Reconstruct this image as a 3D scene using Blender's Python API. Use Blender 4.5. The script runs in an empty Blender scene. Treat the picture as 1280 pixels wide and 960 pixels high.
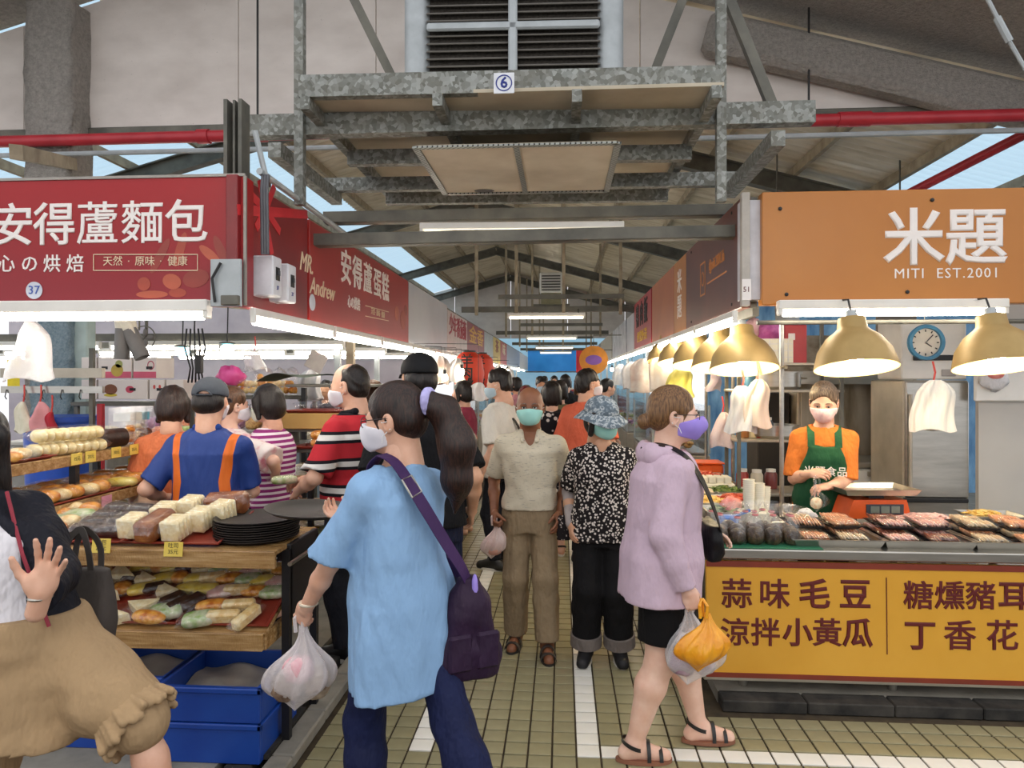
import bpy, math, random
import numpy as np
from mathutils import Vector, Matrix
random.seed(7)
PI = math.pi
SC = bpy.context.scene
COL = SC.collection
# ---------------------------------------------------------------- camera
F, CX, HY, CH, YAW = 890.0, 640.0, 472.0, 1.68, math.atan((703 - 640) / 890.0)
cam = bpy.data.cameras.new('camera')
camo = bpy.data.objects.new('camera', cam)
COL.objects.link(camo)
cam.sensor_fit = 'HORIZONTAL'
cam.sensor_width = 36.0
cam.lens = 36.0 * F / 1280.0
cam.shift_y = -(480 - HY) / 1280.0
cam.clip_start = 0.05
cam.clip_end = 300
camo.location = (0, 0, CH)
camo.rotation_euler = (PI / 2, 0, YAW)
SC.camera = camo
# ---------------------------------------------------------------- sky, exposure
w = bpy.data.worlds.new('world')
SC.world = w
w.use_nodes = True
bg = w.node_tree.nodes['Background']
bg.inputs[0].default_value = (0.95, 0.96, 1.0, 1)
bg.inputs[1].default_value = 0.86
SC.view_settings.view_transform = 'Standard'
SC.view_settings.look = 'None'
SC.view_settings.gamma = 1
SC.view_settings.use_curve_mapping = False
SC.view_settings.exposure = 0.47
SC.cycles.max_bounces = 6
SC.cycles.transparent_max_bounces = 12
SC.cycles.use_denoising = True
SC.cycles.sample_clamp_indirect = 4
TUBE_E = 20.0


# ---------------------------------------------------------------- pixel -> world helpers
_s, _c = math.sin(YAW), math.cos(YAW)


def ray(px, py):
    a, b = (px - CX) / F, (HY - py) / F
    return Vector((-_s + _c * a, _c + _s * a, b))


def aY(px, py, Y):
    d = ray(px, py)
    t = Y / d.y
    return Vector((d.x * t, Y, CH + d.z * t))


def aX(px, py, X):
    d = ray(px, py)
    t = X / d.x
    return Vector((X, d.y * t, CH + d.z * t))


def aZ(px, py, Z):
    d = ray(px, py)
    t = (Z - CH) / d.z
    return Vector((d.x * t, d.y * t, Z))


def xat(px, Y):
    return aY(px, 472, Y).x


def zat(py, Y, px=640):
    return aY(px, py, Y).z


# ---------------------------------------------------------------- materials
MATS = {}


def _rgb(c):
    if isinstance(c, str):
        c = c.lstrip('#')
        v = [int(c[i:i + 2], 16) / 255 for i in (0, 2, 4)]
        return tuple(((x / 12.92) if x <= 0.04045 else ((x + 0.055) / 1.055) ** 2.4) for x in v)
    return tuple(c)


class NT:
    def __init__(s, m):
        s.t = m.node_tree
        s.n = s.t.nodes
        s.b = s.n['Principled BSDF']

    def new(s, kind, **kw):
        n = s.n.new(kind)
        for k, v in kw.items():
            if k.startswith('i_'):
                n.inputs[k[2:].replace('_', ' ')].default_value = v
            else:
                setattr(n, k, v)
        return n

    def link(s, a, b):
        s.t.links.new(a, b)

    def coord(s, scale=(1, 1, 1), kind='Object', rot=(0, 0, 0)):
        tc = s.new('ShaderNodeTexCoord')
        mp = s.new('ShaderNodeMapping')
        mp.inputs['Scale'].default_value = scale
        mp.inputs['Rotation'].default_value = rot
        s.link(tc.outputs[kind], mp.inputs[0])
        return mp.outputs[0]

    def math(s, op, a, b=None, c=None):
        n = s.new('ShaderNodeMath', operation=op)
        for i, v in enumerate((a, b, c)):
            if v is None:
                continue
            if isinstance(v, (int, float)):
                n.inputs[i].default_value = v
            else:
                s.link(v, n.inputs[i])
        return n.outputs[0]

    def ramp(s, fac, stops, interp='LINEAR'):
        r = s.new('ShaderNodeValToRGB')
        cr = r.color_ramp
        cr.interpolation = interp
        while len(cr.elements) > 1:
            cr.elements.remove(cr.elements[-1])
        for i, (p, c) in enumerate(stops):
            e = cr.elements[0] if i == 0 else cr.elements.new(p)
            e.position = p
            e.color = (*_rgb(c), 1)
        s.link(fac, r.inputs[0])
        return r.outputs[0]

    def mix(s, fac, a, b, blend='MIX'):
        n = s.new('ShaderNodeMix', data_type='RGBA', blend_type=blend)
        for i, v in ((0, fac), (6, a), (7, b)):
            if isinstance(v, (int, float)):
                n.inputs[i].default_value = v
            elif isinstance(v, (tuple, str)):
                n.inputs[i].default_value = (*_rgb(v), 1)
            else:
                s.link(v, n.inputs[i])
        return n.outputs[2]

    def sep(s, v):
        n = s.new('ShaderNodeSeparateXYZ')
        s.link(v, n.inputs[0])
        return n.outputs

    def noise(s, vec, scale=5, detail=3, rough=0.55):
        n = s.new('ShaderNodeTexNoise')
        n.inputs['Scale'].default_value = scale
        n.inputs['Detail'].default_value = detail
        n.inputs['Roughness'].default_value = rough
        s.link(vec, n.inputs['Vector'])
        return n.outputs['Fac']

    def color(s, c):
        s.link(c, s.b.inputs['Base Color'])

    def bump(s, h, strength=0.3, dist=0.01):
        b = s.new('ShaderNodeBump')
        b.inputs['Strength'].default_value = strength
        b.inputs['Distance'].default_value = dist
        s.link(h, b.inputs['Height'])
        s.link(b.outputs[0], s.b.inputs['Normal'])


def mat(name, c=(0.5, 0.5, 0.5), rough=0.6, metal=0.0, var=0.12, scale=8, bump=0.0, bscale=60, alpha=1.0, emit=None, es=1.0,
        sub=0.0, trans=0.0, c2=None, stretch=(1, 1, 1), spec=0.5, coat=0.0, detail=4):
    """base colour with procedural variation (or blend to c2), optional bump"""
    if name in MATS:
        return MATS[name]
    m = bpy.data.materials.new(name)
    m.use_nodes = True
    t = NT(m)
    c = _rgb(c)
    b = t.b
    b.inputs['Base Color'].default_value = (*c, 1)
    b.inputs['Roughness'].default_value = rough
    b.inputs['Metallic'].default_value = metal
    b.inputs['Specular IOR Level'].default_value = spec
    if coat:
        b.inputs['Coat Weight'].default_value = coat
    if alpha < 1:
        b.inputs['Alpha'].default_value = alpha
    if trans:
        b.inputs['Transmission Weight'].default_value = trans
    if sub:
        b.inputs['Subsurface Weight'].default_value = sub
        b.inputs['Subsurface Radius'].default_value = (0.02, 0.008, 0.005)
        b.inputs['Subsurface Scale'].default_value = 0.3
    if emit is not None:
        b.inputs['Emission Color'].default_value = (*_rgb(emit), 1)
        b.inputs['Emission Strength'].default_value = es
    if var or c2 is not None:
        v = t.coord(stretch)
        n = t.noise(v, scale, detail)
        if c2 is None:
            lo = tuple(max(0, x * (1 - var)) for x in c)
            hi = tuple(min(1, x * (1 + var)) for x in c)
        else:
            lo, hi = c, _rgb(c2)
        t.color(t.ramp(n, [(0.32, lo), (0.68, hi)]))
    if bump:
        v2 = t.coord(stretch)
        t.bump(t.noise(v2, bscale, 3), bump, 0.004)
    MATS[name] = m
    return m


def nmat(name, fn, rough=0.7, metal=0.0, spec=0.4):
    """material whose node tree is finished by fn(NT)"""
    if name in MATS:
        return MATS[name]
    m = bpy.data.materials.new(name)
    m.use_nodes = True
    t = NT(m)
    t.b.inputs['Roughness'].default_value = rough
    t.b.inputs['Metallic'].default_value = metal
    t.b.inputs['Specular IOR Level'].default_value = spec
    fn(t)
    MATS[name] = m
    return m


def film(name, c=(0.95, 0.95, 0.95), vis=0.16, rough=0.18, bump=0.6, bscale=45, milky=0.0):
    """thin clear or milky plastic film: transparent, plus a glossy / diffuse share"""
    if name in MATS:
        return MATS[name]
    m = bpy.data.materials.new(name)
    m.use_nodes = True
    t = NT(m)
    b = t.b
    b.inputs['Base Color'].default_value = (*_rgb(c), 1)
    b.inputs['Roughness'].default_value = rough
    b.inputs['Specular IOR Level'].default_value = 0.9
    tr = t.new('ShaderNodeBsdfTransparent')
    mx = t.new('ShaderNodeMixShader')
    fr = t.new('ShaderNodeLayerWeight')
    fr.inputs[0].default_value = 0.35
    v = t.coord()
    n = t.noise(v, bscale, 4)
    bp = t.new('ShaderNodeBump')
    bp.inputs['Strength'].default_value = bump
    bp.inputs['Distance'].default_value = 0.01
    t.link(n, bp.inputs['Height'])
    t.link(bp.outputs[0], b.inputs['Normal'])
    t.link(bp.outputs[0], fr.inputs['Normal'])
    surf = b.outputs[0]
    if milky < .3:
        gl = t.new('ShaderNodeBsdfGlossy')
        gl.inputs['Color'].default_value = (*_rgb(c), 1)
        gl.inputs['Roughness'].default_value = rough
        t.link(bp.outputs[0], gl.inputs['Normal'])
        surf = gl.outputs[0]
    f = t.math('MULTIPLY_ADD', fr.outputs['Facing'], 0.14 + milky * 0.5, vis)
    f = t.math('MULTIPLY_ADD', t.math('POWER', n, 5.0), 0.75 * (1 - milky), f)
    f = t.math('MINIMUM', f, 0.95)
    t.link(f, mx.inputs[0])
    t.link(tr.outputs[0], mx.inputs[1])
    t.link(surf, mx.inputs[2])
    t.link(mx.outputs[0], t.n['Material Output'].inputs['Surface'])
    MATS[name] = m
    return m


# ---------------------------------------------------------------- mesh builder
class MB:
    def __init__(s):
        s.v, s.f, s.mi, s.cur = [], [], [], 0

    def add(s, vs, fs):
        o = len(s.v)
        s.v.extend([tuple(p) for p in vs])
        s.f.extend([tuple(i + o for i in f) for f in fs])
        s.mi.extend([s.cur] * len(fs))
        return s

    def box(s, c, d, bev=0.0, R=None):
        c = Vector(c)
        hx, hy, hz = d[0] / 2, d[1] / 2, d[2] / 2
        bev = min(bev, hx * .9, hy * .9, hz * .9)
        if bev <= 0:
            vs = [Vector((x, y, z)) for x in (-hx, hx) for y in (-hy, hy) for z in (-hz, hz)]
            fs = [(0, 1, 3, 2), (4, 6, 7, 5), (0, 4, 5, 1), (2, 3, 7, 6), (0, 2, 6, 4), (1, 5, 7, 3)]
        else:
            vs, idx = [], {}
            for sx in (-1, 1):
                for sy in (-1, 1):
                    for sz in (-1, 1):
                        for ax in range(3):
                            p = [sx * (hx - bev), sy * (hy - bev), sz * (hz - bev)]
                            p[ax] += (sx, sy, sz)[ax] * bev
                            idx[(sx, sy, sz, ax)] = len(vs)
                            vs.append(Vector(p))
            fs = []
            for ax in range(3):
                u, v = [(1, 2), (2, 0), (0, 1)][ax]
                for sg in (-1, 1):
                    q = []
                    for a, b in ((-1, -1), (1, -1), (1, 1), (-1, 1)):
                        k = [0, 0, 0]
                        k[ax], k[u], k[v] = sg, a, b
                        q.append(idx[(*k, ax)])
                    fs.append(tuple(q if sg > 0 else q[::-1]))
            for ax in range(3):
                u, v = [(1, 2), (2, 0), (0, 1)][ax]
                for a in (-1, 1):
                    for b in (-1, 1):
                        k0, k1 = [0, 0, 0], [0, 0, 0]
                        k0[ax], k0[u], k0[v] = -1, a, b
                        k1[ax], k1[u], k1[v] = 1, a, b
                        q = [idx[(*k0, u)], idx[(*k1, u)], idx[(*k1, v)], idx[(*k0, v)]]
                        fs.append(tuple(q if a * b < 0 else q[::-1]))
            for sx in (-1, 1):
                for sy in (-1, 1):
                    for sz in (-1, 1):
                        q = [idx[(sx, sy, sz, i)] for i in range(3)]
                        fs.append(tuple(q if sx * sy * sz > 0 else q[::-1]))
        if R is not None:
            vs = [R @ p for p in vs]
        return s.add([p + c for p in vs], fs)

    def bar(s, a, b, w, h, up=(0, 0, 1), bev=0.0):
        """box beam from a to b, w wide (sideways), h tall"""
        a, b = Vector(a), Vector(b)
        d = b - a
        L = d.length
        y = d.normalized()
        up = Vector(up)
        if abs(y.dot(up)) > 0.98:
            up = Vector((0, 1, 0))
        x = y.cross(up).normalized()
        z = x.cross(y)
        R = Matrix((x, y, z)).transposed()
        return s.box((a + b) / 2, (w, L, h), bev, R)

    def tube(s, pts, r, n=8, closed=False, caps=True, flat=1.0):
        pts = [Vector(p) for p in pts]
        m = len(pts)
        rs = r if isinstance(r, (list, tuple)) else [r] * m
        T = []
        for i in range(m):
            a = pts[(i - 1) % m] if (closed or i > 0) else pts[i]
            b = pts[(i + 1) % m] if (closed or i < m - 1) else pts[i]
            t = (b - a)
            T.append(t.normalized() if t.length > 1e-9 else Vector((0, 0, 1)))
        ref = Vector((0, 0, 1)) if abs(T[0].z) < 0.9 else Vector((1, 0, 0))
        nx = T[0].cross(ref).normalized()
        vs = []
        for i in range(m):
            nx = (nx - T[i] * nx.dot(T[i]))
            nx = nx.normalized() if nx.length > 1e-9 else T[i].orthogonal().normalized()
            ny = T[i].cross(nx)
            for k in range(n):
                a = 2 * PI * k / n
                vs.append(pts[i] + nx * (math.cos(a) * rs[i]) + ny * (math.sin(a) * rs[i] * flat))
        fs = []
        for i in range(m if closed else m - 1):
            j = (i + 1) % m
            for k in range(n):
                l = (k + 1) % n
                fs.append((i * n + k, i * n + l, j * n + l, j * n + k))
        if caps and not closed:
            fs.append(tuple(range(n - 1, -1, -1)))
            fs.append(tuple((m - 1) * n + k for k in range(n)))
        return s.add(vs, fs)

    def lathe(s, prof, n=24, c=(0, 0, 0), R=None, sx=1, sy=1):
        """prof: list of (r, z); closed where r is 0"""
        c = Vector(c)
        vs, fs, ring = [], [], []
        for (r, z) in prof:
            if r < 1e-6:
                ring.append([len(vs)])
                vs.append(Vector((0, 0, z)))
            else:
                ring.append(list(range(len(vs), len(vs) + n)))
                vs += [Vector((sx * r * math.cos(2 * PI * k / n), sy * r * math.sin(2 * PI * k / n), z)) for k in range(n)]
        for a, b in zip(ring, ring[1:]):
            for k in range(n):
                l = (k + 1) % n
                if len(a) == 1 and len(b) == 1:
                    continue
                if len(a) == 1:
                    fs.append((a[0], b[l], b[k]))
                elif len(b) == 1:
                    fs.append((a[k], a[l], b[0]))
                else:
                    fs.append((a[k], a[l], b[l], b[k]))
        if R is not None:
            vs = [R @ p for p in vs]
        return s.add([p + c for p in vs], fs)

    def prism(s, pts, z0, z1, M=None):
        """polygon pts (x,y) extruded z0..z1, then M"""
        n = len(pts)
        vs = [Vector((p[0], p[1], z)) for z in (z0, z1) for p in pts]
        fs = [tuple(range(n - 1, -1, -1)), tuple(range(n, 2 * n))]
        fs += [(i, (i + 1) % n, n + (i + 1) % n, n + i) for i in range(n)]
        if M is not None:
            vs = [M @ p for p in vs]
        return s.add(vs, fs)

    def grid(s, fn, nu, nv, cu=False):
        vs = [fn(i / (nu if cu else nu - 1), j / (nv - 1)) for j in range(nv) for i in range(nu)]
        fs = []
        for j in range(nv - 1):
            for i in range(nu if cu else nu - 1):
                k = (i + 1) % nu
                fs.append((j * nu + i, j * nu + k, (j + 1) * nu + k, (j + 1) * nu + i))
        return s.add(vs, fs)

    def blob(s, c, r, n=10, m=6, R=None, p=1.0, jit=0.0):
        """superellipsoid-like blob"""
        c = Vector(c)
        sg = lambda v: math.copysign(abs(v) ** p, v)
        vs = [Vector((0, 0, -r[2]))]
        for j in range(1, m):
            ph = -PI / 2 + PI * j / m
            for i in range(n):
                th = 2 * PI * i / n
                k = 1 + (random.random() - .5) * jit
                vs.append(Vector((r[0] * sg(math.cos(ph)) * sg(math.cos(th)) * k, r[1] * sg(math.cos(ph)) * sg(math.sin(th)) * k,
                                  r[2] * sg(math.sin(ph)) * k)))
        vs.append(Vector((0, 0, r[2])))
        fs = [(0, 1 + (i + 1) % n, 1 + i) for i in range(n)]
        for j in range(m - 2):
            for i in range(n):
                a, b = 1 + j * n + i, 1 + j * n + (i + 1) % n
                fs.append((a, b, b + n, a + n))
        t = len(vs) - 1
        o = 1 + (m - 2) * n
        fs += [(o + i, o + (i + 1) % n, t) for i in range(n)]
        if R is not None:
            vs = [R @ q for q in vs]
        return s.add([q + c for q in vs], fs)

    def mesh(s, name, mats, smooth=False):
        me = bpy.data.meshes.new(name)
        me.from_pydata(s.v, [], s.f)
        for m in (mats if isinstance(mats, (list, tuple)) else [mats]):
            me.materials.append(m)
        if any(s.mi):
            me.polygons.foreach_set('material_index', s.mi)
        if smooth:
            me.polygons.foreach_set('use_smooth', [True] * len(me.polygons))
            if smooth != 2:
                try:
                    me.set_sharp_from_angle(angle=math.radians(40))
                except Exception:
                    pass
        me.update()
        return me

    def build(s, name, mats, parent=None, smooth=False, loc=None, rz=0.0):
        o = bpy.data.objects.new(name, s.mesh(name, mats, smooth))
        COL.objects.link(o)
        o.parent = parent
        if loc is not None:
            o.location = loc
        if rz:
            o.rotation_euler = (0, 0, rz)
        return o


def tag(o, label=None, cat=None, group=None, kind=None):
    if label:
        o['label'] = label
    if cat:
        o['category'] = cat
    if group:
        o['group'] = group
    if kind:
        o['kind'] = kind
    return o


def thing(name, label=None, cat=None, loc=(0, 0, 0), rz=0.0, group=None, kind=None):
    o = bpy.data.objects.new(name, None)
    o.empty_display_size = 0.1
    COL.objects.link(o)
    o.location = loc
    o.rotation_euler = (0, 0, rz)
    return tag(o, label, cat, group, kind)


def inst(name, me, parent=None, loc=(0, 0, 0), rot=(0, 0, 0), sc=(1, 1, 1)):
    o = bpy.data.objects.new(name, me)
    COL.objects.link(o)
    o.parent = parent
    o.location = loc
    o.rotation_euler = rot
    o.scale = sc
    return o


def dup(root, loc=None, rz=None, label=None, group=None, sc=None):
    r = root.copy()
    COL.objects.link(r)
    if loc is not None:
        r.location = loc
    if rz is not None:
        r.rotation_euler = (0, 0, rz)
    if sc is not None:
        r.scale = sc
    tag(r, label, None, group)
    for ch in list(root.children):
        c = ch.copy()
        COL.objects.link(c)
        c.parent = r
        for g in ch.children:
            d = g.copy()
            COL.objects.link(d)
            d.parent = c
    return r


def lettering(s, size, m, parent, loc, rot, name='lettering', align='CENTER', off=0.0, ext=0.0015, sx=1.0, shear=0.0, space=1.0):
    """flat print as a thin mesh; rot = euler of the text plane"""
    cu = bpy.data.curves.new(name, 'FONT')
    cu.body = s
    cu.size = size
    cu.align_x = align
    cu.align_y = 'CENTER'
    cu.extrude = ext
    cu.bevel_depth = off
    cu.bevel_resolution = 0
    cu.shear = shear
    cu.space_character = space
    cu.resolution_u = 2
    to = bpy.data.objects.new(name, cu)
    COL.objects.link(to)
    dg = bpy.context.evaluated_depsgraph_get()
    me = bpy.data.meshes.new_from_object(to.evaluated_get(dg))
    bpy.data.objects.remove(to)
    bpy.data.curves.remove(cu)
    me.materials.clear()
    me.materials.append(m)
    o = inst(name, me, parent, loc, rot, (sx, 1, 1))
    return o


ORD = ['first', 'second', 'third', 'fourth', 'fifth', 'sixth', 'seventh', 'eighth', 'ninth']
ROW = ['front', 'second', 'third', 'fourth', 'fifth', 'sixth']
RF = (PI / 2, 0, 0)            # text that faces the camera side (-Y)
# ---------------------------------------------------------------- shared materials


def galv(t):
    v = t.coord((1, 1, 1), 'Generated')
    tc = t.new('ShaderNodeTexCoord')
    geo = t.new('ShaderNodeNewGeometry')
    vo = t.new('ShaderNodeTexVoronoi')
    vo.inputs['Scale'].default_value = 42
    t.link(geo.outputs['Position'], vo.inputs['Vector'])
    n = t.noise(geo.outputs['Position'], 9, 4)
    s = t.sep(vo.outputs['Color'])
    c = t.ramp(s[0], [(0.0, '#5f635f'), (0.5, '#7d827e'), (1.0, '#a6aba8')])
    c = t.mix(t.math('MULTIPLY', n, 0.5), c, '#7a6f5c')
    t.color(c)
    t.b.inputs['Metallic'].default_value = 0.35


GALV = nmat('galvanised_steel', galv, 0.5, 0.35)
STEEL_DK = mat('painted_dark_steel', '#57564f', 0.55, 0.3, c2='#767368', scale=5)
STEEL_BR = mat('dusty_brown_steel', '#8a7c66', 0.65, 0.1, c2='#b0a288', scale=6)
STAIN = mat('stainless_steel', '#b9b5ac', 0.28, 0.9, var=0.12, scale=4, stretch=(1, 1, 6))
STAIN_D = mat('worn_stainless_steel', '#a39a8a', 0.4, 0.6, c2='#c6bdac', scale=3)
WHITE_E = mat('white_enamel', '#dedbd3', 0.4, c2='#efece4', scale=3)
ALUW = mat('grey_aluminium', '#aab0b2', 0.45, 0.15)
BLACK = mat('black_plastic', '#1b1a1a', 0.45)
REDP = mat('red_pipe_paint', '#a5212c', 0.4, c2='#b9303a', scale=4)
GROUT = mat('dark_grout', '#33291b', 0.9, c2='#4a3e2b', scale=14)
TILE_O = mat('olive_floor_tile', '#8a8465', 0.3, c2='#9f9876', scale=5, bump=0.05, bscale=30)
TILE_W = mat('white_floor_tile', '#e9e6da', 0.35, c2='#f6f3ea', scale=4)
CONC = mat('concrete', '#77736a', 0.85, c2='#918c80', scale=7, bump=0.3, bscale=40)
CONC_DK = mat('stained_shaded_concrete', '#141311', 0.8, c2='#3f3b35', scale=9, bump=0.3, bscale=50)  # black stains, with the shade of the counter recess darkened into the colour
SPRAY = nmat('sprayed_insulation', lambda t: (t.color(t.ramp(t.noise(t.coord(), 30, 5, 0.7), [(0.3, '#a39d95'), (0.7, '#cbc5bc')])),
                                              t.bump(t.noise(t.coord((1, 1, 1.6)), 38, 4, 0.7), 1.0, 0.05)), 0.95)
WALLW = nmat('stained_white_board', lambda t: (t.color(t.mix(t.ramp(t.noise(t.coord(), 55, 2), [(0.70, (0, 0, 0)), (0.74, (.45, .45, .45))]),
             t.ramp(t.noise(t.coord((1, 1, 2)), 1.6, 5), [(0.3, '#cdc4bc'), (0.7, '#e6ded6')]), '#6a6058'))), 0.85)
ROOFM = nmat('corrugated_roof_metal', lambda t: t.color(t.ramp(t.noise(t.coord((.5, 3, 1)), 3, 4), [(0.25, '#c4b598'), (0.55, '#e8dcc4'), (0.8, '#f8f0e0')])), 0.3, 0.15)
SKYL = nmat('translucent_blue_sheet', lambda t: (t.color(t.ramp(t.noise(t.coord((.3, 2, 1)), 2, 3), [(0.3, '#b4d4ea'), (0.7, '#d8ecf6')]))), 0.4)
_b = SKYL.node_tree.nodes['Principled BSDF']
_t = NT(SKYL)
_tl = _t.new('ShaderNodeBsdfTranslucent')
_tl.inputs[0].default_value = (0.62, 0.84, 0.97, 1)
_mx = _t.new('ShaderNodeMixShader')
_mx.inputs[0].default_value = 0.8
_t.link(_b.outputs[0], _mx.inputs[1])
_t.link(_tl.outputs[0], _mx.inputs[2])
_t.link(_mx.outputs[0], SKYL.node_tree.nodes['Material Output'].inputs['Surface'])
TUBE = mat('lit_tube', '#ffffff', 0.4, var=0, emit=(1.0, 0.93, 0.80), es=TUBE_E)
TUBE_DIM = mat('aisle_tube', '#ffffff', 0.4, var=0, emit=(1.0, 0.90, 0.70), es=2.0)
BULB = mat('lit_bulb', '#ffffff', 0.4, var=0, emit=(1.0, 0.84, 0.56), es=75)

# ---------------------------------------------------------------- floor, tile by tile
PX_, PY_ = 0.108, 0.106
fl = MB().box((0, 15, -0.052), (26, 44, 0.1)).build('floor', GROUT)
tag(fl, 'olive square tiled market floor with white tile lines', 'floor', kind='structure')
tm = {}
for k, m in (('o', TILE_O), ('w', TILE_W)):
    tm[k] = MB().box((0, 0, 0.0005), (PX_ - .009, PY_ - .012, 0.009), 0.0015).mesh('tile', m)
ROW_W = round((3.235 - 3.0) / PY_)
near, far = [], {'o': MB(), 'w': MB()}
for j in range(-6, 250):
    for i in range(-9, 32):
        x, y = -0.64 + i * PX_, 3.0 + j * PY_
        if x < -1.13 and y > 2.9:
            continue
        if y > 3.58 and x > 0.74:
            continue
        if y < 3.0 and not (-1.2 < x < 2.4):
            continue
        k = 'w' if ((i in (0, 7) and y > 3.2) or (j == ROW_W and i >= 7)) else 'o'
        p = (x, y)
        vis = -40 < 703 + 890 * x / max(y, .1) < 1300 and y > 3.02
        (near.append((y, x, k)) if vis else far[k].box((x, y, 0.0005), (PX_ - .009, PY_ - .012, 0.009)))
near.sort()
for n, (y, x, k) in enumerate(near):
    if n < 300:
        inst('tile', tm[k], fl, (x, y, random.uniform(-.0004, .0006)), (random.uniform(-.004, .004), random.uniform(-.004, .004), 0))
    else:
        far[k].box((x, y, 0.0005), (PX_ - .009, PY_ - .012, 0.009))
for k, m in (('o', TILE_O), ('w', TILE_W)):
    tag(far[k].build('tile_field', m, fl), kind='stuff')

# raised kerbs that carry the stalls
kr = thing('kerb_right', 'stained concrete kerb under the yellow counter', 'kerb', (0, 0, 0), kind='structure')
xs = [0.80, 1.22, 1.64, 2.06, 2.48, 2.90, 3.32]
for a, b in zip(xs, xs[1:]):
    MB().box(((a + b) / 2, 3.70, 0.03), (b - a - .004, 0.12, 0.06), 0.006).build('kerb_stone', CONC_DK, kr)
MB().box((4.4, 9.8, 0.03), (7.2, 12.1, 0.06)).build('platform', CONC, kr)
kl = thing('kerb_left', 'worn concrete kerb and drain edge under the bakery table', 'kerb', (0, 0, 0), kind='structure')
for j in range(6):
    y = 2.35 + j * 0.42
    MB().box((-1.20, y, 0.03), (0.10, 0.412, 0.06), 0.008).build('kerb_stone', CONC, kl)
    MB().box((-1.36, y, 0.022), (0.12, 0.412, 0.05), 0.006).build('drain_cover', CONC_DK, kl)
MB().box((-6.3, 9.5, 0.025), (9.7, 14.2, 0.05)).build('platform', CONC, kl)

# ---------------------------------------------------------------- roof


def roof_z(x):
    return 5.26 - .27 * x if x > -2 else 5.8 + .27 * (x + 2)


rf = thing('roof', 'corrugated metal market roof on brown steel rafters', 'roof', kind='structure')


def sheet(name, x0, x1, y0, y1, m, per=0.15, amp=0.022, dz=0.0):
    n = max(2, int((y1 - y0) / per) * 4)
    return MB().grid(lambda u, v: Vector((x0 + (x1 - x0) * u, y0 + (y1 - y0) * v,
                                          roof_z(x0 + (x1 - x0) * u) + dz + amp * math.sin(2 * PI * (y0 + (y1 - y0) * v) / per))), 2, n).build(name, m, rf, smooth=2)


for y0, y1 in ((6.3, 9.5), (9.5, 15.5), (15.5, 21.5), (21.5, 27.6)):
    sheet('roof_sheet', -2, 4.1, y0, y1, ROOFM)
    sheet('roof_sheet', -4.3, -2, y0, y1, ROOFM)
    sheet('skylight_sheet', -9, -4.3, y0, y1, SKYL, dz=.03)
    sheet('skylight_sheet', 4.1, 7.2, y0, y1, SKYL, dz=.03)
sheet('ceiling_lining', -2, 6.5, 4.75, 6.3, SPRAY, amp=0.004, per=.5)
sheet('ceiling_lining', -9, -2, 4.75, 6.3, SPRAY, amp=0.004, per=.5)
for x in (-8, -7, -6, -5, -4, -3, -2, -1, 0, 1.0, 2.0, 3.0, 4.0, 5.0, 6.0):
    MB().bar((x, 6.3, roof_z(x) - .1), (x, 27.5, roof_z(x) - .1), 0.06, 0.12).build('purlin', STEEL_BR, rf)
for y in (9.5, 15.5, 21.5, 27.3):
    for x0, x1 in ((-2, 7), (-2, -9)):
        a, b = Vector((x0, y, roof_z(x0) - .28)), Vector((x1, y, roof_z(x1) - .28))
        mb = MB().bar(a, b, 0.02, 0.22)
        for dz in (-.11, .11):
            mb.bar(a + Vector((0, 0, dz)), b + Vector((0, 0, dz)), 0.14, 0.018)
        mb.build('rafter', STEEL_DK, rf)

# upper wall of painted boards at Y = 6.2, with sprayed column and beam
WY = 6.2
wu = thing('wall_upper', 'white board wall above the aisle with dark joints', 'wall', kind='structure')
edges = [-420, 30, 298, 470, 640, 800, 953, 1188, 1330]
for a, b in zip(edges, edges[1:]):
    x0, x1 = xat(a, WY) + .004, xat(b, WY) - .004
    pts = [(x0, 3.94), (x1, 3.94), (x1, roof_z(x1) - .1)]
    if x0 < -2 < x1:
        pts.append((-2, roof_z(-2) - .1))
    pts.append((x0, roof_z(x0) - .1))
    M = Matrix.Translation((0, WY + .03, 0)) @ Matrix.Rotation(PI / 2, 4, 'X')
    MB().prism(pts, 0, 0.03, M).build('panel', WALLW, wu)
MB().box((0, WY + .02, 3.89), (14, 0.10, 0.12), .01).build('beam', STEEL_DK, wu)
MB().bar((1.2, WY - .12, roof_z(1.2) - .36), (6, WY - .12, roof_z(6) - .36), .22, .34, bev=.05).build('sprayed_beam', SPRAY, wu)


def rough_col(name, x0, x1, y0, y1, z0, z1, parent, m=SPRAY):
    random.seed(3)
    n = 40
    mb = MB()

    def fn(u, v):
        k = int(u * 4 + 1e-6) % 4
        f = u * 4 - int(u * 4 + 1e-6)
        P = [(x0, y0), (x1, y0), (x1, y1), (x0, y1)]
        a, b = P[k], P[(k + 1) % 4]
        return Vector((a[0] + (b[0] - a[0]) * f + random.uniform(-.012, .012), a[1] + (b[1] - a[1]) * f + random.uniform(-.012, .012), z0 + (z1 - z0) * v))
    mb.grid(fn, 24, n, True)
    return mb.build(name, m, parent, smooth=2)


cx0, cx1 = xat(36, WY - .2), xat(94, WY - .2)
rough_col('column', cx0, cx1, WY - .25, WY + .05, 0.02, 5.0, wu)
SPRAY_B = nmat('sprayed_column_pale_blue', lambda t: (t.color(t.ramp(t.noise(t.coord(), 40, 5, 0.7), [(0.3, '#7d97a6'), (0.7, '#b5c8d0')])),
                                                      t.bump(t.noise(t.coord((1, 1, 1.6)), 60, 4, 0.7), 1.0, 0.03)), 0.95)

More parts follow.
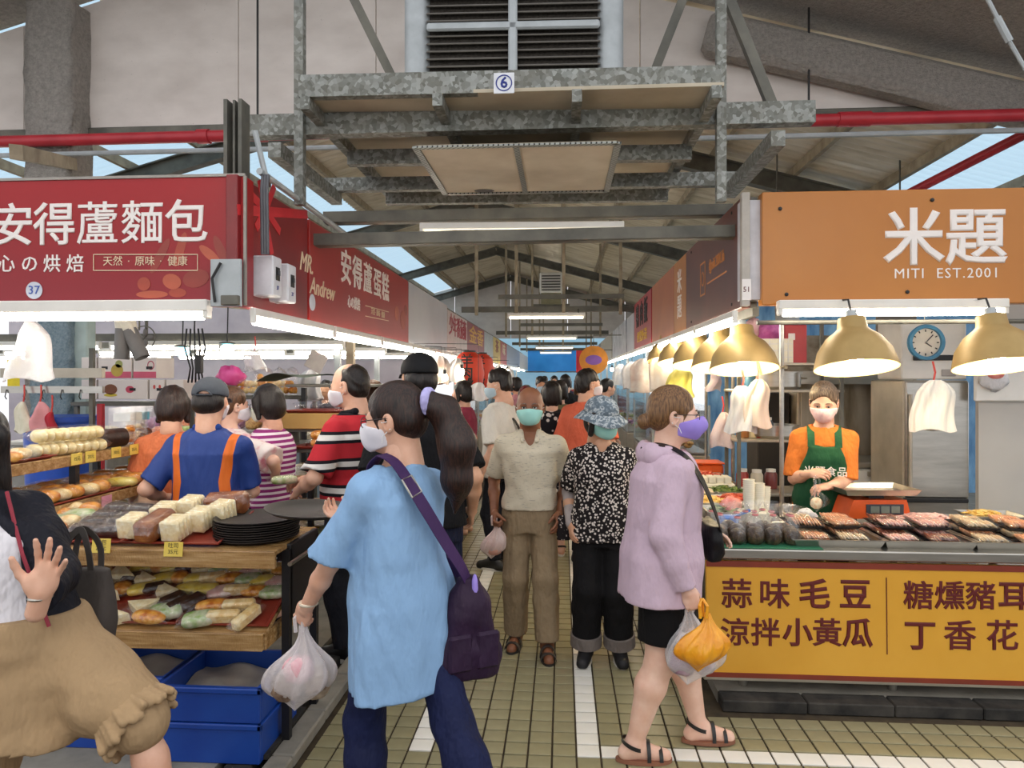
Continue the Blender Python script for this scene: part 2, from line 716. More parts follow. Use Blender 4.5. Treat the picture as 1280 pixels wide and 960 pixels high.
# far gable wall and end of the hall
wg = thing('wall_gable', 'far white gable wall under the sloping roof', 'wall', kind='structure')
for x0, x1 in ((-9, -6.5), (-6.5, -4.2), (-4.2, -2), (-2, 0.2), (0.2, 2.4), (2.4, 4.6), (4.6, 7)):
    M = Matrix.Translation((0, 27.65, 0)) @ Matrix.Rotation(PI / 2, 4, 'X')
    MB().prism([(x0 + .01, 3.2), (x1 - .01, 3.2), (x1 - .01, roof_z(x1)), (x0 + .01, roof_z(x0))], 0, .05, M).build('panel', WALLW, wg)
TARP = mat('blue_tarpaulin', '#1f86d8', 0.5, c2='#2f97e6', scale=1.5)
tp = thing('blue_tarpaulin', 'bright blue tarpaulin hung across the far end of the aisle', 'tarpaulin', (0, 33, 0))
MB().grid(lambda u, v: Vector((-1.6 + 3.2 * u, 0.06 * math.sin(u * 14), 1.95 + 1.0 * v)), 40, 6).build('sheet', TARP, tp, smooth=2)
MB().tube([(-1.7, 0, 2.96), (1.7, 0, 2.96)], .03).build('rail', STEEL_DK, tp)
MB().tube([(-1.7, 0, 1.95), (1.7, 0, 1.95)], .03).build('rail', STEEL_DK, tp)
PALE = mat('pale_blue_wall', '#9fd0e8', 0.8, c2='#b9e2f2', scale=1)  # plain pale blue wall colour, slightly mottled
tag(MB().box((0, 37, 2.0), (9, .1, 4)).build('wall_end', PALE), 'pale blue wall beyond the end of the aisle', 'wall', kind='structure')
# side and back walls of the hall (deep behind the stalls)
BW = mat('dull_lilac_wall', '#a29ba6', 0.8, c2='#b9b3bb', scale=1.5)
tag(MB().box((-6.6, 13.0, 1.6), (8.0, .1, 3.2)).build('wall_left', BW), 'dull lilac wall deep behind the bakery stall', 'wall', kind='structure')
BLUEW = mat('blue_shutter_wall', '#3d6f9e', 0.6, c2='#86b4d6', scale=2, stretch=(3, 1, 1))
tag(MB().box((5.4, 10.5, 1.7), (6.6, .1, 3.3)).build('wall_right', BLUEW), 'blue shuttered wall behind the cooked food stall', 'wall', kind='structure')

# ---------------------------------------------------------------- service platform hung over the aisle
pf = thing('equipment_platform', 'galvanised steel platform hung above the aisle carrying the cooler', 'platform')


def hbar(px0, py0, Y0, px1, py1, Y1, wd, ht, name, m, parent):
    return MB().bar(aY(px0, py0, Y0), aY(px1, py1, Y1), wd, ht).build(name, m, parent)


hbar(375, 110, 3.98, 900, 98, 4.10, 0.06, 0.125, 'front_beam', GALV, pf)
hbar(305, 160, 4.25, 1016, 142, 4.40, 0.09, 0.13, 'long_beam', GALV, pf)
for Y, z, x0, x1 in ((4.75, 3.17, -1.45, .85), (5.3, 3.14, -1.8, 1.3), (5.8, 3.16, -1.45, .85)):
    MB().bar((x0, Y, z), (x1, Y + .05, z), .07, .10).build('cross_beam', GALV, pf)
for x in (-1.46, -.70, .08, .84):
    MB().bar((x, 3.95, 3.24), (x, 5.95, 3.24), .055, .07).build('joist', GALV, pf)
for x in (-1.74, 1.24):
    MB().bar((x, 4.2, 3.06), (x, 5.4, 3.06), .08, .09).build('joist', GALV, pf)
MB().box((-.31, 4.95, 3.30), (2.4, 1.9, .02)).build('deck_panel', mat('beige_board', '#b3a791', 0.8, c2='#cabfa9', scale=3), pf)
for px, y in ((375, 4.2), (901, 4.3)):
    x = xat(px, y)
    MB().bar((x, y, 2.72), (x, y, 5.0), .055, .055).build('hanger_post', GALV, pf)
for a, b, Y in (((428, -30), (492, 100), 4.9), ((865, -30), (818, 90), 4.9), ((895, -40), (966, 135), 4.45)):
    MB().bar(aY(*a, Y), aY(*b, Y), .05, .06).build('brace', STEEL_DK, pf)
_p = aY(630, 104, 3.945)
nb = MB().box((0, 0, 0), (.115, .006, .115), .002).build('number_plate', mat('white_plate', '#e4e6ea', .5), pf, loc=_p)
BLUEI = mat('blue_ink', '#1d2f86', .5, var=0)
MB().lathe([(.040, 0), (.046, 0), (.046, .002), (.040, .002), (.040, 0)], 28, R=Matrix.Rotation(PI / 2, 3, 'X')).build('ring', BLUEI, nb, loc=(0, -.0035, 0))
lettering('6', .085, BLUEI, nb, (0, -.0035, 0), RF, off=.002)

# evaporative cooler on the platform
ac = thing('air_cooler', 'large grey louvred evaporative air cooler on the overhead platform', 'air cooler', (xat(641, 4.35), 4.35, 3.32), YAW * .4)
ACB = mat('cooler_grey_plastic', '#8f9697', 0.45, c2='#a9b0b1', scale=5)
ACD = mat('cooler_dark_pad', '#3d3833', 0.9, c2='#55504a', scale=60)
MB().box((0, .45, .62), (1.30, .7, 1.1), .05).build('body', ACB, ac)
MB().box((0, .09, .60), (1.06, .04, .95)).build('cooling_pad', ACD, ac)
for s in (-1, 1):
    MB().tube([(s * .60, .10, .06), (s * .60, .10, 1.15)], .085, 14).build('corner_post', ALUW, ac, smooth=True)
for k in range(20):
    z = .10 + k * .047
    MB().box((0, .035, z), (1.07, .05, .010), .003, Matrix.Rotation(.5, 3, 'X')).build('slat', mat('slat_brown_grey', '#5a5650', .6, c2='#6d6962', scale=5), ac)
MB().box((.0, .0, .6), (.055, .03, 1.05), .01).build('grille_bar', ALUW, ac)
MB().box((0, .0, .515), (1.06, .03, .05), .01).build('grille_bar', ALUW, ac)
lp = MB().prism([(-.13, 0), (.13, 0), (.09, .075), (-.09, .075)], 0, .02, Matrix.Rotation(PI / 2, 4, 'X')).build('badge', ALUW, ac, loc=(0.0, -.02, .115))
MB().box((0, -.021, .033), (.15, .002, .03)).build('badge_print', mat('badge_print', '#d7dadd', .5, c2='#444c55', scale=60), lp)

# board cover of the air duct under the platform
dc = thing('duct_cover', 'beige duct cover board with perforated edge strips under the platform', 'cover', (-.275, 4.75, 3.065))
DCB = mat('duct_board', '#c3b5a0', 0.75, c2='#d6cab6', scale=3)
for s in (-1, 1):
    MB().box((s * .3, 0, 0), (.59, 1.08, .012), .002).build('board', DCB, dc)
PERF = nmat('perforated_strip', lambda t: t.color(t.mix(t.ramp(t.math('FRACT', t.math('MULTIPLY', t.math('ADD', t.sep(t.coord())[0], t.sep(t.coord())[1]), 33.0)),
            [(0.0, (1, 1, 1)), (0.3, (0, 0, 0))], 'CONSTANT'), '#9da09b', '#33312d')), 0.4, 0.5)
for c, d in (((0, -.54, -.01), (1.2, .04, .012)), ((0, .54, -.01), (1.2, .04, .012)), ((-.6, 0, -.01), (.04, 1.1, .012)), ((.6, 0, -.01), (.04, 1.1, .012)), ((0, 0, -.01), (.035, 1.06, .012))):
    MB().box(c, d).build('edge_strip', PERF, dc)
MB().lathe([(0, 0), (.05, 0), (.05, .003), (0, .003)], 9, sx=1.5, sy=.8).build('torn_hole', BLACK, dc, loc=(-.30, .47, -.011))

# ---------------------------------------------------------------- cross bars, tubes over the aisle


def fixture(name, a, b, label, tubemat=TUBE, group=None, r=.014, bw=.05, bh=.045, n_t=1, ends=True, cat='light'):
    """batten light from a to b: body, tube, end_cap"""
    a, b = Vector(a), Vector(b)
    L = (b - a).length
    d = (b - a).normalized()
    t = thing(name, label, cat, (a + b) / 2, math.atan2(d.y, d.x), group)
    MB().box((0, 0, 0), (L, bw, bh), .006).build('body', WHITE_E, t)
    offs = [0] if n_t == 1 else [-.022, .022]
    for o in offs:
        MB().tube([(-L / 2 + .03, o, -bh / 2 - r - .008), (L / 2 - .03, o, -bh / 2 - r - .008)], r, 8).build('tube', tubemat, t, smooth=True)
    if ends:
        for s in (-1, 1):
            MB().box((s * (L / 2 - .012), 0, -bh / 2 - .012), (.024, bw * .8, .045), .004).build('end_cap', WHITE_E, t)
    return t


for px0, py0, Y0, px1, py1, Y1, lab in ((405, 272, 5.0, 915, 262, 5.15, 'upper dark steel crossbar between the two signs'),
                                        (388, 300, 4.62, 922, 289, 4.7, 'lower dark steel crossbar between the two signs')):
    a, b = aY(px0, py0, Y0), aY(px1, py1, Y1)
    mb = MB().bar(a, b, .05, .075)
    mb.bar(a + Vector((0, .04, -.035)), b + Vector((0, .04, -.035)), .09, .012)
    tag(mb.build('crossbar', STEEL_DK), lab, 'beam')
al = fixture('aisle_light', aY(525, 284, 4.85), aY(780, 280, 4.9), 'dusty fluorescent tube behind the lower steel crossbar', TUBE_DIM, 'tubes hung across the aisle', .018)
for q in (-.5, .5):
    MB().bar((q, .0, 0), (q, .18, .05), .02, .02).build('bracket', STEEL_DK, al)
ordn = {11.1: 'second', 17.0: 'third', 22.5: 'fourth', 27.0: 'fifth'}
for Y in (11.1, 17.0, 22.5, 27.0):
    z = 2.66
    t = thing('light_gantry', 'dark steel gantry across the aisle above the %s hanging tube' % ordn[Y], 'gantry', (0, Y, 0), group='gantries along the aisle')
    MB().bar((-1.6, .15, z + .10), (1.1, .15, z + .10), .06, .09).build('beam', STEEL_DK, t)
    MB().bar((-1.0, 0, z + .28), (.95, 0, z + .28), .06, .07).build('beam', STEEL_DK, t)
    for x in (-1.35, -.72, .02, .9):
        MB().bar((x, .05, z), (x, .05, roof_z(x) - .15), .05, .05).build('hanger_rod', STEEL_BR, t)
    al = fixture('aisle_light', (-.85, Y - .05, z), (.35, Y - .05, z), '%s fluorescent tube along the aisle, hanging from its gantry' % ordn[Y], TUBE_DIM if Y < 12 else TUBE_DIM, 'tubes hung across the aisle', .02)
    for q in (-.5, .5):
        MB().bar((q, .05, 0), (q, .19, .10), .02, .02).build('bracket', STEEL_DK, al)
# small far cooler
fc = thing('small_cooler', 'small louvred cooler box high up near the far gable', 'air cooler', (xat(689, 19.5), 19.5, 3.7))
MB().box((0, 0, .55), (.62, .5, .55), .03).build('body', WHITE_E, fc)
for k in range(6):
    MB().box((0, -.26, .35 + k * .075), (.5, .02, .03)).build('slat', ACD, fc)
MB().box((0, 0, .12), (.55, .4, .3)).build('duct', mat('olive_duct', '#8a8466', .7), fc)
MB().bar((-.5, -.1, -.05), (.5, -.1, -.05), .06, .06).build('bracket', STEEL_DK, fc)

# pipes and rods
tag(MB().tube([(-7, 5.87, 3.73), (-.0, 5.87, 3.74), (7, 5.87, 3.75)], .05, 12).tube([(-3.1, 5.87, 3.735), (-3.0, 5.87, 3.735)], .062, 12)
    .tube([(-2.55, 5.87, 3.735), (-2.5, 5.87, 3.735)], .06, 12).tube([(2.2, 5.87, 3.745), (2.45, 5.87, 3.745)], .06, 12).build('fire_pipe', REDP, smooth=True),
    'long red fire pipe running along the foot of the white wall', 'pipe')
tag(MB().tube([aY(1120, 250, 7.6), aY(1300, 158, 6.4)], .045, 10).build('branch_pipe', REDP, smooth=True), 'short slanting red pipe above the orange sign', 'pipe')
tag(MB().tube([(-7, 5.87, 3.61), (7, 5.87, 3.63)], .022, 8).build('conduit', ALUW), 'thin grey conduit under the red fire pipe', 'conduit')
tag(MB().bar(aY(322, -30, 6.0), aY(322, 145, 6.0), .014, .014).build('hanging_rod', BLACK), 'thin black rod down the white wall, beside the post', 'rod')
tag(MB().bar(aY(1011, -30, 6.0), aY(1011, 130, 6.0), .014, .014).build('hanging_rod', BLACK), 'thin black rod down the white wall, above the beam end', 'rod')
tr = MB().tube([aY(1225, -20, 4.6), aY(1248, 25, 4.6)], .012, 6).tube([aY(1246, 22, 4.6), aY(1262, 52, 4.6)], .022, 8).tube([aY(1262, 52, 4.6), aY(1300, 118, 4.6)], .012, 6)
tag(tr.build('turnbuckle_rod', ALUW), 'slanting grey turnbuckle rod at the top corner of the roof', 'rod')
ch = MB()
_a, _b2 = aY(296, 128, 3.72), aY(296, 226, 3.72)
ch.bar(_a, _b2, .012, .07).bar(_a + Vector((-.04, 0, 0)), _b2 + Vector((-.04, 0, 0)), .02, .10).bar(_a + Vector((.04, 0, 0)), _b2 + Vector((.04, 0, 0)), .02, .10)
tag(ch.build('channel_post', STEEL_DK), 'short dark steel channel post above the corner of the red sign', 'post')
tag(MB().bar(aY(20, 190, 4.6), aY(90, 205, 6.0), .08, .10).build('wall_bracket', STEEL_BR), 'dusty steel bracket under the red pipe by the sprayed column', 'bracket')
for k, (a, b, lab) in enumerate((((-1.9, 6.3, 3.6), (-1.9, 11, 2.75), 'dull steel strut left of the aisle below the roof'), ((1.9, 6.6, 4.3), (1.3, 9.5, 3.0), 'dull steel strut right of the aisle below the roof'))):
    pass
# ================================================================ signs and the tubes under them
PW = mat('print_white', '#f3ece6', .5, var=.03)
PCREAM = mat('print_cream', '#e6cfae', .5, var=.03)
PMAR = mat('print_maroon', '#5e1213', .5, var=.04)
FRM = mat('sign_frame', '#9a948c', .45, .5)


def signboard(name, label, c0, d, m, parent=None, frame=True):
    """sign box centred at c0 with size d"""
    t = thing(name, label, 'sign', c0)
    MB().box((0, 0, 0), d, .004).build('panel', m, t)
    return t


REDS = nmat('red_sign_print', lambda t: t.color(t.mix(t.math('MULTIPLY', t.noise(t.coord((1, 1, 1)), 1.4, 2), .5),
            t.ramp(t.math('MULTIPLY_ADD', t.sep(t.coord())[2], 1.4, .5), [(0.0, '#842a32'), (0.45, '#98191d'), (1.0, '#aa1518')]), '#99222a')), .35)
SX0, SX1 = -3.4, -1.615
LY = 3.52
t = signboard('bakery_sign', 'wide red bakery sign with large white characters over the bread table', ((SX0 + SX1) / 2, LY + .06, 2.38), (SX1 - SX0, .10, .66), REDS)
cxs = (SX0 + SX1) / 2


def onsign(px, py, Y, c0, dy=0.0):
    p = aY(px, py, Y)
    return (p.x - c0[0], Y - c0[1] + dy, p.z - c0[2])


c0 = (cxs, LY + .06, 2.38)
for ch, px in zip('安得蘆麵包', (16, 68, 122, 178, 233)):
    lettering(ch, .235, PW, t, onsign(px, 283 - (px - 120) * .02, LY + .008, c0), RF, off=.0035 if ch not in '蘆麵' else .002)
for ch, px in zip('心の烘焙', (8, 37, 65, 94)):
    lettering(ch, .098, PW, t, onsign(px, 331, LY + .008, c0), RF, off=.001)
for q, px in (('天然', 141), ('·', 161), ('原味', 181), ('·', 201), ('健康', 222)):
    lettering(q, .054, PCREAM, t, onsign(px, 327, LY + .008, c0), RF)
bx = MB()
for a, b in (((117, 318), (247, 318)), ((117, 338), (247, 338)), ((117, 318), (117, 338)), ((247, 318), (247, 338))):
    bx.bar(onsign(*a, LY + .007, c0), onsign(*b, LY + .007, c0), .003, .004)
bx.build('print_border', PCREAM, t)
dsc = MB().lathe([(0, 0), (.045, 0), (.045, .003), (0, .003)], 28, R=Matrix.Rotation(PI / 2, 3, 'X')).build('number_disc', mat('pale_disc', '#cfd3dc', .5), t, loc=onsign(43, 363, LY + .008, c0))
for q, ch in ((-.016, '3'), (.017, '7')):
    lettering(ch, .062, mat('blue_pen', '#3f5aa8', .5, var=0), dsc, (q, -.004, 0), RF)
# faint printed still life of bread, lower corner of the sign
BP = [mat('bread_print_a', '#a8452f', .45), mat('bread_print_b', '#b8583c', .45), mat('bread_print_c', '#93382c', .45)]
for k, (px, py, rx, rz, rot) in enumerate(((180, 355, 9, 9, 0), (215, 352, 13, 10, .3), (245, 348, 18, 12, -.2), (222, 366, 12, 6, 0), (190, 368, 22, 5, 0), (200, 320, 6, 26, .5), (225, 312, 6, 24, .3), (262, 318, 18, 6, .7), (275, 312, 6, 20, -.4))):
    R = Matrix.Rotation(rot, 3, 'Y') @ Matrix.Rotation(PI / 2, 3, 'X')
    MB().lathe([(0, 0), (1, 0), (1, .0012), (0, .0012)], 18, sx=rx * .0039, sy=rz * .0039, R=R).build('bread_print', BP[k % 3], t, loc=onsign(px, py, LY + .0085, c0, .0003 * k))
MB().bar((SX1 + .0 - cxs, -.05, -.33), (SX1 - cxs, -.05, .33), .014, .014).build('frame_edge', FRM, t)
MB().bar((SX0 - cxs, -.05, .335), (SX1 - cxs, -.05, .335), .014, .014).build('frame_edge', FRM, t)

# side signs along the left edge of the aisle (face +X)
LX = -1.63
RL = (PI / 2, 0, PI / 2)
DKRED = mat('dark_red_print', '#6f1a1d', .35, c2='#8e2023', scale=2)
MIDRED = mat('mid_red_print', '#9c2421', .35, c2='#a82c25', scale=2)
y_of = lambda px: aX(px, 400, LX).y
segs = [(299, 387, DKRED, 'dark red sign with a printed ribbon bow beside the breaker boxes'), (389, 512, MIDRED, 'red cake sign with gold script and white characters along the aisle')]
for a, b, m, lab in segs:
    y0, y1 = y_of(a), y_of(b) - .01
    s = thing('aisle_sign', lab, 'sign', (LX - .04, (y0 + y1) / 2, 2.38))
    MB().box((0, 0, 0), (.06, y1 - y0, .66), .004).build('panel', m, s)
    c1 = (LX - .04, (y0 + y1) / 2, 2.38)
    L = lambda px, py, dx=.0: (.031 + dx, aX(px, py, LX).y - c1[1], aX(px, py, LX).z - c1[2])
    if a == 299:
        RB = mat('ribbon_print', '#c3202a', .35, c2='#d8343a', scale=5)
        MB().bar(L(299, 262), L(386, 268), .002, .055).build('ribbon_print', RB, s)
        MB().bar(L(326, 225), L(342, 318), .002, .05).build('ribbon_print', RB, s)
        for q in ((345, 232), (322, 285), (352, 290), (312, 240)):
            MB().bar(L(334, 262, .001), L(*q, .001), .002, .05).build('ribbon_print', RB, s)
    else:
        lettering('MR.', .16, PCREAM, s, L(372, 326), RL, off=.001, shear=.25) if False else None
        for ch, px, py in zip('安得蘆蛋糕', (434, 448, 461, 473, 483), (337, 344, 350, 356, 362)):
            lettering(ch, .27, PW, s, (.0315, aX(px, py, LX).y - c1[1], .12), RL, off=.004 if ch in '安得' else .0025)
        lettering('心の烘焙', .105, PW, s, L(444, 380), RL, off=.001, sx=.8)
        lettering('天然 · 原味 · 健康', .062, PCREAM, s, L(474, 392), RL)
        e = MB()
        for q, r in (((458, 382), (487, 390)), ((458, 395), (487, 401))):
            e.bar(L(*q), L(*r), .002, .006)
        e.build('print_border', PCREAM, s)
        lettering('MR.', .17, PCREAM, s, (.0315, y_of(376) - c1[1] + .12, .03), RL, off=.001, shear=.3, sx=.9)
        lettering('Andrew', .16, PCREAM, s, (.0315, y_of(401) - c1[1] + .06, -.10), RL, off=.001, shear=.3, sx=.95)
        for k, (px, py, r) in enumerate(((505, 400, .10), (497, 392, .07), (508, 388, .06))):
            MB().lathe([(0, 0), (1, 0), (1, .001), (0, .001)], 14, sx=r, sy=r * 1.3, R=Matrix.Rotation(PI / 2, 3, 'Y')).build('bread_print', BP[k], s, loc=L(px, py, .0005))
        MB().lathe([(0, 0), (.055, 0), (.055, .002), (0, .002)], 20, R=Matrix.Rotation(PI / 2, 3, 'Y'), sy=1.0).build('number_disc', mat('pale_disc', '#cfd3dc', .5), s, loc=L(392, 378))
GRB = mat('pale_grey_sign', '#b9bac0', .4, c2='#c9c9ce', scale=1)
s = thing('aisle_sign', 'blank pale grey sign panel after the red cake sign', 'sign', (LX - .04, (y_of(512) + y_of(560)) / 2, 2.38))
MB().box((0, 0, 0), (.06, y_of(560) - y_of(512) - .02, .66), .004).build('panel', GRB, s)
rest = [(560, 585, '#cdbdb9', '少年番茄麵', '#a62a3c', 'pale pink sign with red characters on the left row'), (585, 606, '#8c2330', '金香', '#d9a441', 'dark red sign with gold characters on the left row'),
        (606, 617, '#aab0b6', None, None, 'narrow grey panel beside the dark red sign'), (617, 626, '#d2b23e', '茶', '#8a2a1c', 'yellow sign far along the left row'), (626, 634, '#b5433c', '味', '#efe0c0', 'small red sign far along the left row'),
        (634, 650, '#9aa6bb', None, None, 'bluish grey panel far along the left row'), (650, 668, '#b7b3a6', None, None, 'last faded panel on the left row')]
for a, b, c, tx, tc, lab in rest:
    y0, y1 = y_of(a), min(y_of(b), 36)
    s = thing('aisle_sign', lab, 'sign', (LX - .04, (y0 + y1) / 2, 2.36))
    MB().box((0, 0, 0), (.06, y1 - y0 - .03, .60), .004).build('panel', mat('sign_' + c[1:], c, .45), s)
    if tx:
        lettering(tx, .34, mat('ink_' + tc[1:], tc, .5, var=0), s, (.032, 0, .08), RL, off=.004, sx=(y1 - y0) / .36 / max(2, len(tx)) * .9)

# breaker boxes and cables on the left corner
for k, (Y, lab) in enumerate(((3.72, 'front white breaker box on the corner of the ribbon sign'), (3.93, 'rear white breaker box on the corner of the ribbon sign'))):
    t = thing('breaker_box', lab, 'breaker box', (-1.581, Y, 2.22 - .01 * k))
    MB().box((0, 0, 0), (.115, .12, .215), .008).build('case', mat('breaker_white', '#dcdce0', .4), t)
    MB().box((.059, .0, .015), (.004, .05, .07), .001).build('switch_window', BLACK, t)
    sw = MB().box((.064, .0, .02), (.012, .02, .028), .002).build('switch', mat('switch_dark', '#3a3a3e', .4), t)
    lettering('37', .03, BLUEI, t, (.0585, .0, -.06), RL)
cb = MB()
for k in range(3):
    cb.tube([(-1.555 + .014 * k, 3.60, 2.32), (-1.56 + .014 * k, 3.60, 2.66), (-1.57 + .014 * k, 3.64, 2.74), (-1.66, 3.9 + .02 * k, 2.77)], .009, 6)
tag(cb.build('cable_bundle', mat('grey_cable', '#56565a', .5), smooth=True), 'grey cable bundle rising from the breaker boxes', 'cable')
tag(MB().tube([(-1.58, 3.62, 2.76), (-1.6, 5.2, 2.74)], .018, 8).tube([(-1.64, 3.7, 3.0), (-1.6, 3.75, 2.76)], .016, 8).build('conduit', ALUW), 'grey conduit along the top edge of the ribbon sign', 'conduit')
t = thing('sign_bracket', 'worn grey corner bracket at the foot of the red sign', 'bracket', (-1.70, 3.50, 2.16))
MB().box((0, 0, 0), (.16, .02, .24), .003).build('plate', ALUW, t)
MB().tube([(-.05, -.02, -.1), (-.06, -.03, .02), (-.02, -.02, .1)], .007, 6).build('wire', BLACK, t)
MB().box((.03, -.02, -.09), (.09, .03, .05), .004).build('clamp', STEEL_DK, t)

# right signs
RY, RX = 4.45, 1.10
ORG = mat('orange_sign_print', '#b57028', .33, c2='#c07c32', scale=1.2)
ox0, ox1 = xat(953, RY), 3.5
c0 = ((ox0 + ox1) / 2, RY + .05, 2.47)
t = signboard('food_sign', 'orange shop sign with white characters above the cooked food counter', c0, (ox1 - ox0, .09, .69), ORG)
lettering('米題', .36, PW, t, onsign(1181, 301, RY + .004, c0), RF, off=.008)
lettering('MITI  EST.2001', .085, PW, t, onsign(1183, 342, RY + .004, c0), RF, space=1.15)
for px, py in ((975, 261), (1165, 250), (983, 368), (1134, 365)):
    MB().lathe([(.012, 0), (.012, .006), (.006, .01), (0, .01)], 8, R=Matrix.Rotation(PI / 2, 3, 'X')).build('screw', BLACK, t, loc=onsign(px, py, RY + .004, c0))
t = thing('corner_post', 'white painted corner post between the brown and the orange sign', 'post', (0, 0, 0))
MB().box((1.19, RY + .1, 2.47), (.17, .1, .62), .005).build('cladding', mat('white_cladding', '#d3d2d6', .5), t)
MB().box((1.20, RY + .16, 2.47), (.05, .05, .7), .004).build('steel_post', STEEL_DK, t)
MB().box((1.125, RY + .04, 2.47), (.05, .05, .70), .004).build('edge_trim', mat('worn_white', '#b9b2a8', .7), t)
pl = MB().box((1.128, RY + .012, 2.22), (.055, .004, .13), .001).build('number_plate', PW, t)
lettering('51', .045, PMAR, pl, (1.128, RY + .009, 2.22), RF)
RR = (PI / 2, 0, -PI / 2)
BRN = mat('brown_sign_print', '#5d2f22', .35, c2='#6f3a2a', scale=2)
yr = lambda px: aX(px, 400, RX).y
for a, b, m, lab, kind in ((917, 856, BRN, 'brown sign with an outlined camera icon and handle along the aisle', 'b'), (856, 841, ORG, 'narrow light orange sign with vertical white characters', 'v'),
                           (841, 814, mat('rust_orange_print', '#a4562b', .4, c2='#b2642f', scale=2), 'plain rust orange sign panel along the aisle', None),
                           (813, 792, mat('sign_red_r', '#a5262a', .4), 'red sign with dark and yellow lettering on the right row', 'r'), (791, 783, GRB, 'narrow grey panel after the red sign on the right', None),
                           (782, 765, mat('sign_grey_p', '#8d8f98', .4, c2='#c8c8cc', scale=5), 'grey printed sign on the right row', None), (764, 750, mat('sign_far', '#a09a8c', .5), 'faded sign far along the right row', None),
                           (749, 735, mat('sign_far2', '#8e9ba8', .5), 'last bluish sign on the right row', None)):
    y0, y1 = yr(a) if a < 917 else 4.52, min(yr(b), 36)
    s = thing('aisle_sign', lab, 'sign', (RX + .04, (y0 + y1) / 2, 2.46 if a > 800 else 2.40))
    MB().box((0, 0, 0), (.06, y1 - y0 - .01, .69 if a > 800 else .6), .004).build('panel', m, s)
    if kind == 'b':
        for y in (-.75, .72):
            for z in (-.3, .3):
                MB().box((-.032, y, z), (.006, .02, .02), .002).build('screw', BLACK, s)
        POR = mat('print_orange', '#d38a4a', .5, var=0)
        i = MB()
        for q in ((.09, 0), (-.09, 0)):
            i.box((-.0315, q[0] + .0, 0), (.002, .014, .26))
        for q in (.125, -.125):
            i.box((-.0315, 0, q), (.002, .19, .014))
        i.lathe([(.045, 0), (.058, 0), (.058, .002), (.045, .002), (.045, 0)], 20, R=Matrix.Rotation(-PI / 2, 3, 'Y'), c=(-.031, 0, 0))
        i.build('icon_print', POR, s, loc=(0, .22, .0))
        lettering('@miti.2001.kh', .115, POR, s, (-.0315, -.28, .06), RR, off=.001, sx=.75)
        MB().bar((-.0315, .05, -.06), (-.0315, -.6, -.06), .002, .012).build('print_line', POR, s)
    if kind == 'v':
        for k, ch in enumerate('米題'):
            lettering(ch, .24, PW, s, (-.0315, 0, .12 - .24 * k), RR, off=.002)
    if kind == 'r':
        for k, ch in enumerate('鴨肉飯'):
            lettering(ch, .36, mat('print_black', '#241210', .5, var=0), s, (-.0315, .55 - .52 * k, .10), RR, off=.006, sx=1.1)
        lettering('便當外送', .16, mat('print_yellow', '#e0b02c', .5, var=0), s, (-.0315, 0, -.2), RR, off=.003, sx=1.9)

# tubes below the signs
fixture('sign_light', (SX0 + .1, LY - .02, 2.045), (xat(262, LY - .02), LY - .02, 2.045), 'long bright fluorescent tube under the red bakery sign', TUBE, None, .017, .07, .06)
fixture('sign_light', (xat(972, RY - .05), RY - .05, 2.12), (xat(1258, RY - .05), RY - .05, 2.115), 'long bright fluorescent tube under the orange sign', TUBE, None, .017, .07, .055)
NTH = ['first', 'second', 'third', 'fourth', 'fifth', 'sixth', 'seventh', 'eighth', 'ninth', 'tenth', 'eleventh', 'twelfth', 'thirteenth', 'fourteenth', 'fifteenth', 'sixteenth', 'seventeenth', 'eighteenth', 'nineteenth', 'twentieth', 'farthest']
for k in range(20):
    y = 3.58 + k * 1.32
    fixture('row_light', (LX + .03, y, 2.02), (LX + .03, y + 1.27, 2.02), '%s tube from the corner in the row under the left signs' % NTH[k], TUBE, 'tubes under the left signs', .019, .034)
    y = 4.5 + k * 1.32
    fixture('row_light', (RX - .03, y, 2.075), (RX - .03, y + 1.27, 2.075), '%s tube from the corner post in the row under the right signs' % NTH[k], TUBE, 'tubes under the right signs', .019, .034)
# rails that carry the sign rows
for x, lab in ((LX - .12, 'long steel rail behind the left sign row'), (RX + .12, 'long steel rail behind the right sign row')):
    t = thing('sign_rail', lab, 'rail', (0, 0, 0))
    MB().bar((x, 3.6 if x < 0 else 4.6, 2.1), (x, 31, 2.1), .04, .06).build('bar', STEEL_DK, t)
    MB().bar((x, 3.6 if x < 0 else 4.6, 2.7), (x, 31, 2.7), .04, .06).build('bar', STEEL_DK, t)
    for y in ((8.45, 11.55, 14.65, 17.75, 20.85, 23.95, 27.05) if x < 0 else (7.62, 10.35, 13.45, 16.55, 19.65, 22.75, 25.85)):
        MB().bar((x, y, .05), (x, y, 2.73), .045, .045).build('post', ALUW, t)
# unseen fill lamps added above and behind the camera to brighten the stalls
for k, (x, y) in enumerate(((-2.6, .2), (0.0, .2), (2.6, .2), (-2.6, -2.6), (0, -2.6), (2.6, -2.6))):
    t = fixture('hall_fill_light', (x - .65, y, 3.35), (x + .65, y, 3.35), 'added twin tube fill batten over the cross aisle, %s' % ['near the bakery', 'in the middle', 'near the food stall', 'rear bakery side', 'rear middle', 'rear food side'][k], TUBE, 'added fill battens over the cross aisle', .02, .16, .05, 2)
    MB().bar((0, 0, .02), (0, 0, 1.9), .015, .015).build('hanger', STEEL_DK, t)
# ================================================================ people: signed-distance bodies meshed with surface nets
V3 = lambda *a: np.array(a, float)


def _nrm(v):
    v = np.asarray(v, float)
    return v / (np.linalg.norm(v) + 1e-12)


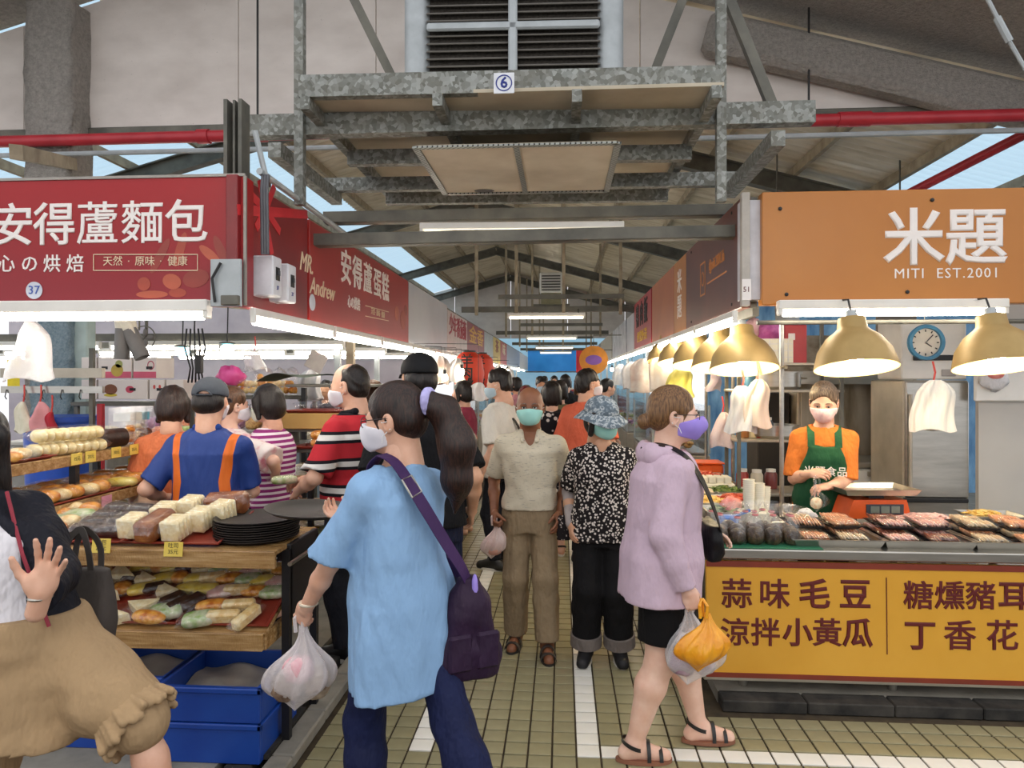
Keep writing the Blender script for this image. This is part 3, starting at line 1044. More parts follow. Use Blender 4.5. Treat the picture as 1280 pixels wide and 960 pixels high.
class SDF:
    """list of primitives, evaluated on a grid; every primitive only touches its own box"""

    def __init__(s):
        s.p = []
        s.post = []

    def cone(s, a, b, r1, r2, k=0.03, op='u', cap=None):
        a, b = V3(*a), V3(*b)
        R = max(r1, r2)
        lo, hi = np.minimum(a, b) - R, np.maximum(a, b) + R

        def f(X, Y, Z):
            ab = b - a
            L = ab.dot(ab) + 1e-12
            px, py, pz = X - a[0], Y - a[1], Z - a[2]
            t = np.clip((px * ab[0] + py * ab[1] + pz * ab[2]) / L, 0, 1)
            d = np.sqrt((px - t * ab[0]) ** 2 + (py - t * ab[1]) ** 2 + (pz - t * ab[2]) ** 2) - (r1 + (r2 - r1) * t)
            if cap is not None:
                q, n = V3(*cap[0]), _nrm(cap[1])
                d = np.maximum(d, (X - q[0]) * n[0] + (Y - q[1]) * n[1] + (Z - q[2]) * n[2])
            return d
        s.p.append((f, lo, hi, k, op))
        return s

    def ell(s, c, r, k=0.03, op='u', R=None):
        c, r = V3(*c), V3(*r)
        m = r.max() if R is not None else r

        def f(X, Y, Z):
            px, py, pz = X - c[0], Y - c[1], Z - c[2]
            if R is not None:
                px, py, pz = (R[0, 0] * px + R[1, 0] * py + R[2, 0] * pz, R[0, 1] * px + R[1, 1] * py + R[2, 1] * pz, R[0, 2] * px + R[1, 2] * py + R[2, 2] * pz)
            k0 = np.sqrt((px / r[0]) ** 2 + (py / r[1]) ** 2 + (pz / r[2]) ** 2)
            k1 = np.sqrt((px / r[0] ** 2) ** 2 + (py / r[1] ** 2) ** 2 + (pz / r[2] ** 2) ** 2) + 1e-9
            return k0 * (k0 - 1) / k1
        s.p.append((f, c - m, c + m, k, op))
        return s

    def loft(s, rows, k=0.03, op='u', n=2.3, twist=None):
        """rows of (z, cx, cy, rx, ry), rising z"""
        A = np.array(sorted(rows), float)
        lo = V3((A[:, 1] - A[:, 3]).min(), (A[:, 2] - A[:, 4]).min(), A[0, 0])
        hi = V3((A[:, 1] + A[:, 3]).max(), (A[:, 2] + A[:, 4]).max(), A[-1, 0])
        if twist is not None:
            m = max(hi[0] - lo[0], hi[1] - lo[1]) / 2
            lo[:2] -= m * .3
            hi[:2] += m * .3

        def f(X, Y, Z):
            z = Z[0, 0, :]
            g = lambda i: np.interp(z, A[:, 0], A[:, i])[None, None, :]
            px, py = X - g(1), Y - g(2)
            if twist is not None:
                a = np.interp(z, [q[0] for q in twist], [q[1] for q in twist])[None, None, :]
                px, py = px * np.cos(a) + py * np.sin(a), -px * np.sin(a) + py * np.cos(a)
            rx, ry = g(3), g(4)
            q = (np.abs(px / rx) ** n + np.abs(py / ry) ** n) ** (1 / n)
            d = (q - 1) * np.minimum(rx, ry)
            return np.maximum(d, np.maximum(A[0, 0] - Z, Z - A[-1, 0]))
        s.p.append((f, lo, hi, k, op))
        return s

    def cut(s, pt, nrm, k=0.004):
        """remove the side the normal points to"""
        pt, nrm = V3(*pt), _nrm(nrm)
        s.post.append((lambda X, Y, Z: (X - pt[0]) * nrm[0] + (Y - pt[1]) * nrm[1] + (Z - pt[2]) * nrm[2]))
        return s

    def cut_near(s, pt, nrm, rad):
        """like cut, but only close to pt (for sleeves)"""
        pt, nrm = V3(*pt), _nrm(nrm)

        def f(X, Y, Z):
            px, py, pz = X - pt[0], Y - pt[1], Z - pt[2]
            h = px * nrm[0] + py * nrm[1] + pz * nrm[2]
            rr = np.sqrt(np.maximum(px ** 2 + py ** 2 + pz ** 2 - h ** 2, 0))
            return np.minimum(h, rad - rr)
        s.post.append(f)
        return s

    def noise(s, amp, freq, seed=0, aniso=(1, 1, 1), n=5):
        rng = np.random.RandomState(seed)
        ks = rng.normal(size=(n, 3)) * freq * np.array(aniso)
        ph = rng.uniform(0, 6.28, n)
        s.post.append(('n', amp / math.sqrt(n), ks, ph))
        return s

    def mesh(s, h):
        add = [q for q in s.p if q[4] == 'u']
        lo = np.min([q[1] for q in add], axis=0) - 2.5 * h
        hi = np.max([q[2] for q in add], axis=0) + 2.5 * h
        N = np.ceil((hi - lo) / h).astype(int) + 1
        ax = [lo[i] + h * np.arange(N[i]) for i in range(3)]
        D = np.full(N, 0.12, np.float32)
        for f, a, b, k, op in s.p:
            mrg = max(k, .01) + 2.5 * h
            i0 = np.clip(np.floor((a - mrg - lo) / h).astype(int), 0, N - 1)
            i1 = np.clip(np.ceil((b + mrg - lo) / h).astype(int) + 1, 1, N)
            if (i1 <= i0).any():
                continue
            sl = tuple(slice(i0[i], i1[i]) for i in range(3))
            X, Y, Z = ax[0][sl[0]][:, None, None], ax[1][sl[1]][None, :, None], ax[2][sl[2]][None, None, :]
            d = f(X, Y, Z)
            cur = D[sl]
            if op == 'u':
                if k > 0:
                    hh = np.maximum(k - np.abs(d - cur), 0) / k
                    D[sl] = np.minimum(d, cur) - hh * hh * k * .25
                else:
                    D[sl] = np.minimum(d, cur)
            else:
                d = -d
                hh = np.maximum(k - np.abs(d - cur), 0) / max(k, 1e-6)
                D[sl] = np.maximum(d, cur) + hh * hh * k * .25
        X, Y, Z = ax[0][:, None, None], ax[1][None, :, None], ax[2][None, None, :]
        for f in s.post:
            if isinstance(f, tuple):
                _, amp, ks, ph = f
                acc = 0
                for kk, p in zip(ks, ph):
                    acc = acc + np.sin(X * kk[0] + Y * kk[1] + Z * kk[2] + p)
                D = D + amp * acc
            else:
                D = np.maximum(D, f(X, Y, Z))
        D[0], D[-1], D[:, 0], D[:, -1], D[:, :, 0], D[:, :, -1] = [0.05] * 6
        return surface_nets(D, lo, h)


def surface_nets(D, lo, h):
    S = D < 0
    n = np.array(D.shape) - 1
    cnt = np.zeros(n, np.int8)
    acc = np.zeros((*n, 3), np.float32)
    C = [(i, j, k) for i in (0, 1) for j in (0, 1) for k in (0, 1)]
    sub = lambda A, c: A[c[0]:c[0] + n[0], c[1]:c[1] + n[1], c[2]:c[2] + n[2]]
    tot = np.zeros(n, np.int8)
    for c in C:
        tot += sub(S, c)
    act = (tot > 0) & (tot < 8)
    I = np.argwhere(act)
    if len(I) == 0:
        return np.zeros((0, 3)), np.zeros((0, 4), int)
    vals = {c: D[I[:, 0] + c[0], I[:, 1] + c[1], I[:, 2] + c[2]] for c in C}
    P = np.zeros((len(I), 3))
    W = np.zeros(len(I))
    for a in C:
        for axi in range(3):
            if a[axi] == 1:
                continue
            b = list(a)
            b[axi] = 1
            b = tuple(b)
            va, vb = vals[a], vals[b]
            m = (va < 0) != (vb < 0)
            t = np.where(m, va / np.where(m, va - vb, 1), 0)
            for q in range(3):
                P[:, q] += np.where(m, a[q] + (t if q == axi else 0), 0)
            W += m
    P = (I + P / W[:, None]) * h + lo
    idx = np.full(n, -1, np.int64)
    idx[act] = np.arange(len(I))
    quads = []
    for axi in range(3):
        u, v = (axi + 1) % 3, (axi + 2) % 3
        s0 = [slice(0, None)] * 3
        s1 = [slice(0, None)] * 3
        s0[axi], s1[axi] = slice(0, -1), slice(1, None)
        A, B = S[tuple(s0)], S[tuple(s1)]
        for flip, M in ((False, A & ~B), (True, ~A & B)):
            e = np.argwhere(M)
            ok = (e[:, u] > 0) & (e[:, v] > 0) & (e[:, u] < D.shape[u] - 1) & (e[:, v] < D.shape[v] - 1)
            e = e[ok]
            q = []
            for du, dv in ((-1, -1), (0, -1), (0, 0), (-1, 0)):
                g = e.copy()
                g[:, u] += du
                g[:, v] += dv
                q.append(idx[g[:, 0], g[:, 1], g[:, 2]])
            q = np.stack(q, 1)
            quads.append(q[:, ::-1] if flip else q)
    Q = np.concatenate(quads)
    Q = Q[(Q >= 0).all(1)]
    return P, Q


def relax(P, Q, it=1, w=0.5):
    for _ in range(it):
        A = np.zeros_like(P)
        c = np.zeros(len(P))
        for i in range(4):
            for j in (1, 3):
                np.add.at(A, Q[:, i], P[Q[:, (i + j) % 4]])
                np.add.at(c, Q[:, i], 1)
        P = P * (1 - w) + w * A / np.maximum(c, 1)[:, None]
    return P


def cat(parts):
    Ps, Qs, o = [], [], 0
    for P, Q in parts:
        Ps.append(P)
        Qs.append(Q + o)
        o += len(P)
    return np.concatenate(Ps), np.concatenate(Qs)


def npmesh(name, PQ, mats, parent=None, smooth=True, mi=None):
    P, Q = PQ
    me = bpy.data.meshes.new(name)
    me.vertices.add(len(P))
    me.vertices.foreach_set('co', np.ascontiguousarray(P, np.float32).ravel())
    me.loops.add(Q.size)
    me.loops.foreach_set('vertex_index', np.ascontiguousarray(Q, np.int32).ravel())
    me.polygons.add(len(Q))
    me.polygons.foreach_set('loop_start', np.arange(0, Q.size, 4, dtype=np.int32))
    me.polygons.foreach_set('use_smooth', np.ones(len(Q), bool) if smooth else np.zeros(len(Q), bool))
    for m in (mats if isinstance(mats, (list, tuple)) else [mats]):
        me.materials.append(m)
    if mi is not None:
        me.polygons.foreach_set('material_index', mi.astype(np.int32))
    me.update(calc_edges=True)
    me.validate()
    o = bpy.data.objects.new(name, me)
    COL.objects.link(o)
    o.parent = parent
    return o


def rotm(z=0.0, x=0.0, y=0.0):
    return np.array(Matrix.Rotation(z, 3, 'Z') @ Matrix.Rotation(x, 3, 'X') @ Matrix.Rotation(y, 3, 'Y'))


# ---------------------------------------------------------------- heads (head space: origin mid head, face towards +Y, 0.225 tall)
HC = {}


def head_sdf(fem=False, full=True):
    f = SDF()
    f.ell((0, -.012, .030), (.076, .094, .086), .02)
    f.ell((0, .018, -.035), (.062, .070, .075), .05)
    f.ell((0, .050, -.078), (.034 if fem else .038, .034, .030), .04)
    f.ell((0, .072, -.045), (.040, .022, .042), .03)
    for s in (-1, 1):
        f.ell((s * .044, .050, -.025), (.024, .026, .026), .03)            # cheek
        f.ell((s * .030, .0755, .012), (.026, .012, .009), .012)           # brow
        f.ell((s * .079, -.012, -.012), (.010, .020, .034), .008)          # ear
        f.ell((s * .080, -.006, -.010), (.006, .010, .020), .006, 'd')
        f.ell((s * .032, .089, -.004), (.017, .014, .010), .012, 'd')       # eye socket
        f.ell((s * .032, .074, -.004), (.0155, .0125, .0115), .004)          # lid
        f.ell((s * .032, .092, -.0045), (.0135, .012, .0050), .003, 'd')     # eye opening
    f.cone((0, .086, .004), (0, .108, -.030), .009, .0125, .014)            # nose
    for s in (-1, 1):
        f.ell((s * .011, .098, -.033), (.009, .010, .008), .008)
    f.ell((0, .090, -.059), (.024, .010, .006), .007)
    f.ell((0, .089, -.069), (.020, .010, .007), .006)
    f.ell((0, .100, -.0635), (.024, .010, .0012), .003, 'd')
    f.cone((0, -.02, -.05), (0, -.035, -.16), .056 if fem else .062, .056 if fem else .062, .03)
    return f


def head_geo(key, h):
    if (key, h) not in HC:
        P, Q = head_sdf(key == 'f').mesh(h)
        HC[(key, h)] = (relax(P, Q, 1, .3), Q)
    return HC[(key, h)]


def hair_sdf(style, seed=1):
    f = SDF()
    face = lambda z, y=.095, rx=.062, rz=.085: f.ell((0, y, z), (rx, .075, rz), .01, 'd')
    if style in ('short', 'spiky'):
        f.ell((0, -.016, .040), (.086, .102, .092), .02)
        f.ell((0, -.050, -.02), (.078, .062, .072), .03)
        face(-.030, .105, .066, .095)
        for s in (-1, 1):
            f.ell((s * .088, .012, -.030), (.03, .045, .05), .01, 'd')
            f.ell((s * .094, -.012, -.012), (.018, .03, .042), .008, 'd')
        f.noise(.0035, 70, seed, (1, 1, .6), 7)
    elif style == 'balding':
        f.ell((0, -.035, .022), (.086, .085, .090), .02)
        f.ell((0, -.055, -.02), (.077, .056, .070), .03)
        f.ell((0, .05, .10), (.062, .075, .052), .012, 'd')
        f.ell((0, .085, .02), (.09, .062, .10), .012, 'd')
        for s in (-1, 1):
            f.ell((s * .088, .02, -.030), (.03, .05, .05), .01, 'd')
            f.ell((s * .094, -.012, -.012), (.018, .03, .042), .008, 'd')
        f.noise(.0025, 70, seed, (1, 1, .6), 7)
    elif style == 'fringe_gray':                       # side-shaved elderly
        f.ell((0, -.030, .005), (.083, .085, .070), .02)
        f.ell((0, -.055, -.02), (.074, .054, .060), .03)
        f.ell((0, .0, .095), (.095, .11, .066), .012, 'd')
        f.ell((0, .085, .0), (.09, .074, .10), .012, 'd')
        for s in (-1, 1):
            f.ell((s * .094, -.008, -.015), (.020, .032, .045), .008, 'd')
    elif style == 'capped':
        f.ell((0, -.030, .0), (.081, .080, .070), .02)
        f.ell((0, -.055, -.025), (.074, .056, .058), .03)
        f.ell((0, .085, .0), (.09, .080, .10), .012, 'd')
        for s in (-1, 1):
            f.ell((s * .094, -.006, -.015), (.020, .034, .045), .008, 'd')
        f.cut((0, 0, .03), (0, 0, 1)).noise(.002, 80, seed, (1, 1, .6), 7)
    elif style in ('tied', 'bun', 'pony'):
        f.ell((0, -.014, .036), (.085, .102, .094), .02)
        f.ell((0, -.055, -.01), (.076, .058, .066), .03)
        face(-.028, .108, .064, .098)
        for s in (-1, 1):
            f.ell((s * .092, .015, -.055), (.03, .055, .05), .01, 'd')
            f.ell((s * .095, -.010, -.018), (.016, .026, .040), .008, 'd')
            f.cone((s * .070, .045, .025), (s * .073, .026, -.032), .008, .003, .012)
        if style == 'bun':
            f.ell((0, -.128, -.030), (.034, .030, .034), .012)
        f.noise(.0016, 90, seed, (1, .3, .3), 7)
    elif style == 'bob':
        f.ell((0, -.014, .038), (.089, .104, .095), .02)
        f.ell((0, -.045, -.035), (.090, .072, .085), .04)
        for s in (-1, 1):
            f.cone((s * .075, .03, .03), (s * .082, .015, -.085), .026, .018, .02)
        face(-.030, .108, .062, .092)
        f.noise(.0028, 75, seed, (1, 1, .4), 7)
    elif style == 'long':
        f.ell((0, -.014, .038), (.089, .104, .095), .02)
        f.ell((0, -.045, -.05), (.092, .075, .12), .04)
        for s in (-1, 1):
            f.cone((s * .075, .03, .03), (s * .085, .0, -.20), .026, .022, .02)
        f.ell((0, -.06, -.14), (.085, .05, .11), .03)
        face(-.030, .108, .060, .100)
        f.noise(.0026, 75, seed, (1, 1, .3), 7)
    return f


def hair_geo(style, h, seed=1):
    k = ('hair' + style, h, seed)
    if k not in HC:
        P, Q = hair_sdf(style, seed).mesh(h)
        HC[k] = (P, Q)
    return HC[k]


def cap_sdf(kind='cap'):
    f = SDF()
    if kind == 'cap':
        f.ell((0, -.010, .040), (.093, .112, .092), .01)
        f.cut((0, 0, .014), (0, -.12, -1))
        f.ell((0, .03, .045), (.06, .06, .06), .01)
    return f


# ---------------------------------------------------------------- hands (hand space: wrist at origin, fingers +Y, palm faces -Z, thumb on +X for a left... mirrored by sx)
def hand_sdf(curl=(.35, .35, .4, .45), spread=.06, thumb=(.7, .25), grip=0.0):
    f = SDF()
    f.cone((0, -.05, 0), (0, .012, 0), .026, .027, .01)
    f.ell((0, .050, -.002), (.040, .052, .0155), .014)
    f.ell((.006, .022, -.006), (.028, .032, .018), .014)
    f.ell((.026, .032, -.010), (.018, .030, .016), .014)
    Ls = (.070, .078, .072, .056)
    xs = (.030, .010, -.011, -.030)
    for i in range(4):
        a = -spread * (i - 1.3)
        p = V3(xs[i], .088 - abs(i - 1.3) * .004, 0)
        tot = 0.0
        seg = (.45, .31, .24)
        r = (.0091, .0084, .0077, .0068)
        if i == 3:
            r = tuple(q * .87 for q in r)
        for j in range(3):
            tot += curl[i] * (1.0 if j < 2 else .8)
            d = V3(math.sin(a) * math.cos(tot), math.cos(a) * math.cos(tot), -math.sin(tot))
            q = p + d * Ls[i] * seg[j]
            f.cone(p, q, r[j], r[j + 1], .005 if j else .007)
            p = q
    th, tc = thumb
    p = V3(.028, .022, -.008)
    d = V3(math.sin(th), math.cos(th) * .9, -tc)
    q = p + _nrm(d) * .040
    f.cone(p, q, .0145, .0115, .014)
    d2 = V3(math.sin(th - .35), math.cos(th - .35), -tc - .12 - grip)
    q2 = q + _nrm(d2) * .030
    f.cone(q, q2, .0115, .0095, .006)
    q3 = q2 + _nrm(V3(math.sin(th - .6), math.cos(th - .6), -tc - .2 - grip)) * .022
    f.cone(q2, q3, .0095, .0078, .006)
    return f


HP = {'relax': dict(curl=(.30, .36, .42, .48), spread=.03, thumb=(.55, .35)),
      'grip': dict(curl=(1.05, 1.1, 1.12, 1.1), spread=.0, thumb=(.35, .75), grip=.25),
      'open': dict(curl=(.10, .05, .09, .16), spread=.21, thumb=(1.0, .12)),
      'hold': dict(curl=(.55, .58, .6, .62), spread=.03, thumb=(.7, .55))}


def hand_geo(pose, h):
    k = ('hand', pose, h)
    if k not in HC:
        P, Q = hand_sdf(**HP[pose]).mesh(h)
        HC[k] = (P, Q)
    return HC[k]


def place_hand(pose, h, wrist, fwd, palm, left, sc=1.0):
    P, Q = hand_geo(pose, h)
    P = P.copy()
    y = _nrm(fwd)
    z = -_nrm(np.asarray(palm) - y * np.dot(palm, y))
    x = np.cross(y, z)
    if not left:                         # canonical: thumb on +X, palm -Z, fingers +Y  = a left hand
        P[:, 0] *= -1
        Q = Q[:, ::-1]
    R = np.stack([x, y, z], 1)
    return (P * sc) @ R.T + V3(*wrist), Q


def ik(a, b, l1, l2, pole):
    a, b = V3(*a), V3(*b)
    d = b - a
    L = np.linalg.norm(d)
    L2 = min(L, (l1 + l2) * .999)
    u = d / (L + 1e-9)
    b2 = a + u * L2
    x = (l1 * l1 - l2 * l2 + L2 * L2) / (2 * L2)
    hh = math.sqrt(max(l1 * l1 - x * x, 0))
    p = V3(*pole)
    p = p - u * p.dot(u)
    return a + u * x + _nrm(p) * hh, b2


SKIN = {}


def skin(tone):
    k = 'skin_' + tone
    c = {'light': ('#e2b49b', '#d6a286'), 'fair': ('#ecc5b0', '#e0b199'), 'tan': ('#c08e6c', '#ad7a58'), 'brown': ('#8f5d40', '#79492f'), 'mid': ('#d7a585', '#c89372')}[tone]
    return mat(k, c[0], 0.5, c2=c[1], scale=14, sub=0.06, bump=.08, bscale=160)


def hairmat(name, c, c2):
    def fn(t):
        v = t.coord((1, 1, .12))
        n = t.noise(v, 170, 3)
        t.color(t.ramp(n, [(0.35, c), (0.7, c2)]))
        t.bump(n, .7, .004)
    return nmat('hair_' + name, fn, 0.42)


HB = hairmat('black', '#100c0b', '#2c2320')
HBR = hairmat('brown', '#3a2416', '#6d4a30')
HLB = hairmat('light_brown', '#4f3520', '#8c6640')
HG = hairmat('grey', '#4b4643', '#8e8883')


def cloth(name, c, var=0.1, rough=.85, fold=.5, scale=7, c2=None):
    def fn(t):
        v = t.coord()
        n = t.noise(v, scale, 4)
        cc = _rgb(c)
        hi = _rgb(c2) if c2 else tuple(min(1, q * (1 + var)) for q in cc)
        t.color(t.ramp(n, [(0.3, tuple(q * (1 - var) for q in cc)), (0.7, hi)]))
        w = t.noise(t.coord((1, 1, .55)), 14, 3, .6)
        w2 = t.noise(t.coord((1, 1, .35)), 5.5, 4, .65)
        t.bump(t.math('ADD', w, t.math('MULTIPLY', w2, 2.2)), fold, .045)
    return nmat('cloth_' + name, fn, rough, spec=.25)


def person(name, label, loc, face, height, tone='mid', fem=False, h=.012, group=None, build=1.0, lean=0.0, side=0.0, twist=0.0,
           handL=None, handR=None, elL=(-.3, -1, 0), elR=(.3, -1, 0), poseL='relax', poseR='relax', palmL=(1, 0, 0), palmR=(-1, 0, 0), fwdL=None, fwdR=None,
           footL=(-.09, 0), footR=(.09, 0), toeL=0.0, toeR=0.0, pelvis=(0, 0, 0), kneeL=(0, 1, 0), kneeR=(0, 1, 0), ankL=None, ankR=None,
           headyaw=0.0, headpitch=0.0, headroll=0.0, hair='short', hairmat_=None, seed=1, z0=0.0, eyes=True, hands=True, shrink=1.0, head_sc=1.06, hand_sc=1.0, bust=0.0, belly=0.0):
    """pose given in metres for a 1.70 m body, scaled; local frame: +Y forward, +X to the person's right"""
    s = height / 1.70
    root = thing(name, label, 'person', (loc[0], loc[1], z0), face, group)
    J = {}
    pel = V3(pelvis[0], pelvis[1], .93 + pelvis[2])
    sp = V3(math.sin(side) * .5, math.sin(lean) * .5, .5 * math.cos(lean) * math.cos(side))
    nb = pel + sp
    T = rotm(twist)
    sw = (.156 if fem else .174) * (0.9 + .1 * build)
    J['pel'], J['nb'] = pel, nb
    for n, sg in (('L', -1), ('R', 1)):
        J['sh' + n] = nb + T @ V3(sg * sw, 0, -.092)
        J['hip' + n] = pel + V3(sg * .088, 0, -.03)
        ft = (footL, footR)[n == 'R']
        ak = (ankL, ankR)[n == 'R']
        a = V3(ft[0], ft[1], .075) if ak is None else V3(*ak)
        J['kn' + n], J['an' + n] = ik(J['hip' + n], a, .425, .415, (kneeL, kneeR)[n == 'R'])
        hd = (handL, handR)[n == 'R']
        if hd is None:
            hd = J['sh' + n] + V3(sg * .06, .06, -.50)
        J['el' + n], J['wr' + n] = ik(J['sh' + n], hd, .285, .25, (elL, elR)[n == 'R'])
        toe = (toeL, toeR)[n == 'R']
        J['toe' + n] = J['an' + n] + V3(math.sin(toe) * -.14, math.cos(toe) * .14, -.045)
        f = (fwdL, fwdR)[n == 'R']
        J['hf' + n] = _nrm(J['wr' + n] - J['el' + n]) if f is None else _nrm(f)
    hc = nb + V3(0, .025 + .06 * math.sin(lean), .165)
    J['hc'] = hc
    b = build
    f = SDF()
    g = .93 * shrink
    ba = math.sqrt(b)
    wz = lambda t: pel * (1 - t) + nb * t
    f.cone(nb + V3(0, -.01, -.03), hc + V3(0, -.02, -.05), .055, .052, .02)
    rows = []
    for t, rx, ry in ((-.16, .150, .105), (0, .152, .105), (.25, .125, .09), (.5, .135, .098), (.75, .150, .102), (.92, .10, .075)):
        c = wz(t)
        rows.append((c[2], c[0], c[1], rx * g * (.5 + .5 * b), ry * g * (.3 + .7 * b)))
    f.loft(rows, .03, twist=[(pel[2], 0), (nb[2], twist)])
    for n in 'LR':
        f.cone(wz(.9), J['sh' + n], .05, .052, .05)
        f.cone(J['sh' + n], J['el' + n], .043 * ba, .037 * ba, .03)
        f.cone(J['el' + n], J['el' + n] * .6 + J['wr' + n] * .4, .038 * ba, .037 * ba, .02)
        f.cone(J['el' + n] * .6 + J['wr' + n] * .4, J['wr' + n], .037 * ba, .026, .02)
        f.cone(J['hip' + n], J['kn' + n], .074 * b, .054 * b, .04)
        up = J['kn' + n] * .68 + J['an' + n] * .32
        back = np.cross(_nrm(J['an' + n] - J['kn' + n]), V3(1, 0, 0))
        f.cone(J['kn' + n], up + back * .010, .049 * b, .051 * b, .03)
        f.cone(up + back * .010, J['an' + n], .051 * b, .036, .03)
        heel = J['an' + n] + (J['an' + n] - J['toe' + n]) * V3(1, 1, 0) * .28 + V3(0, 0, -.035)
        f.cone(J['an' + n], heel, .036, .028, .03)
        f.cone(heel + V3(0, 0, .004), J['toe' + n] + V3(0, 0, -.004), .028, .026, .03)
        f.cone(J['an' + n], J['toe' + n], .034, .022, .03)
    parts = [f.mesh(h)]
    HR = rotm(headyaw, headpitch, headroll)
    J['HR'] = HR
    hh = max(h * .55, .005)
    P, Q = head_geo('f' if fem else 'm', round(hh, 4))
    parts.append(((P * head_sc) @ HR.T + hc, Q))
    if hands:
        for n in 'LR':
            pm = (palmL, palmR)[n == 'R']
            pz = (poseL, poseR)[n == 'R']
            parts.append(place_hand(pz, max(h * .36, .0042), J['wr' + n], J['hf' + n], pm, n == 'L', (.92 if fem else 1.0) * hand_sc))
    P, Q = cat(parts)
    bd = npmesh('body', (P * s, Q), skin(tone), root)
    root['_s'] = s
    ctx = dict(root=root, J=J, s=s, h=h, fem=fem, b=b, nb=nb, pel=pel, twist=twist, HR=HR, hc=hc, hs=head_sc, seed=seed, wz=wz)
    if hair:
        P, Q = hair_geo(hair, round(max(h * .5, .005), 4), seed)
        headpart(ctx, 'hair', (P, Q), hairmat_ or HB)
    if eyes:
        for sx in (-1, 1):
            mb = MB().blob((sx * .032, .0785, -.004), (.0135, .0085, .0080), 10, 7)
            o = mb.build('eye', mat('eye_white', '#e8e2dc', .2, var=0), None, smooth=2)
            _headxf(ctx, o)
            i = MB().blob((sx * .032, .0862, -.004), (.0058, .0028, .0058), 10, 6).build('iris', mat('iris_dark', '#1d120c', .15, var=0), o, smooth=2)
            lo_ = MB().tube([(sx * .018, .0895, -.001), (sx * .032, .0915, .0025), (sx * .047, .085, -.001)], .0018, 5).build('eyelash', BLACK, o)
            e = MB().tube([(sx * .014, .0915, .016), (sx * .030, .0905, .0215), (sx * .050, .079, .017)], [.0030, .0038, .0018], 6, flat=.6).build('eyebrow', hairmat_ or HB, None)
            _headxf(ctx, e)
    return ctx


def _headxf(ctx, o):
    """put a head-space object under the person"""
    M = Matrix.Identity(4)
    R = ctx['HR']
    for i in range(3):
        for j in range(3):
            M[i][j] = R[i][j] * ctx['s'] * ctx['hs']
        M[i][3] = ctx['hc'][i] * ctx['s']
    o.parent = ctx['root']
    o.matrix_local = M
    return o


def headpart(ctx, name, PQ, m):
    P, Q = PQ
    P2 = ((P * ctx['hs']) @ ctx['HR'].T + ctx['hc']) * ctx['s']
    return npmesh(name, (P2, Q), m, ctx['root'])


def garment(ctx, name, f, m, h=None, sub=None, rl=0):
    P, Q = f.mesh(h or ctx['h'])
    if rl:
        P = relax(P, Q, rl, .5)
    return npmesh(name, (P * ctx['s'], Q), m, sub or ctx['root'])


def shirt(ctx, m, sleeve=.62, hem=.88, loose=.0, flare=.0, slv_r=.0, neck=.068, vneck=0.0, long=False, name='shirt', fold=.004, h=None, cuff=0.0, front=0.0, tail=0.0, noneck=False):
    J, b, nb, pel = ctx['J'], ctx['b'], ctx['nb'], ctx['pel']
    fem = ctx['fem']
    f = SDF()
    wz = ctx['wz']
    rows = []
    tb = (hem - pel[2]) / (nb[2] - pel[2])
    prof = [(tb, .168 + flare, .122 + flare * .8)]
    for t, rx, ry in ((0.02, .164, .120), (.28, .146 if fem else .156, .112), (.52, .152 if fem else .166, .120 if fem else .116), (.74, .160 if fem else .178, .118), (.9, .120, .088), (.985, .07, .066)):
        if t > tb + .04:
            u = max(0, (.6 - t)) / .6
            prof.append((t, rx + flare * u, ry + flare * .8 * u))
    for t, rx, ry in prof:
        c = wz(t)
        rows.append((c[2], c[0], c[1] + front * max(0, 1 - abs(t - .3) * 2), (rx + loose) * (.45 + .55 * b), (ry + loose) * (.25 + .75 * b)))
    f.loft(rows, .03, n=2.4, twist=[(pel[2], 0), (nb[2], ctx['twist'])])
    if fem:
        T = rotm(ctx['twist'])
        for sx in (-1, 1):
            f.ell(wz(.62) + T @ V3(sx * .07, .075 + loose * .5, 0), (.07, .06, .065), .04)
    ba = math.sqrt(b)
    for n in 'LR':
        sh, el, wr = J['sh' + n], J['el' + n], J['wr' + n]
        f.cone(wz(.93), sh, .052, .052 + loose * .3, .05)
        u = _nrm(el - sh)
        if long:
            f.cone(sh, el, .054 * ba + loose * .4, .052 * ba + slv_r, .035)
            fe = wr - _nrm(wr - el) * cuff
            f.cone(el, el * .5 + fe * .5, .052 * ba + slv_r, .046 * ba + slv_r, .02)
            f.cone(el * .5 + fe * .5, fe + _nrm(wr - el) * .03, .046 * ba + slv_r, .036 * ba + slv_r * .6, .012, cap=(fe, wr - el))
        elif sleeve > 0:
            f.cone(sh, sh + (el - sh) * min(1.2, sleeve + .25), .054 * ba + loose * .4, .052 * ba + slv_r * 1.2, .03, cap=(sh + (el - sh) * sleeve, u))
        else:
            f.cone(sh + u * .02 + V3(.05 * (1 if n == 'R' else -1), 0, 0), sh + u * .3 + V3(.05 * (1 if n == 'R' else -1), 0, 0), .06, .06, .008, 'd')
    if not noneck:
        f.cone(nb + V3(0, .012, -.012), nb + V3(0, .02, .16), neck, neck, .008, 'd')
    if vneck:
        f.cone(nb + V3(0, .07, -.0), nb + V3(0, .115, -vneck), .045, .006, .006, 'd')
    f.noise(fold, 22, ctx['seed'], (1, 1, .55), 6).noise(fold * .35, 55, ctx['seed'] + 3, (1, 1, .5), 6)
    f.cut((0, pel[1], hem), (0, tail, -1))
    return garment(ctx, name, f, m, h)


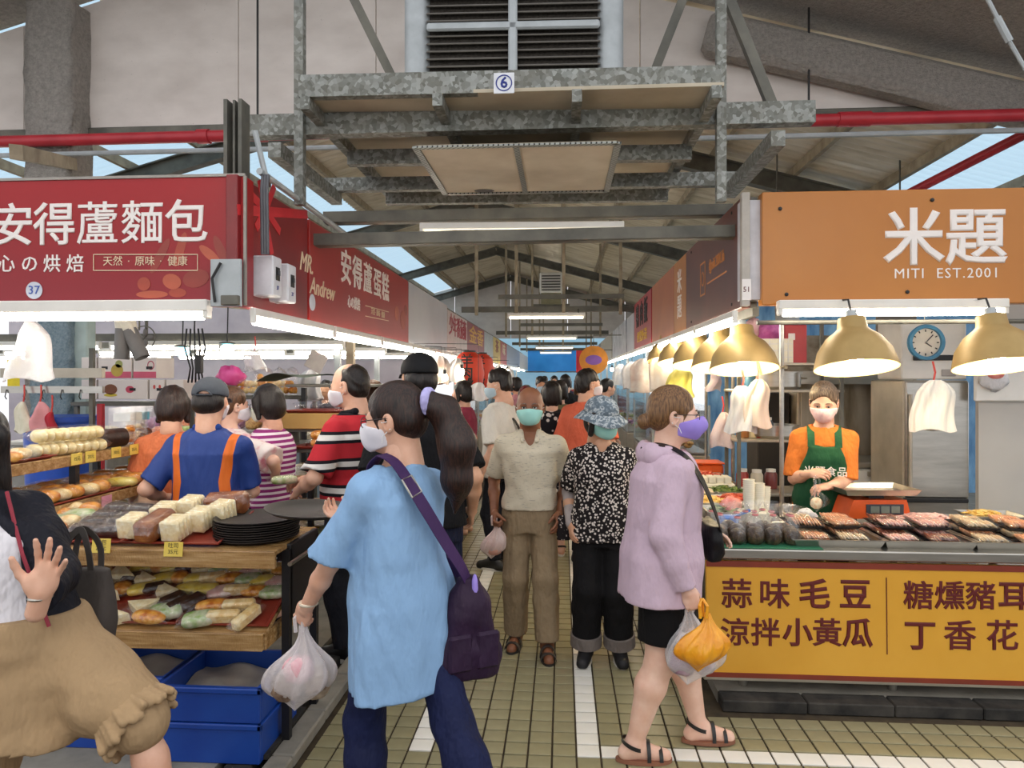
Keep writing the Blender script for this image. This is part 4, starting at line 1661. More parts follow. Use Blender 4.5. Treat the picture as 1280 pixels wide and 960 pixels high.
def pants(ctx, m, hem=.98, top=.99, loose=.0, knee=.0, ank=.0, name='trousers', fold=.003, skirt=False, h=None, hip=.0):
    """hem: fraction of the way hip > knee (0..1) > ankle (1..2)"""
    J, b, nb, pel = ctx['J'], ctx['b'], ctx['nb'], ctx['pel']
    f = SDF()
    c = pel
    f.loft([(top - .22, c[0], c[1], .155 * (.5 + .5 * b) + loose + hip, .118 * (.35 + .65 * b) + loose), (top - .12, c[0], c[1] - .006, .160 * (.5 + .5 * b) + loose + hip, .122 * (.35 + .65 * b) + loose),
            (top, c[0], c[1], .142 * (.5 + .5 * b) + loose * .6, .105 * (.35 + .65 * b) + loose * .6)], .03)
    for n in 'LR':
        hp, kn, an = J['hip' + n], J['kn' + n], J['an' + n]
        if hem > 1:
            f.cone(hp, kn, .080 * b + loose, .064 * b + loose + knee, .035)
            up = kn * .68 + an * .32
            bk = np.cross(_nrm(an - kn), V3(1, 0, 0)) * .010
            e = kn + (an - kn) * (hem - 1)
            c_ = (e, an - kn)
            f.cone(kn, up + bk, .064 * b + loose + knee, .061 * b + loose + (knee + ank) * .5, .03, cap=c_)
            f.cone(up + bk, an + (an - kn) * .08, .061 * b + loose + (knee + ank) * .5, .050 * b + loose + ank, .02, cap=c_)
        else:
            f.cone(hp, kn, .082 * b + loose, .064 * b + loose + knee, .02, cap=(hp + (kn - hp) * hem, kn - hp))
    f.noise(fold, 24, ctx['seed'] + 5, (1, 1, .5), 6)
    f.cut((0, 0, top), (0, 0, 1))
    return garment(ctx, name, f, m, h)


def shoes(ctx, kind='sneaker', m=None, sole=None):
    J, s = ctx['J'], ctx['s']
    m = m or BLACK
    sole = sole or mat('pale_sole', '#d8d4cc', .7)
    for n in 'LR':
        an, toe = J['an' + n], J['toe' + n]
        d = _nrm((toe - an) * V3(1, 1, 0))
        x = V3(d[1], -d[0], 0)
        heel = an - d * .065
        zb = an[2] - .075
        if kind == 'sneaker':
            f = SDF()
            f.cone(heel + V3(0, 0, -.035), an + d * .15 + V3(0, 0, -.042), .042, .040, .02)
            f.cone(an, an + d * .10 + V3(0, 0, -.03), .048, .040, .02)
            f.cone(an + V3(0, 0, .012), heel * .5 + an * .5 + V3(0, 0, -.02), .045, .045, .02)
            f.cut((0, 0, zb + .012), (0, 0, -1))
            f.cut(an + V3(0, 0, .03), (0, 0, 1))
            o = garment(ctx, 'shoe', f, m, .009)
            mb = MB()
            pts = []
            for i in range(20):
                a = 2 * PI * i / 20
                q = (an + d * (.045 + .122 * math.cos(a)) + x * (.046 * math.sin(a) * (1.0 + .1 * math.cos(a)))) * s
                pts.append((q[0], q[1]))
            mb.prism(pts, zb * s + .002, (zb + .026) * s)
            mb.build('sole', sole, o)
            lc = MB()
            for k in range(4):
                q = an + d * (.055 + .022 * k) + V3(0, 0, .010 - .011 * k)
                lc.tube([(q + x * .022 + V3(0, 0, -.004)) * s, (q + V3(0, 0, .006)) * s, (q - x * .022 + V3(0, 0, -.004)) * s], .003, 5)
            lc.build('laces', mat('lace_grey', '#5a5a5a', .8), o)
        else:
            mb = MB()
            pts = []
            for i in range(24):
                a = 2 * PI * i / 24
                q = (an + d * (.045 + .130 * math.cos(a)) + x * (.046 * math.sin(a) * (1.0 + .15 * math.cos(a)))) * s
                pts.append((q[0], q[1]))
            mb.prism(pts, zb * s + .002, (zb + .020) * s)
            o = mb.build('sandal', sole, ctx['root'])
            for t, zz, wd in ((.115, -.018, .048), (.062, .012, .050)) if kind == 'slide' else ((.118, -.022, .047), (.062, .012, .050)):
                arc = []
                for i in range(9):
                    q = PI * i / 8
                    p = (an + d * t + x * (wd * math.cos(q)) + V3(0, 0, -.055 + (zz + .065) * math.sin(q))) * s
                    nn = x * math.cos(q) + V3(0, 0, math.sin(q))
                    arc.append(tuple(p) + tuple(nn))
                ribbon(o, arc, .034 if kind == 'slide' else .016, m, 'strap', .005)
            if kind != 'slide':
                ring = []
                for i in range(13):
                    q = 2 * PI * i / 12
                    nn = d * math.cos(q) + x * math.sin(q)
                    ring.append(tuple((an + V3(0, 0, .006 + .02 * math.cos(q + PI)) - d * .006 + nn * .050) * s) + tuple(nn))
                ribbon(o, ring, .016, m, 'ankle_strap', .004)


def ribbon(parent, pts, w_, m, name='strap', th=.0035):
    """flat strap along points given as (x,y,z, nx,ny,nz)"""
    P = [Vector(p[:3]) for p in pts]
    N = [Vector(p[3:]).normalized() for p in pts]
    # smooth by Catmull-Rom
    Q, M = [], []
    for i in range(len(P) - 1):
        p0, p1, p2, p3 = P[max(0, i - 1)], P[i], P[i + 1], P[min(len(P) - 1, i + 2)]
        for k in range(5):
            u = k / 5
            Q.append(.5 * ((2 * p1) + (p2 - p0) * u + (2 * p0 - 5 * p1 + 4 * p2 - p3) * u * u + (3 * p1 - p0 - 3 * p2 + p3) * u ** 3))
            M.append((N[i] * (1 - u) + N[i + 1] * u).normalized())
    Q.append(P[-1])
    M.append(N[-1])
    vs, fs = [], []
    for i, (q, n) in enumerate(zip(Q, M)):
        t = (Q[min(i + 1, len(Q) - 1)] - Q[max(i - 1, 0)]).normalized()
        b = t.cross(n).normalized()
        n2 = b.cross(t)
        vs += [q - b * w_ / 2 - n2 * th / 2, q + b * w_ / 2 - n2 * th / 2, q + b * w_ / 2 + n2 * th / 2, q - b * w_ / 2 + n2 * th / 2]
    for i in range(len(Q) - 1):
        for k in range(4):
            l = (k + 1) % 4
            fs.append((i * 4 + k, i * 4 + l, i * 4 + 4 + l, i * 4 + 4 + k))
    fs += [(3, 2, 1, 0), tuple(len(vs) - 4 + k for k in range(4))]
    return MB().add(vs, fs).build(name, m, parent)


MASKM = {}


def mask_geo(fish):
    k = ('mask', fish)
    if k not in HC:
        e = .007
        f = SDF()
        f.ell((0, .018, -.035), (.062 + e, .070 + e, .075 + e), .05)
        f.ell((0, .050, -.078), (.038 + e, .034 + e, .030 + e), .04)
        f.ell((0, .072, -.045), (.044 + e, .024 + e, .046 + e), .03)
        for sx in (-1, 1):
            f.ell((sx * .044, .050, -.025), (.024 + e, .026 + e, .026 + e), .03)
        f.cone((0, .084, .006), (0, .106, -.030), .010 + e, .014 + e, .03)
        f.ell((0, .092, -.062), (.030 + e, .014 + e, .022 + e), .04)
        if fish:
            f.cone((0, .085, -.02), (0, .118, -.045), .038, .014, .03)
            f.cone((-.045, .06, -.045), (0, .112, -.045), .028, .016, .03)
            f.cone((.045, .06, -.045), (0, .112, -.045), .028, .016, .03)
        f.cut((0, .095, -.012), (0, -.22, 1))
        f.cut((0, .05, -.098), (0, -.25, -1))
        f.cut((0, .012, 0), (0, -1, .12))
        HC[k] = f.mesh(.0042)
    return HC[k]


def face_mask(ctx, m, fish=False, drop=0.0):
    P, Q = mask_geo(fish)
    o = headpart(ctx, 'face_mask', (P + V3(0, 0, -drop), Q), m)
    lp = MB()
    for sx in (-1, 1):
        for z0 in (-.004, -.075):
            lp.tube([(sx * .071, .020, z0 - drop), (sx * .078, .010, (z0 - .012) * .6), (sx * .086, -.022, -.004 if z0 > -.03 else -.030)], .0016, 5)
    lo = lp.build('ear_loop', mat('ear_loop_white', '#eeeeee', .7, var=0), None)
    _headxf(ctx, lo)
    lo.parent = o
    return o


def glasses(ctx, c='#2a1c18'):
    mb = MB()
    m = mat('glasses_frame', c, .3, var=0)
    for sx in (-1, 1):
        pts = [(sx * (.034 + .023 * math.cos(a)), .098 + .0 * math.cos(a), -.006 + .018 * math.sin(a)) for a in [2 * PI * i / 16 for i in range(16)]]
        mb.tube(pts, .0016, 5, closed=True)
        mb.tube([(sx * .057, .095, 0), (sx * .080, .06, .002), (sx * .086, -.015, .004)], .0017, 5)
    mb.tube([(-.012, .100, -.002), (0, .104, 0), (.012, .100, -.002)], .0016, 5)
    o = mb.build('glasses', m, None)
    _headxf(ctx, o)
    return o
# ================================================================ cooked food stall (right)
YEL = mat('counter_yellow', '#d69c30', .38, c2='#dfa73c', scale=2)
MARO = mat('counter_maroon', '#7c2f1d', .45)
CY = 3.75
ct = thing('food_counter', 'long counter with yellow front board and maroon characters', 'counter', (0, 0, 0))
fp = MB().box((2.02, CY, .435), (2.56, .03, .60), .003).build('front_board', YEL, ct)
MB().box((2.02, CY - .017, .722), (2.56, .006, .030)).build('border_strip', MARO, fp)
MB().box((2.02, CY - .017, .150), (2.56, .006, .024)).build('border_strip', MARO, fp)
MB().box((2.02, CY + .01, .128), (2.58, .04, .02), .003).build('bottom_rail', STAIN, ct)
for s_, pxs, py in (('蒜味毛豆', (921, 968, 1018, 1069), 745), ('涼拌小黃瓜', (919, 957, 997, 1034, 1072), 793), ('糖燻豬耳', (1148, 1187, 1226, 1267), 746), ('丁香花', (1150, 1200, 1253), 796)):
    for ch, px in zip(s_, pxs):
        p = aY(px, py + (px - 1000) * .004, CY - .016)
        lettering(ch, .150 if len(s_) > 4 or '糖' in s_ else .160, PMAR, fp, (p.x, CY - .016, p.z), RF, off=.004 if ch in '毛小瓜丁耳豆' else .0024)
MB().bar(aY(1108, 722, CY - .017), aY(1109, 818, CY - .017), .004, .003).build('print_line', PMAR, fp)
MB().box((2.02, CY + .30, .775), (2.62, .66, .05), .006).build('steel_top', STAIN, ct)
for x in (.95, 1.71, 2.5, 3.2):
    for y in (CY + .08, CY + .58):
        MB().tube([(x, y, .76), (x, y, .14)], .024, 10).tube([(x, y, .16), (x, y, .062)], [.03, .02], 10).build('leg', STAIN, ct, smooth=True)
MB().box((2.02, CY + .33, .30), (2.4, .5, .02)).build('under_shelf', STAIN_D, ct)
TOP = .80
sc_ = thing('dish_counter', 'steel side counter of prepared dishes running along the aisle', 'counter', (0, 0, 0))
MB().box((1.06, 5.95, .775), (.62, 3.0, .05), .006).build('steel_top', STAIN, sc_)
MB().box((.78, 5.95, .43), (.03, 3.0, .62), .003).build('side_board', YEL, sc_)
for x in (.85, 1.3):
    for y in (4.6, 6.0, 7.3):
        MB().tube([(x, y, .76), (x, y, .062)], .022, 8).build('leg', STAIN, sc_)

FILM = film('clear_wrap', vis=.03)
BLKT = mat('black_food_tray', '#171516', .35)


def tray_mesh(w, d, hgt, m, lip=.012, th=.004, slope=.02, name='tray'):
    mb = MB()
    o = [(-w / 2, -d / 2), (w / 2, -d / 2), (w / 2, d / 2), (-w / 2, d / 2)]
    i = [(-w / 2 + slope, -d / 2 + slope), (w / 2 - slope, -d / 2 + slope), (w / 2 - slope, d / 2 - slope), (-w / 2 + slope, d / 2 - slope)]
    e = [(x * (1 + 2 * lip / w), y * (1 + 2 * lip / d)) for x, y in o]
    rings = [[(x, y, 0) for x, y in i], [(x, y, hgt) for x, y in o], [(x, y, hgt) for x, y in e], [(x, y, hgt - th) for x, y in e], [(x * .99, y * .99, hgt - th) for x, y in o], [(x, y, -th * 0.0) for x, y in i]]
    rings = [rings[0]] + rings[1:]
    vs = [Vector(p) for r in rings for p in r]
    fs = [(0, 1, 2, 3)]
    for a in range(len(rings) - 1):
        for k in range(4):
            l = (k + 1) % 4
            fs.append((a * 4 + k, a * 4 + l, a * 4 + 4 + l, a * 4 + 4 + k))
    mb.add(vs, fs)
    return mb.mesh(name, m)


def meat_mat(name, a, b, c):
    def fn(t):
        v = t.coord((1, 1, 1))
        n = t.noise(v, 38, 5, .7)
        t.color(t.ramp(n, [(.3, a), (.5, b), (.7, c)]))
        t.bump(n, .8, .01)
    return nmat('food_' + name, fn, .35)


MEATS = [meat_mat('salmon', '#e0824c', '#f5b98c', '#fbe4c8'), meat_mat('pink', '#e08c82', '#f5c6ba', '#fbe8de'), meat_mat('pale', '#e3b07c', '#f4e0bc', '#faf0dc'),
         meat_mat('dark', '#5a2a20', '#a05a44', '#d09a78'), meat_mat('noodle', '#c98a2c', '#e9bf62', '#f3dc9a'), meat_mat('green', '#25361a', '#4f6a2a', '#8d9a4a'), meat_mat('red', '#8c1f18', '#c84a34', '#e59a72')]
stt = tray_mesh(.46, .42, .045, STAIN)
pk_t = tray_mesh(.17, .115, .020, BLKT, .003)
slice_me = {}


def sliced(mi):
    """a row of leaning slices"""
    if mi not in slice_me:
        mb = MB()
        for k in range(9):
            R = Matrix.Rotation(.9 + random.uniform(-.15, .15), 3, 'Y') @ Matrix.Rotation(random.uniform(-.15, .15), 3, 'Z')
            mb.blob((-.062 + k * .0155, random.uniform(-.006, .006), .028 + random.uniform(-.003, .004)), (.028, .056, .006), 8, 4, R, 1.0, .15)
        slice_me[mi] = mb.mesh('slices', MEATS[mi], 2)
    return slice_me[mi]


pf_m = MB().grid(lambda u, v: Vector(((u - .5) * .172, (v - .5) * .118, .032 + .026 * (1 - abs(2 * u - 1) ** 4) * (1 - abs(2 * v - 1) ** 4) + random.uniform(-.002, .002))), 9, 7).mesh('wrap', FILM, 2)


def pack(x, y, z, rz, mi, lab, grp):
    t = inst('meat_pack', pk_t, None, (x, y, z), (0, 0, rz))
    tag(t, lab, 'meat pack', grp)
    inst('slices', sliced(mi), t, (0, 0, .002))
    inst('wrap', pf_m, t)
    return t


random.seed(5)
tn = ['steel tray of wrapped packs next to the bags of dark beans', 'steel tray of pink sliced meat packs at the middle of the counter', 'steel tray of pale orange sliced packs at the right end of the counter']
for k, (px0, px1) in enumerate(((981, 1088), (1092, 1196), (1200, 1306))):
    cx = xat((px0 + px1) / 2, 3.95)
    tag(inst('steel_tray', stt, None, (cx, 3.985, TOP)), tn[k], 'tray')
    lab = ['orange meat pack on the tray beside the bean bags', 'pink meat pack on the middle steel tray', 'pale meat pack on the right steel tray'][k]
    grp = ['packs on the first steel tray', 'packs on the middle steel tray', 'packs on the right steel tray'][k]
    for i in range(2):
        for j in range(3):
            pack(cx - .105 + .205 * i + random.uniform(-.01, .01), 3.865 + .122 * j, TOP + .012 + .004 * j, random.uniform(-.08, .08), [[0, 2, 0], [1, 3, 1], [2, 0, 2]][k][(i + j) % 3], '%s, %s row, %s from left' % (lab, ROW[j], ORD[i]), grp)
    for i in range(4):
        pack(cx - .10 + .2 * (i % 2) + random.uniform(-.01, .01), 3.93 + .125 * (i // 2) + .05, TOP + .066, random.uniform(-.2, .2), [[0, 0, 2, 0], [1, 1, 3, 1], [2, 0, 2, 0]][k][i],
             '%s, %s row, %s from left' % (['orange meat pack stacked on top beside the bean bags', 'pink meat pack stacked on top in the middle', 'pale meat pack stacked on top at the right'][k], ROW[i // 2], ORD[i % 2]), grp)


def heap(name, x, y, z, rx, ry, rz, m, lab, n=40, size=.03, flat=.35, cat_='food', seed=1):
    """heap of strips or chunks lying on a mound: one uncountable dish"""
    random.seed(seed)
    mb = MB().blob((0, 0, rz * .25), (rx, ry, rz * .7), 14, 6)
    for k in range(n):
        a, r = random.uniform(0, 2 * PI), math.sqrt(random.random()) * .92
        px, py = rx * r * math.cos(a), ry * r * math.sin(a)
        R = Matrix.Rotation(random.uniform(0, PI), 3, 'Z') @ Matrix.Rotation(random.uniform(-.5, .5), 3, 'X')
        mb.blob((px, py, rz * .25 + rz * .72 * math.sqrt(max(0, 1 - r * r))), (size, size * .45, size * flat), 6, 4, R, 1, .2)
    o = mb.build(name, m, None, smooth=2, loc=(x, y, z))
    return tag(o, lab, cat_)


heap('sliced_pork', 2.10, 4.26, TOP, .22, .10, .095, MEATS[1], 'heap of pink sliced pork in front of the orange scale', 70, .04, .2)
heap('shredded_squid', 2.42, 4.27, TOP, .12, .09, .05, MEATS[4], 'heap of golden shredded strips right of the scale', 60, .03, .2, seed=2)
heap('pickled_strips', 2.98, 4.22, TOP, .13, .09, .06, MEATS[0], 'heap of orange strips at the right end of the counter', 60, .03, .25, seed=3)
# plastic bowl with pale salad
t = thing('salad_bowl', 'clear plastic bowl of pale salad between golden and orange strips', 'bowl', (2.70, 4.22, TOP))
MB().lathe([(.07, 0), (.095, .05), (.10, .055), (.097, .055), (.068, .004), (0, .004)], 24).build('bowl', film('bowl_plastic', vis=.35, bump=.05, milky=.5), t, smooth=True)
mb = MB()
for k in range(26):
    a, r = random.uniform(0, 6.28), random.uniform(0, .07)
    mb.blob((r * math.cos(a), r * math.sin(a), .045 + random.uniform(0, .015)), (.022, .008, .006), 6, 4, Matrix.Rotation(random.uniform(0, 3), 3, 'Z'))
mb.build('salad', MEATS[2], t, smooth=2)
# steel pan at back with yellow noodles
pan = tray_mesh(.30, .22, .05, STAIN)
ex = [('sliced egg dish', 4)]
tag(inst('noodle_pan', pan, None, (2.62, 4.55, TOP - .0)), 'steel pan behind the salad bowl near the fridge', 'pan')
heap('yellow_noodles', 2.56, 4.54, TOP + .02, .10, .08, .05, MEATS[4], 'yellow noodle heap in the steel pan behind the salad bowl', 40, .03, .2, seed=6)
bk = thing('steel_bench', 'low steel bench behind the counter beside the fridge', 'bench', (2.75, 4.62, 0))
MB().box((0, 0, TOP - .02), (1.0, .38, .03), .004).build('top', STAIN, bk)
for x in (-.45, .45):
    for y in (-.15, .15):
        MB().tube([(x, y, TOP - .03), (x, y, .062)], .018, 8).build('leg', STAIN, bk)

# bags of dark beans with tied pink necks
BEAN = meat_mat('bean', '#140c08', '#32210f', '#6b5433')
bag_b = MB().blob((0, 0, .034), (.047, .042, .036), 12, 7, None, .85, .08).mesh('beans', BEAN, 2)
_r = random.Random(2)


def bagfn(u, v):
    prof = [(0, .0), (.046, .002), (.051, .04), (.046, .075), (.026, .105), (.012, .118), (.030, .140), (.042, .158)]
    i = min(int(v * 7), 6)
    f = v * 7 - i
    r = prof[i][0] * (1 - f) + prof[i + 1][0] * f
    z = prof[i][1] * (1 - f) + prof[i + 1][1] * f
    a = u * 2 * PI
    k = 1 + .10 * math.sin(a * 6 + v * 4) * (v > .4) + _r.uniform(-.03, .03)
    return Vector((r * k * math.cos(a), r * k * math.sin(a), z))


bag_f = MB().grid(bagfn, 20, 15, True).mesh('plastic', film('bag_clear', vis=.035), 2)
bag_t = MB().lathe([(.014, .114), (.017, .118), (.014, .122)], 10).mesh('tie', mat('pink_tie', '#d98a8a', .5))
first = True
k = 0
for j in range(3):
    for i in range(5 - (j == 2)):
        x, y = xat(893, 3.9) + .012 + i * .092 + (j % 2) * .02, 3.83 + j * .10
        o = inst('bean_bag', bag_f, None, (x, y, TOP + .001), (0, 0, k * 1.3), (1.05, 1.05, random.uniform(1.15, 1.35)))
        tag(o, 'clear bag of dark beans in the %s row, %s from left' % (('front', 'middle', 'rear')[j], ORD[i]), 'bag', 'bean bags %s row' % ('front', 'middle', 'rear')[j])
        inst('beans', bag_b, o)
        inst('tie', bag_t, o)
        k += 1
tag(MB().box((1.02, 3.80, TOP + .0035), (.62, .13, .005), .001).build('green_mat', mat('green_mat', '#1f6b4a', .6)), 'green plastic mat under the bags of beans', 'mat')

# kitchen scale
t = thing('kitchen_scale', 'orange kitchen scale with a steel weighing plate', 'scale', (xat(1092, 4.36), 4.40, TOP + .055), .08)
for _x in (-.15, .15):
    for _y in (-.07, .07):
        MB().tube([(_x, _y, -.054), (_x, _y, .005)], .018, 8).build('foot', BLACK, t)
OR = mat('scale_orange', '#d9591f', .4)
MB().prism([(-.19, 0), (.19, 0), (.16, .11), (-.15, .11)], -.10, .10, Matrix.Rotation(PI / 2, 4, 'X')).build('body', OR, t)
MB().box((.03, -.104, .055), (.22, .008, .06), .002).build('display', mat('scale_display', '#3b4148', .3), t)
for i in range(3):
    MB().box((-.03 + i * .06, -.109, .055), (.05, .003, .04), .001).build('readout', mat('scale_lcd', '#767f72', .3), t)
MB().box((.01, 0, .125), (.09, .09, .03)).build('stem', BLACK, t)
MB().add([(-.2, -.13, .14), (.2, -.13, .14), (.2, .13, .14), (-.2, .13, .14), (-.22, -.15, .175), (.22, -.15, .175), (.22, .15, .175), (-.22, .15, .175), (-.2, -.13, .147), (.2, -.13, .147), (.2, .13, .147), (-.2, .13, .147)],
         [(3, 2, 1, 0), (0, 1, 5, 4), (1, 2, 6, 5), (2, 3, 7, 6), (3, 0, 4, 7), (8, 9, 10, 11), (4, 5, 9, 8), (5, 6, 10, 9), (6, 7, 11, 10), (7, 4, 8, 11)]).build('plate', STAIN, t)

# cups, tub, scoop, clear bags
CUP = mat('white_cup', '#ece6d2', .45)
for k, (px, py, n, lab) in enumerate(((936, 612, 9, 'tall stack of white paper cups left of the scale'), (949, 612, 7, 'middle stack of white paper cups'), (957, 616, 5, 'short stack of white paper cups beside the scale'))):
    p = aZ(px, 612, TOP + .05)
    t = thing('cup_stack', lab, 'cups', (xat(px, 4.42 + .02 * k), 4.42 + .03 * k, TOP + .068))
    for i in range(n):
        MB().lathe([(.026, .0), (.034, .085), (.036, .085), (.036, .089), (.031, .089), (.024, .004), (0, .004)], 16).build('cup', CUP, t, smooth=True, loc=(0, 0, i * .013))
t = thing('white_tub', 'round cream plastic tub under the paper cups', 'tub', (xat(945, 4.43), 4.45, TOP))
MB().lathe([(.09, 0), (.10, .06), (.105, .06), (.105, .066), (.0, .066)], 24).build('tub', CUP, t, smooth=True)
t = thing('blue_scoop', 'small blue plastic scoop beside the cream tub', 'scoop', (xat(911, 4.32), 4.34, TOP + .0))
BL = mat('scoop_blue', '#3f74c9', .4)
MB().box((0, 0, .03), (.11, .07, .055), .012).build('bowl', BL, t)
MB().bar((.05, .02, .05), (.14, .05, .08), .02, .012).build('handle', BL, t)


def crumple(name, lab, c, r, m, seed=1, n=18, cat_='bag', smooth=2, parent=None):
    rr = random.Random(seed)
    ph = [rr.uniform(0, 6.28) for _ in range(6)]

    def fn(u, v):
        a, b = u * 2 * PI, (v - .5) * PI
        k = 1 + .13 * math.sin(3 * a + ph[0]) * math.cos(2 * b + ph[1]) + .09 * math.sin(7 * a + ph[2] + 3 * b) + .07 * math.sin(5 * b + ph[3] + 2 * a) + rr.uniform(-.04, .04)
        cb = math.cos(b)
        return Vector((r[0] * k * cb * math.cos(a), r[1] * k * cb * math.sin(a), r[2] * (math.sin(b) * k)))
    o = MB().grid(fn, n, n // 2 + 2, True).build(name, m, parent, smooth=smooth, loc=c)
    return tag(o, lab, cat_) if lab else o


MILK = film('milky_plastic', c=(.93, .92, .93), vis=.55, milky=.8, rough=.3)
crumple('clear_bag', 'crumpled clear plastic bag on the counter below the vendor', (xat(985, 4.42), 4.42, TOP + .05), (.15, .09, .06), film('bag_clear', vis=.035), 3)
crumple('white_bag', 'crumpled white plastic bag beside the orange scale', (xat(1010, 4.33), 4.36, TOP + .045), (.06, .05, .05), MILK, 4)
crumple('red_bag', 'small red and white plastic bag behind the blue scoop', (xat(915, 4.6), 4.62, TOP + .055), (.07, .06, .065), mat('red_plastic', '#d8564e', .35, c2='#eeb0a4', scale=12), 5)

# dishes on the side counter
dish = tray_mesh(.30, .24, .045, STAIN)
dl = [('greens', 1.06, 4.62, 5, 'steel pan of dark leafy greens on the side counter, nearest'), ('egg_strips', .98, 4.95, 4, 'steel pan of yellow strips behind the greens'), ('red_salad', 1.2, 5.05, 6, 'steel pan of red salad beside the yellow strips'),
      ('bean_sprouts', .98, 5.35, 2, 'steel pan of pale sprouts further along the side counter'), ('seaweed', 1.22, 5.42, 5, 'steel pan of dark seaweed further along the side counter'), ('kimchi', .98, 5.75, 0, 'steel pan of orange pickles mid side counter'),
      ('peanuts', 1.22, 5.8, 4, 'steel pan of peanuts mid side counter'), ('tofu_strips', .98, 6.2, 2, 'steel pan of tofu strips far on the side counter'), ('pickles', 1.22, 6.25, 6, 'steel pan of red pickles far on the side counter')]
for nm, x, y, mi, lab in dl:
    tag(inst('dish_pan', dish, None, (x, y, TOP)), lab.replace('steel pan of', 'shallow steel pan holding'), 'pan')
    heap(nm, x, y, TOP + .012, .135, .105, .055, MEATS[mi], lab.replace('steel pan of', 'heap of'), 36, .03, .35, seed=int(y * 10))
t = thing('orange_tub', 'flat orange plastic tub on the far part of the side counter', 'tub', (1.28, 6.65, TOP))
MB().box((0, 0, .05), (.34, .26, .10), .02).build('tub', OR, t)
MB().box((0, 0, .105), (.36, .28, .014), .005).build('lid', OR, t)
t = thing('tofu_box', 'white box of stacked tofu blocks on the side counter', 'tofu', (1.18, 5.02 + .62, TOP + .0))
for i in range(4):
    MB().box((-.09 + .06 * i, 0, .09), (.055, .14, .05), .006).build('block', CUP, t)
MB().box((0, 0, .035), (.28, .18, .06), .008).build('box', CUP, t)

# heat lamps
BRASS = mat('lamp_shade_gold', '#a68a54', .5, .25, c2='#b89a62', scale=5)
SHIN = mat('lamp_shade_inside', '#f0dca6', .5, .2)
shade = MB()
shade.lathe([(.045, .30), (.075, .295), (.082, .235), (.10, .215), (.15, .175), (.20, .10), (.222, .02), (.226, .0)], 32)
shade.cur = 1
shade.lathe([(.223, .0), (.218, .02), (.196, .10), (.146, .17), (.07, .22), (0, .225)], 32)
shm = shade.mesh('shade', [BRASS, SHIN], True)
neck = MB().lathe([(0, .34), (.03, .34), (.035, .30), (.035, .298), (0, .298)], 14).mesh('socket', ALUW, True)
blb = MB().blob((0, 0, .07), (.045, .045, .07), 12, 8).mesh('bulb', BULB, 2)


def lamp(px, Y, zb, lab, grp, ztop=2.1):
    t = thing('heat_lamp', lab, 'lamp', (xat(px, Y), Y, zb), 0, grp)
    t.rotation_euler.x = -.22
    inst('shade', shm, t)
    inst('socket', neck, t)
    inst('bulb', blb, t, (0, 0, .0))
    MB().tube([(0, 0, .34), (.0, .02, ztop - zb + .05), (0, .12, ztop - zb + .08)], .006, 6).build('cord', BLACK, t)
    return t


lamp(1070, 4.18, zat(461, 4.18), 'gold heat lamp hanging in front of the hood above the vendor', 'heat lamps')
lamp(1247, 4.18, zat(459, 4.18), 'gold heat lamp at the right edge in front of the grey panel', 'heat lamps')
for k, (px, Y) in enumerate(((930, 4.85), (902, 5.45), (873, 6.2), (851, 7.1), (834, 8.1))):
    lamp(px, Y, zat(462 - k * 2.5, Y), '%s gold heat lamp in the row beside the aisle' % ('nearest', 'second', 'third', 'fourth', 'fifth')[k], 'heat lamps')

# fridge with clock, chest freezer, hood, rack, panel
GW = mat('grey_white_panel', '#b5b1aa', .5, c2='#c3bfb7', scale=1.5)
tag(MB().box((3.55, 5.3, 1.18), (1.2, .04, 2.25)).build('partition', GW), 'grey white partition panel right of the fridge', 'panel')
t = thing('fridge', 'tall worn stainless fridge with two doors behind the counter', 'fridge', (xat(1172, 5.35), 5.65, .06))
MB().box((0, 0, .80), (.46, .55, 1.6), .01).build('body', STAIN_D, t)
d1 = MB().box((0, -.285, 1.17), (.44, .03, .84), .008).build('door', STAIN, t)
MB().tube([(-.20, -.325, .80), (-.20, -.325, 1.5)], .014, 8).build('handle', STAIN_D, d1)
d2 = MB().box((0, -.285, .38), (.44, .03, .70), .008).build('door', STAIN, t)
MB().box((-.02, -.31, .735), (.44, .05, .03), .006).build('handle', BLACK, d2)
t = thing('white_cabinet', 'white electrical cabinet on top of the fridge behind the clock', 'cabinet', (xat(1172, 5.35), 5.6, 1.665))
MB().box((0, 0, .22), (.46, .40, .44), .01).build('body', WHITE_E, t)
MB().box((0, -.205, .16), (.30, .01, .04), .003).build('band', BLACK, t)
MB().box((.1, -.205, .05), (.10, .01, .05), .003).build('socket', mat('socket_grey', '#a9a4a0', .5), t)
t = thing('wall_clock', 'round wall clock with a blue rim hanging by the fridge', 'clock', (xat(1156, 5.1), 5.1, zat(430, 5.1)))
Ry = Matrix.Rotation(PI / 2, 3, 'X')
MB().lathe([(.098, 0), (.12, 0), (.125, .02), (.12, .035), (.098, .035), (.098, 0)], 32, R=Ry).build('rim', mat('clock_blue', '#3f7fa3', .4), t, smooth=True)
cf = MB().lathe([(0, 0), (.1, 0), (.1, .008), (0, .008)], 32, R=Ry).build('face', mat('clock_face', '#d9d3c6', .5), t)
for i in range(12):
    a = i * PI / 6
    MB().box((.082 * math.sin(a), -.011, .082 * math.cos(a)), (.008, .003, .016), .001, Matrix.Rotation(a, 3, 'Y')).build('mark', BLACK, cf)
for a, L in ((2.2, .05), (.75, .072)):
    MB().bar((0, -.012, 0), (L * math.sin(a), -.012, L * math.cos(a)), .004, .006).build('hand', BLACK, cf)
MB().tube([(0, 0, .12), (.0, .05, .8)], .003, 5).build('string', WHITE_E, t)
t = thing('chest_freezer', 'white chest freezer with a steel lid behind the vendor', 'freezer', (xat(1090, 6.2), 6.22, .06))
MB().box((0, 0, .44), (.62, .5, .88), .02).build('body', WHITE_E, t)
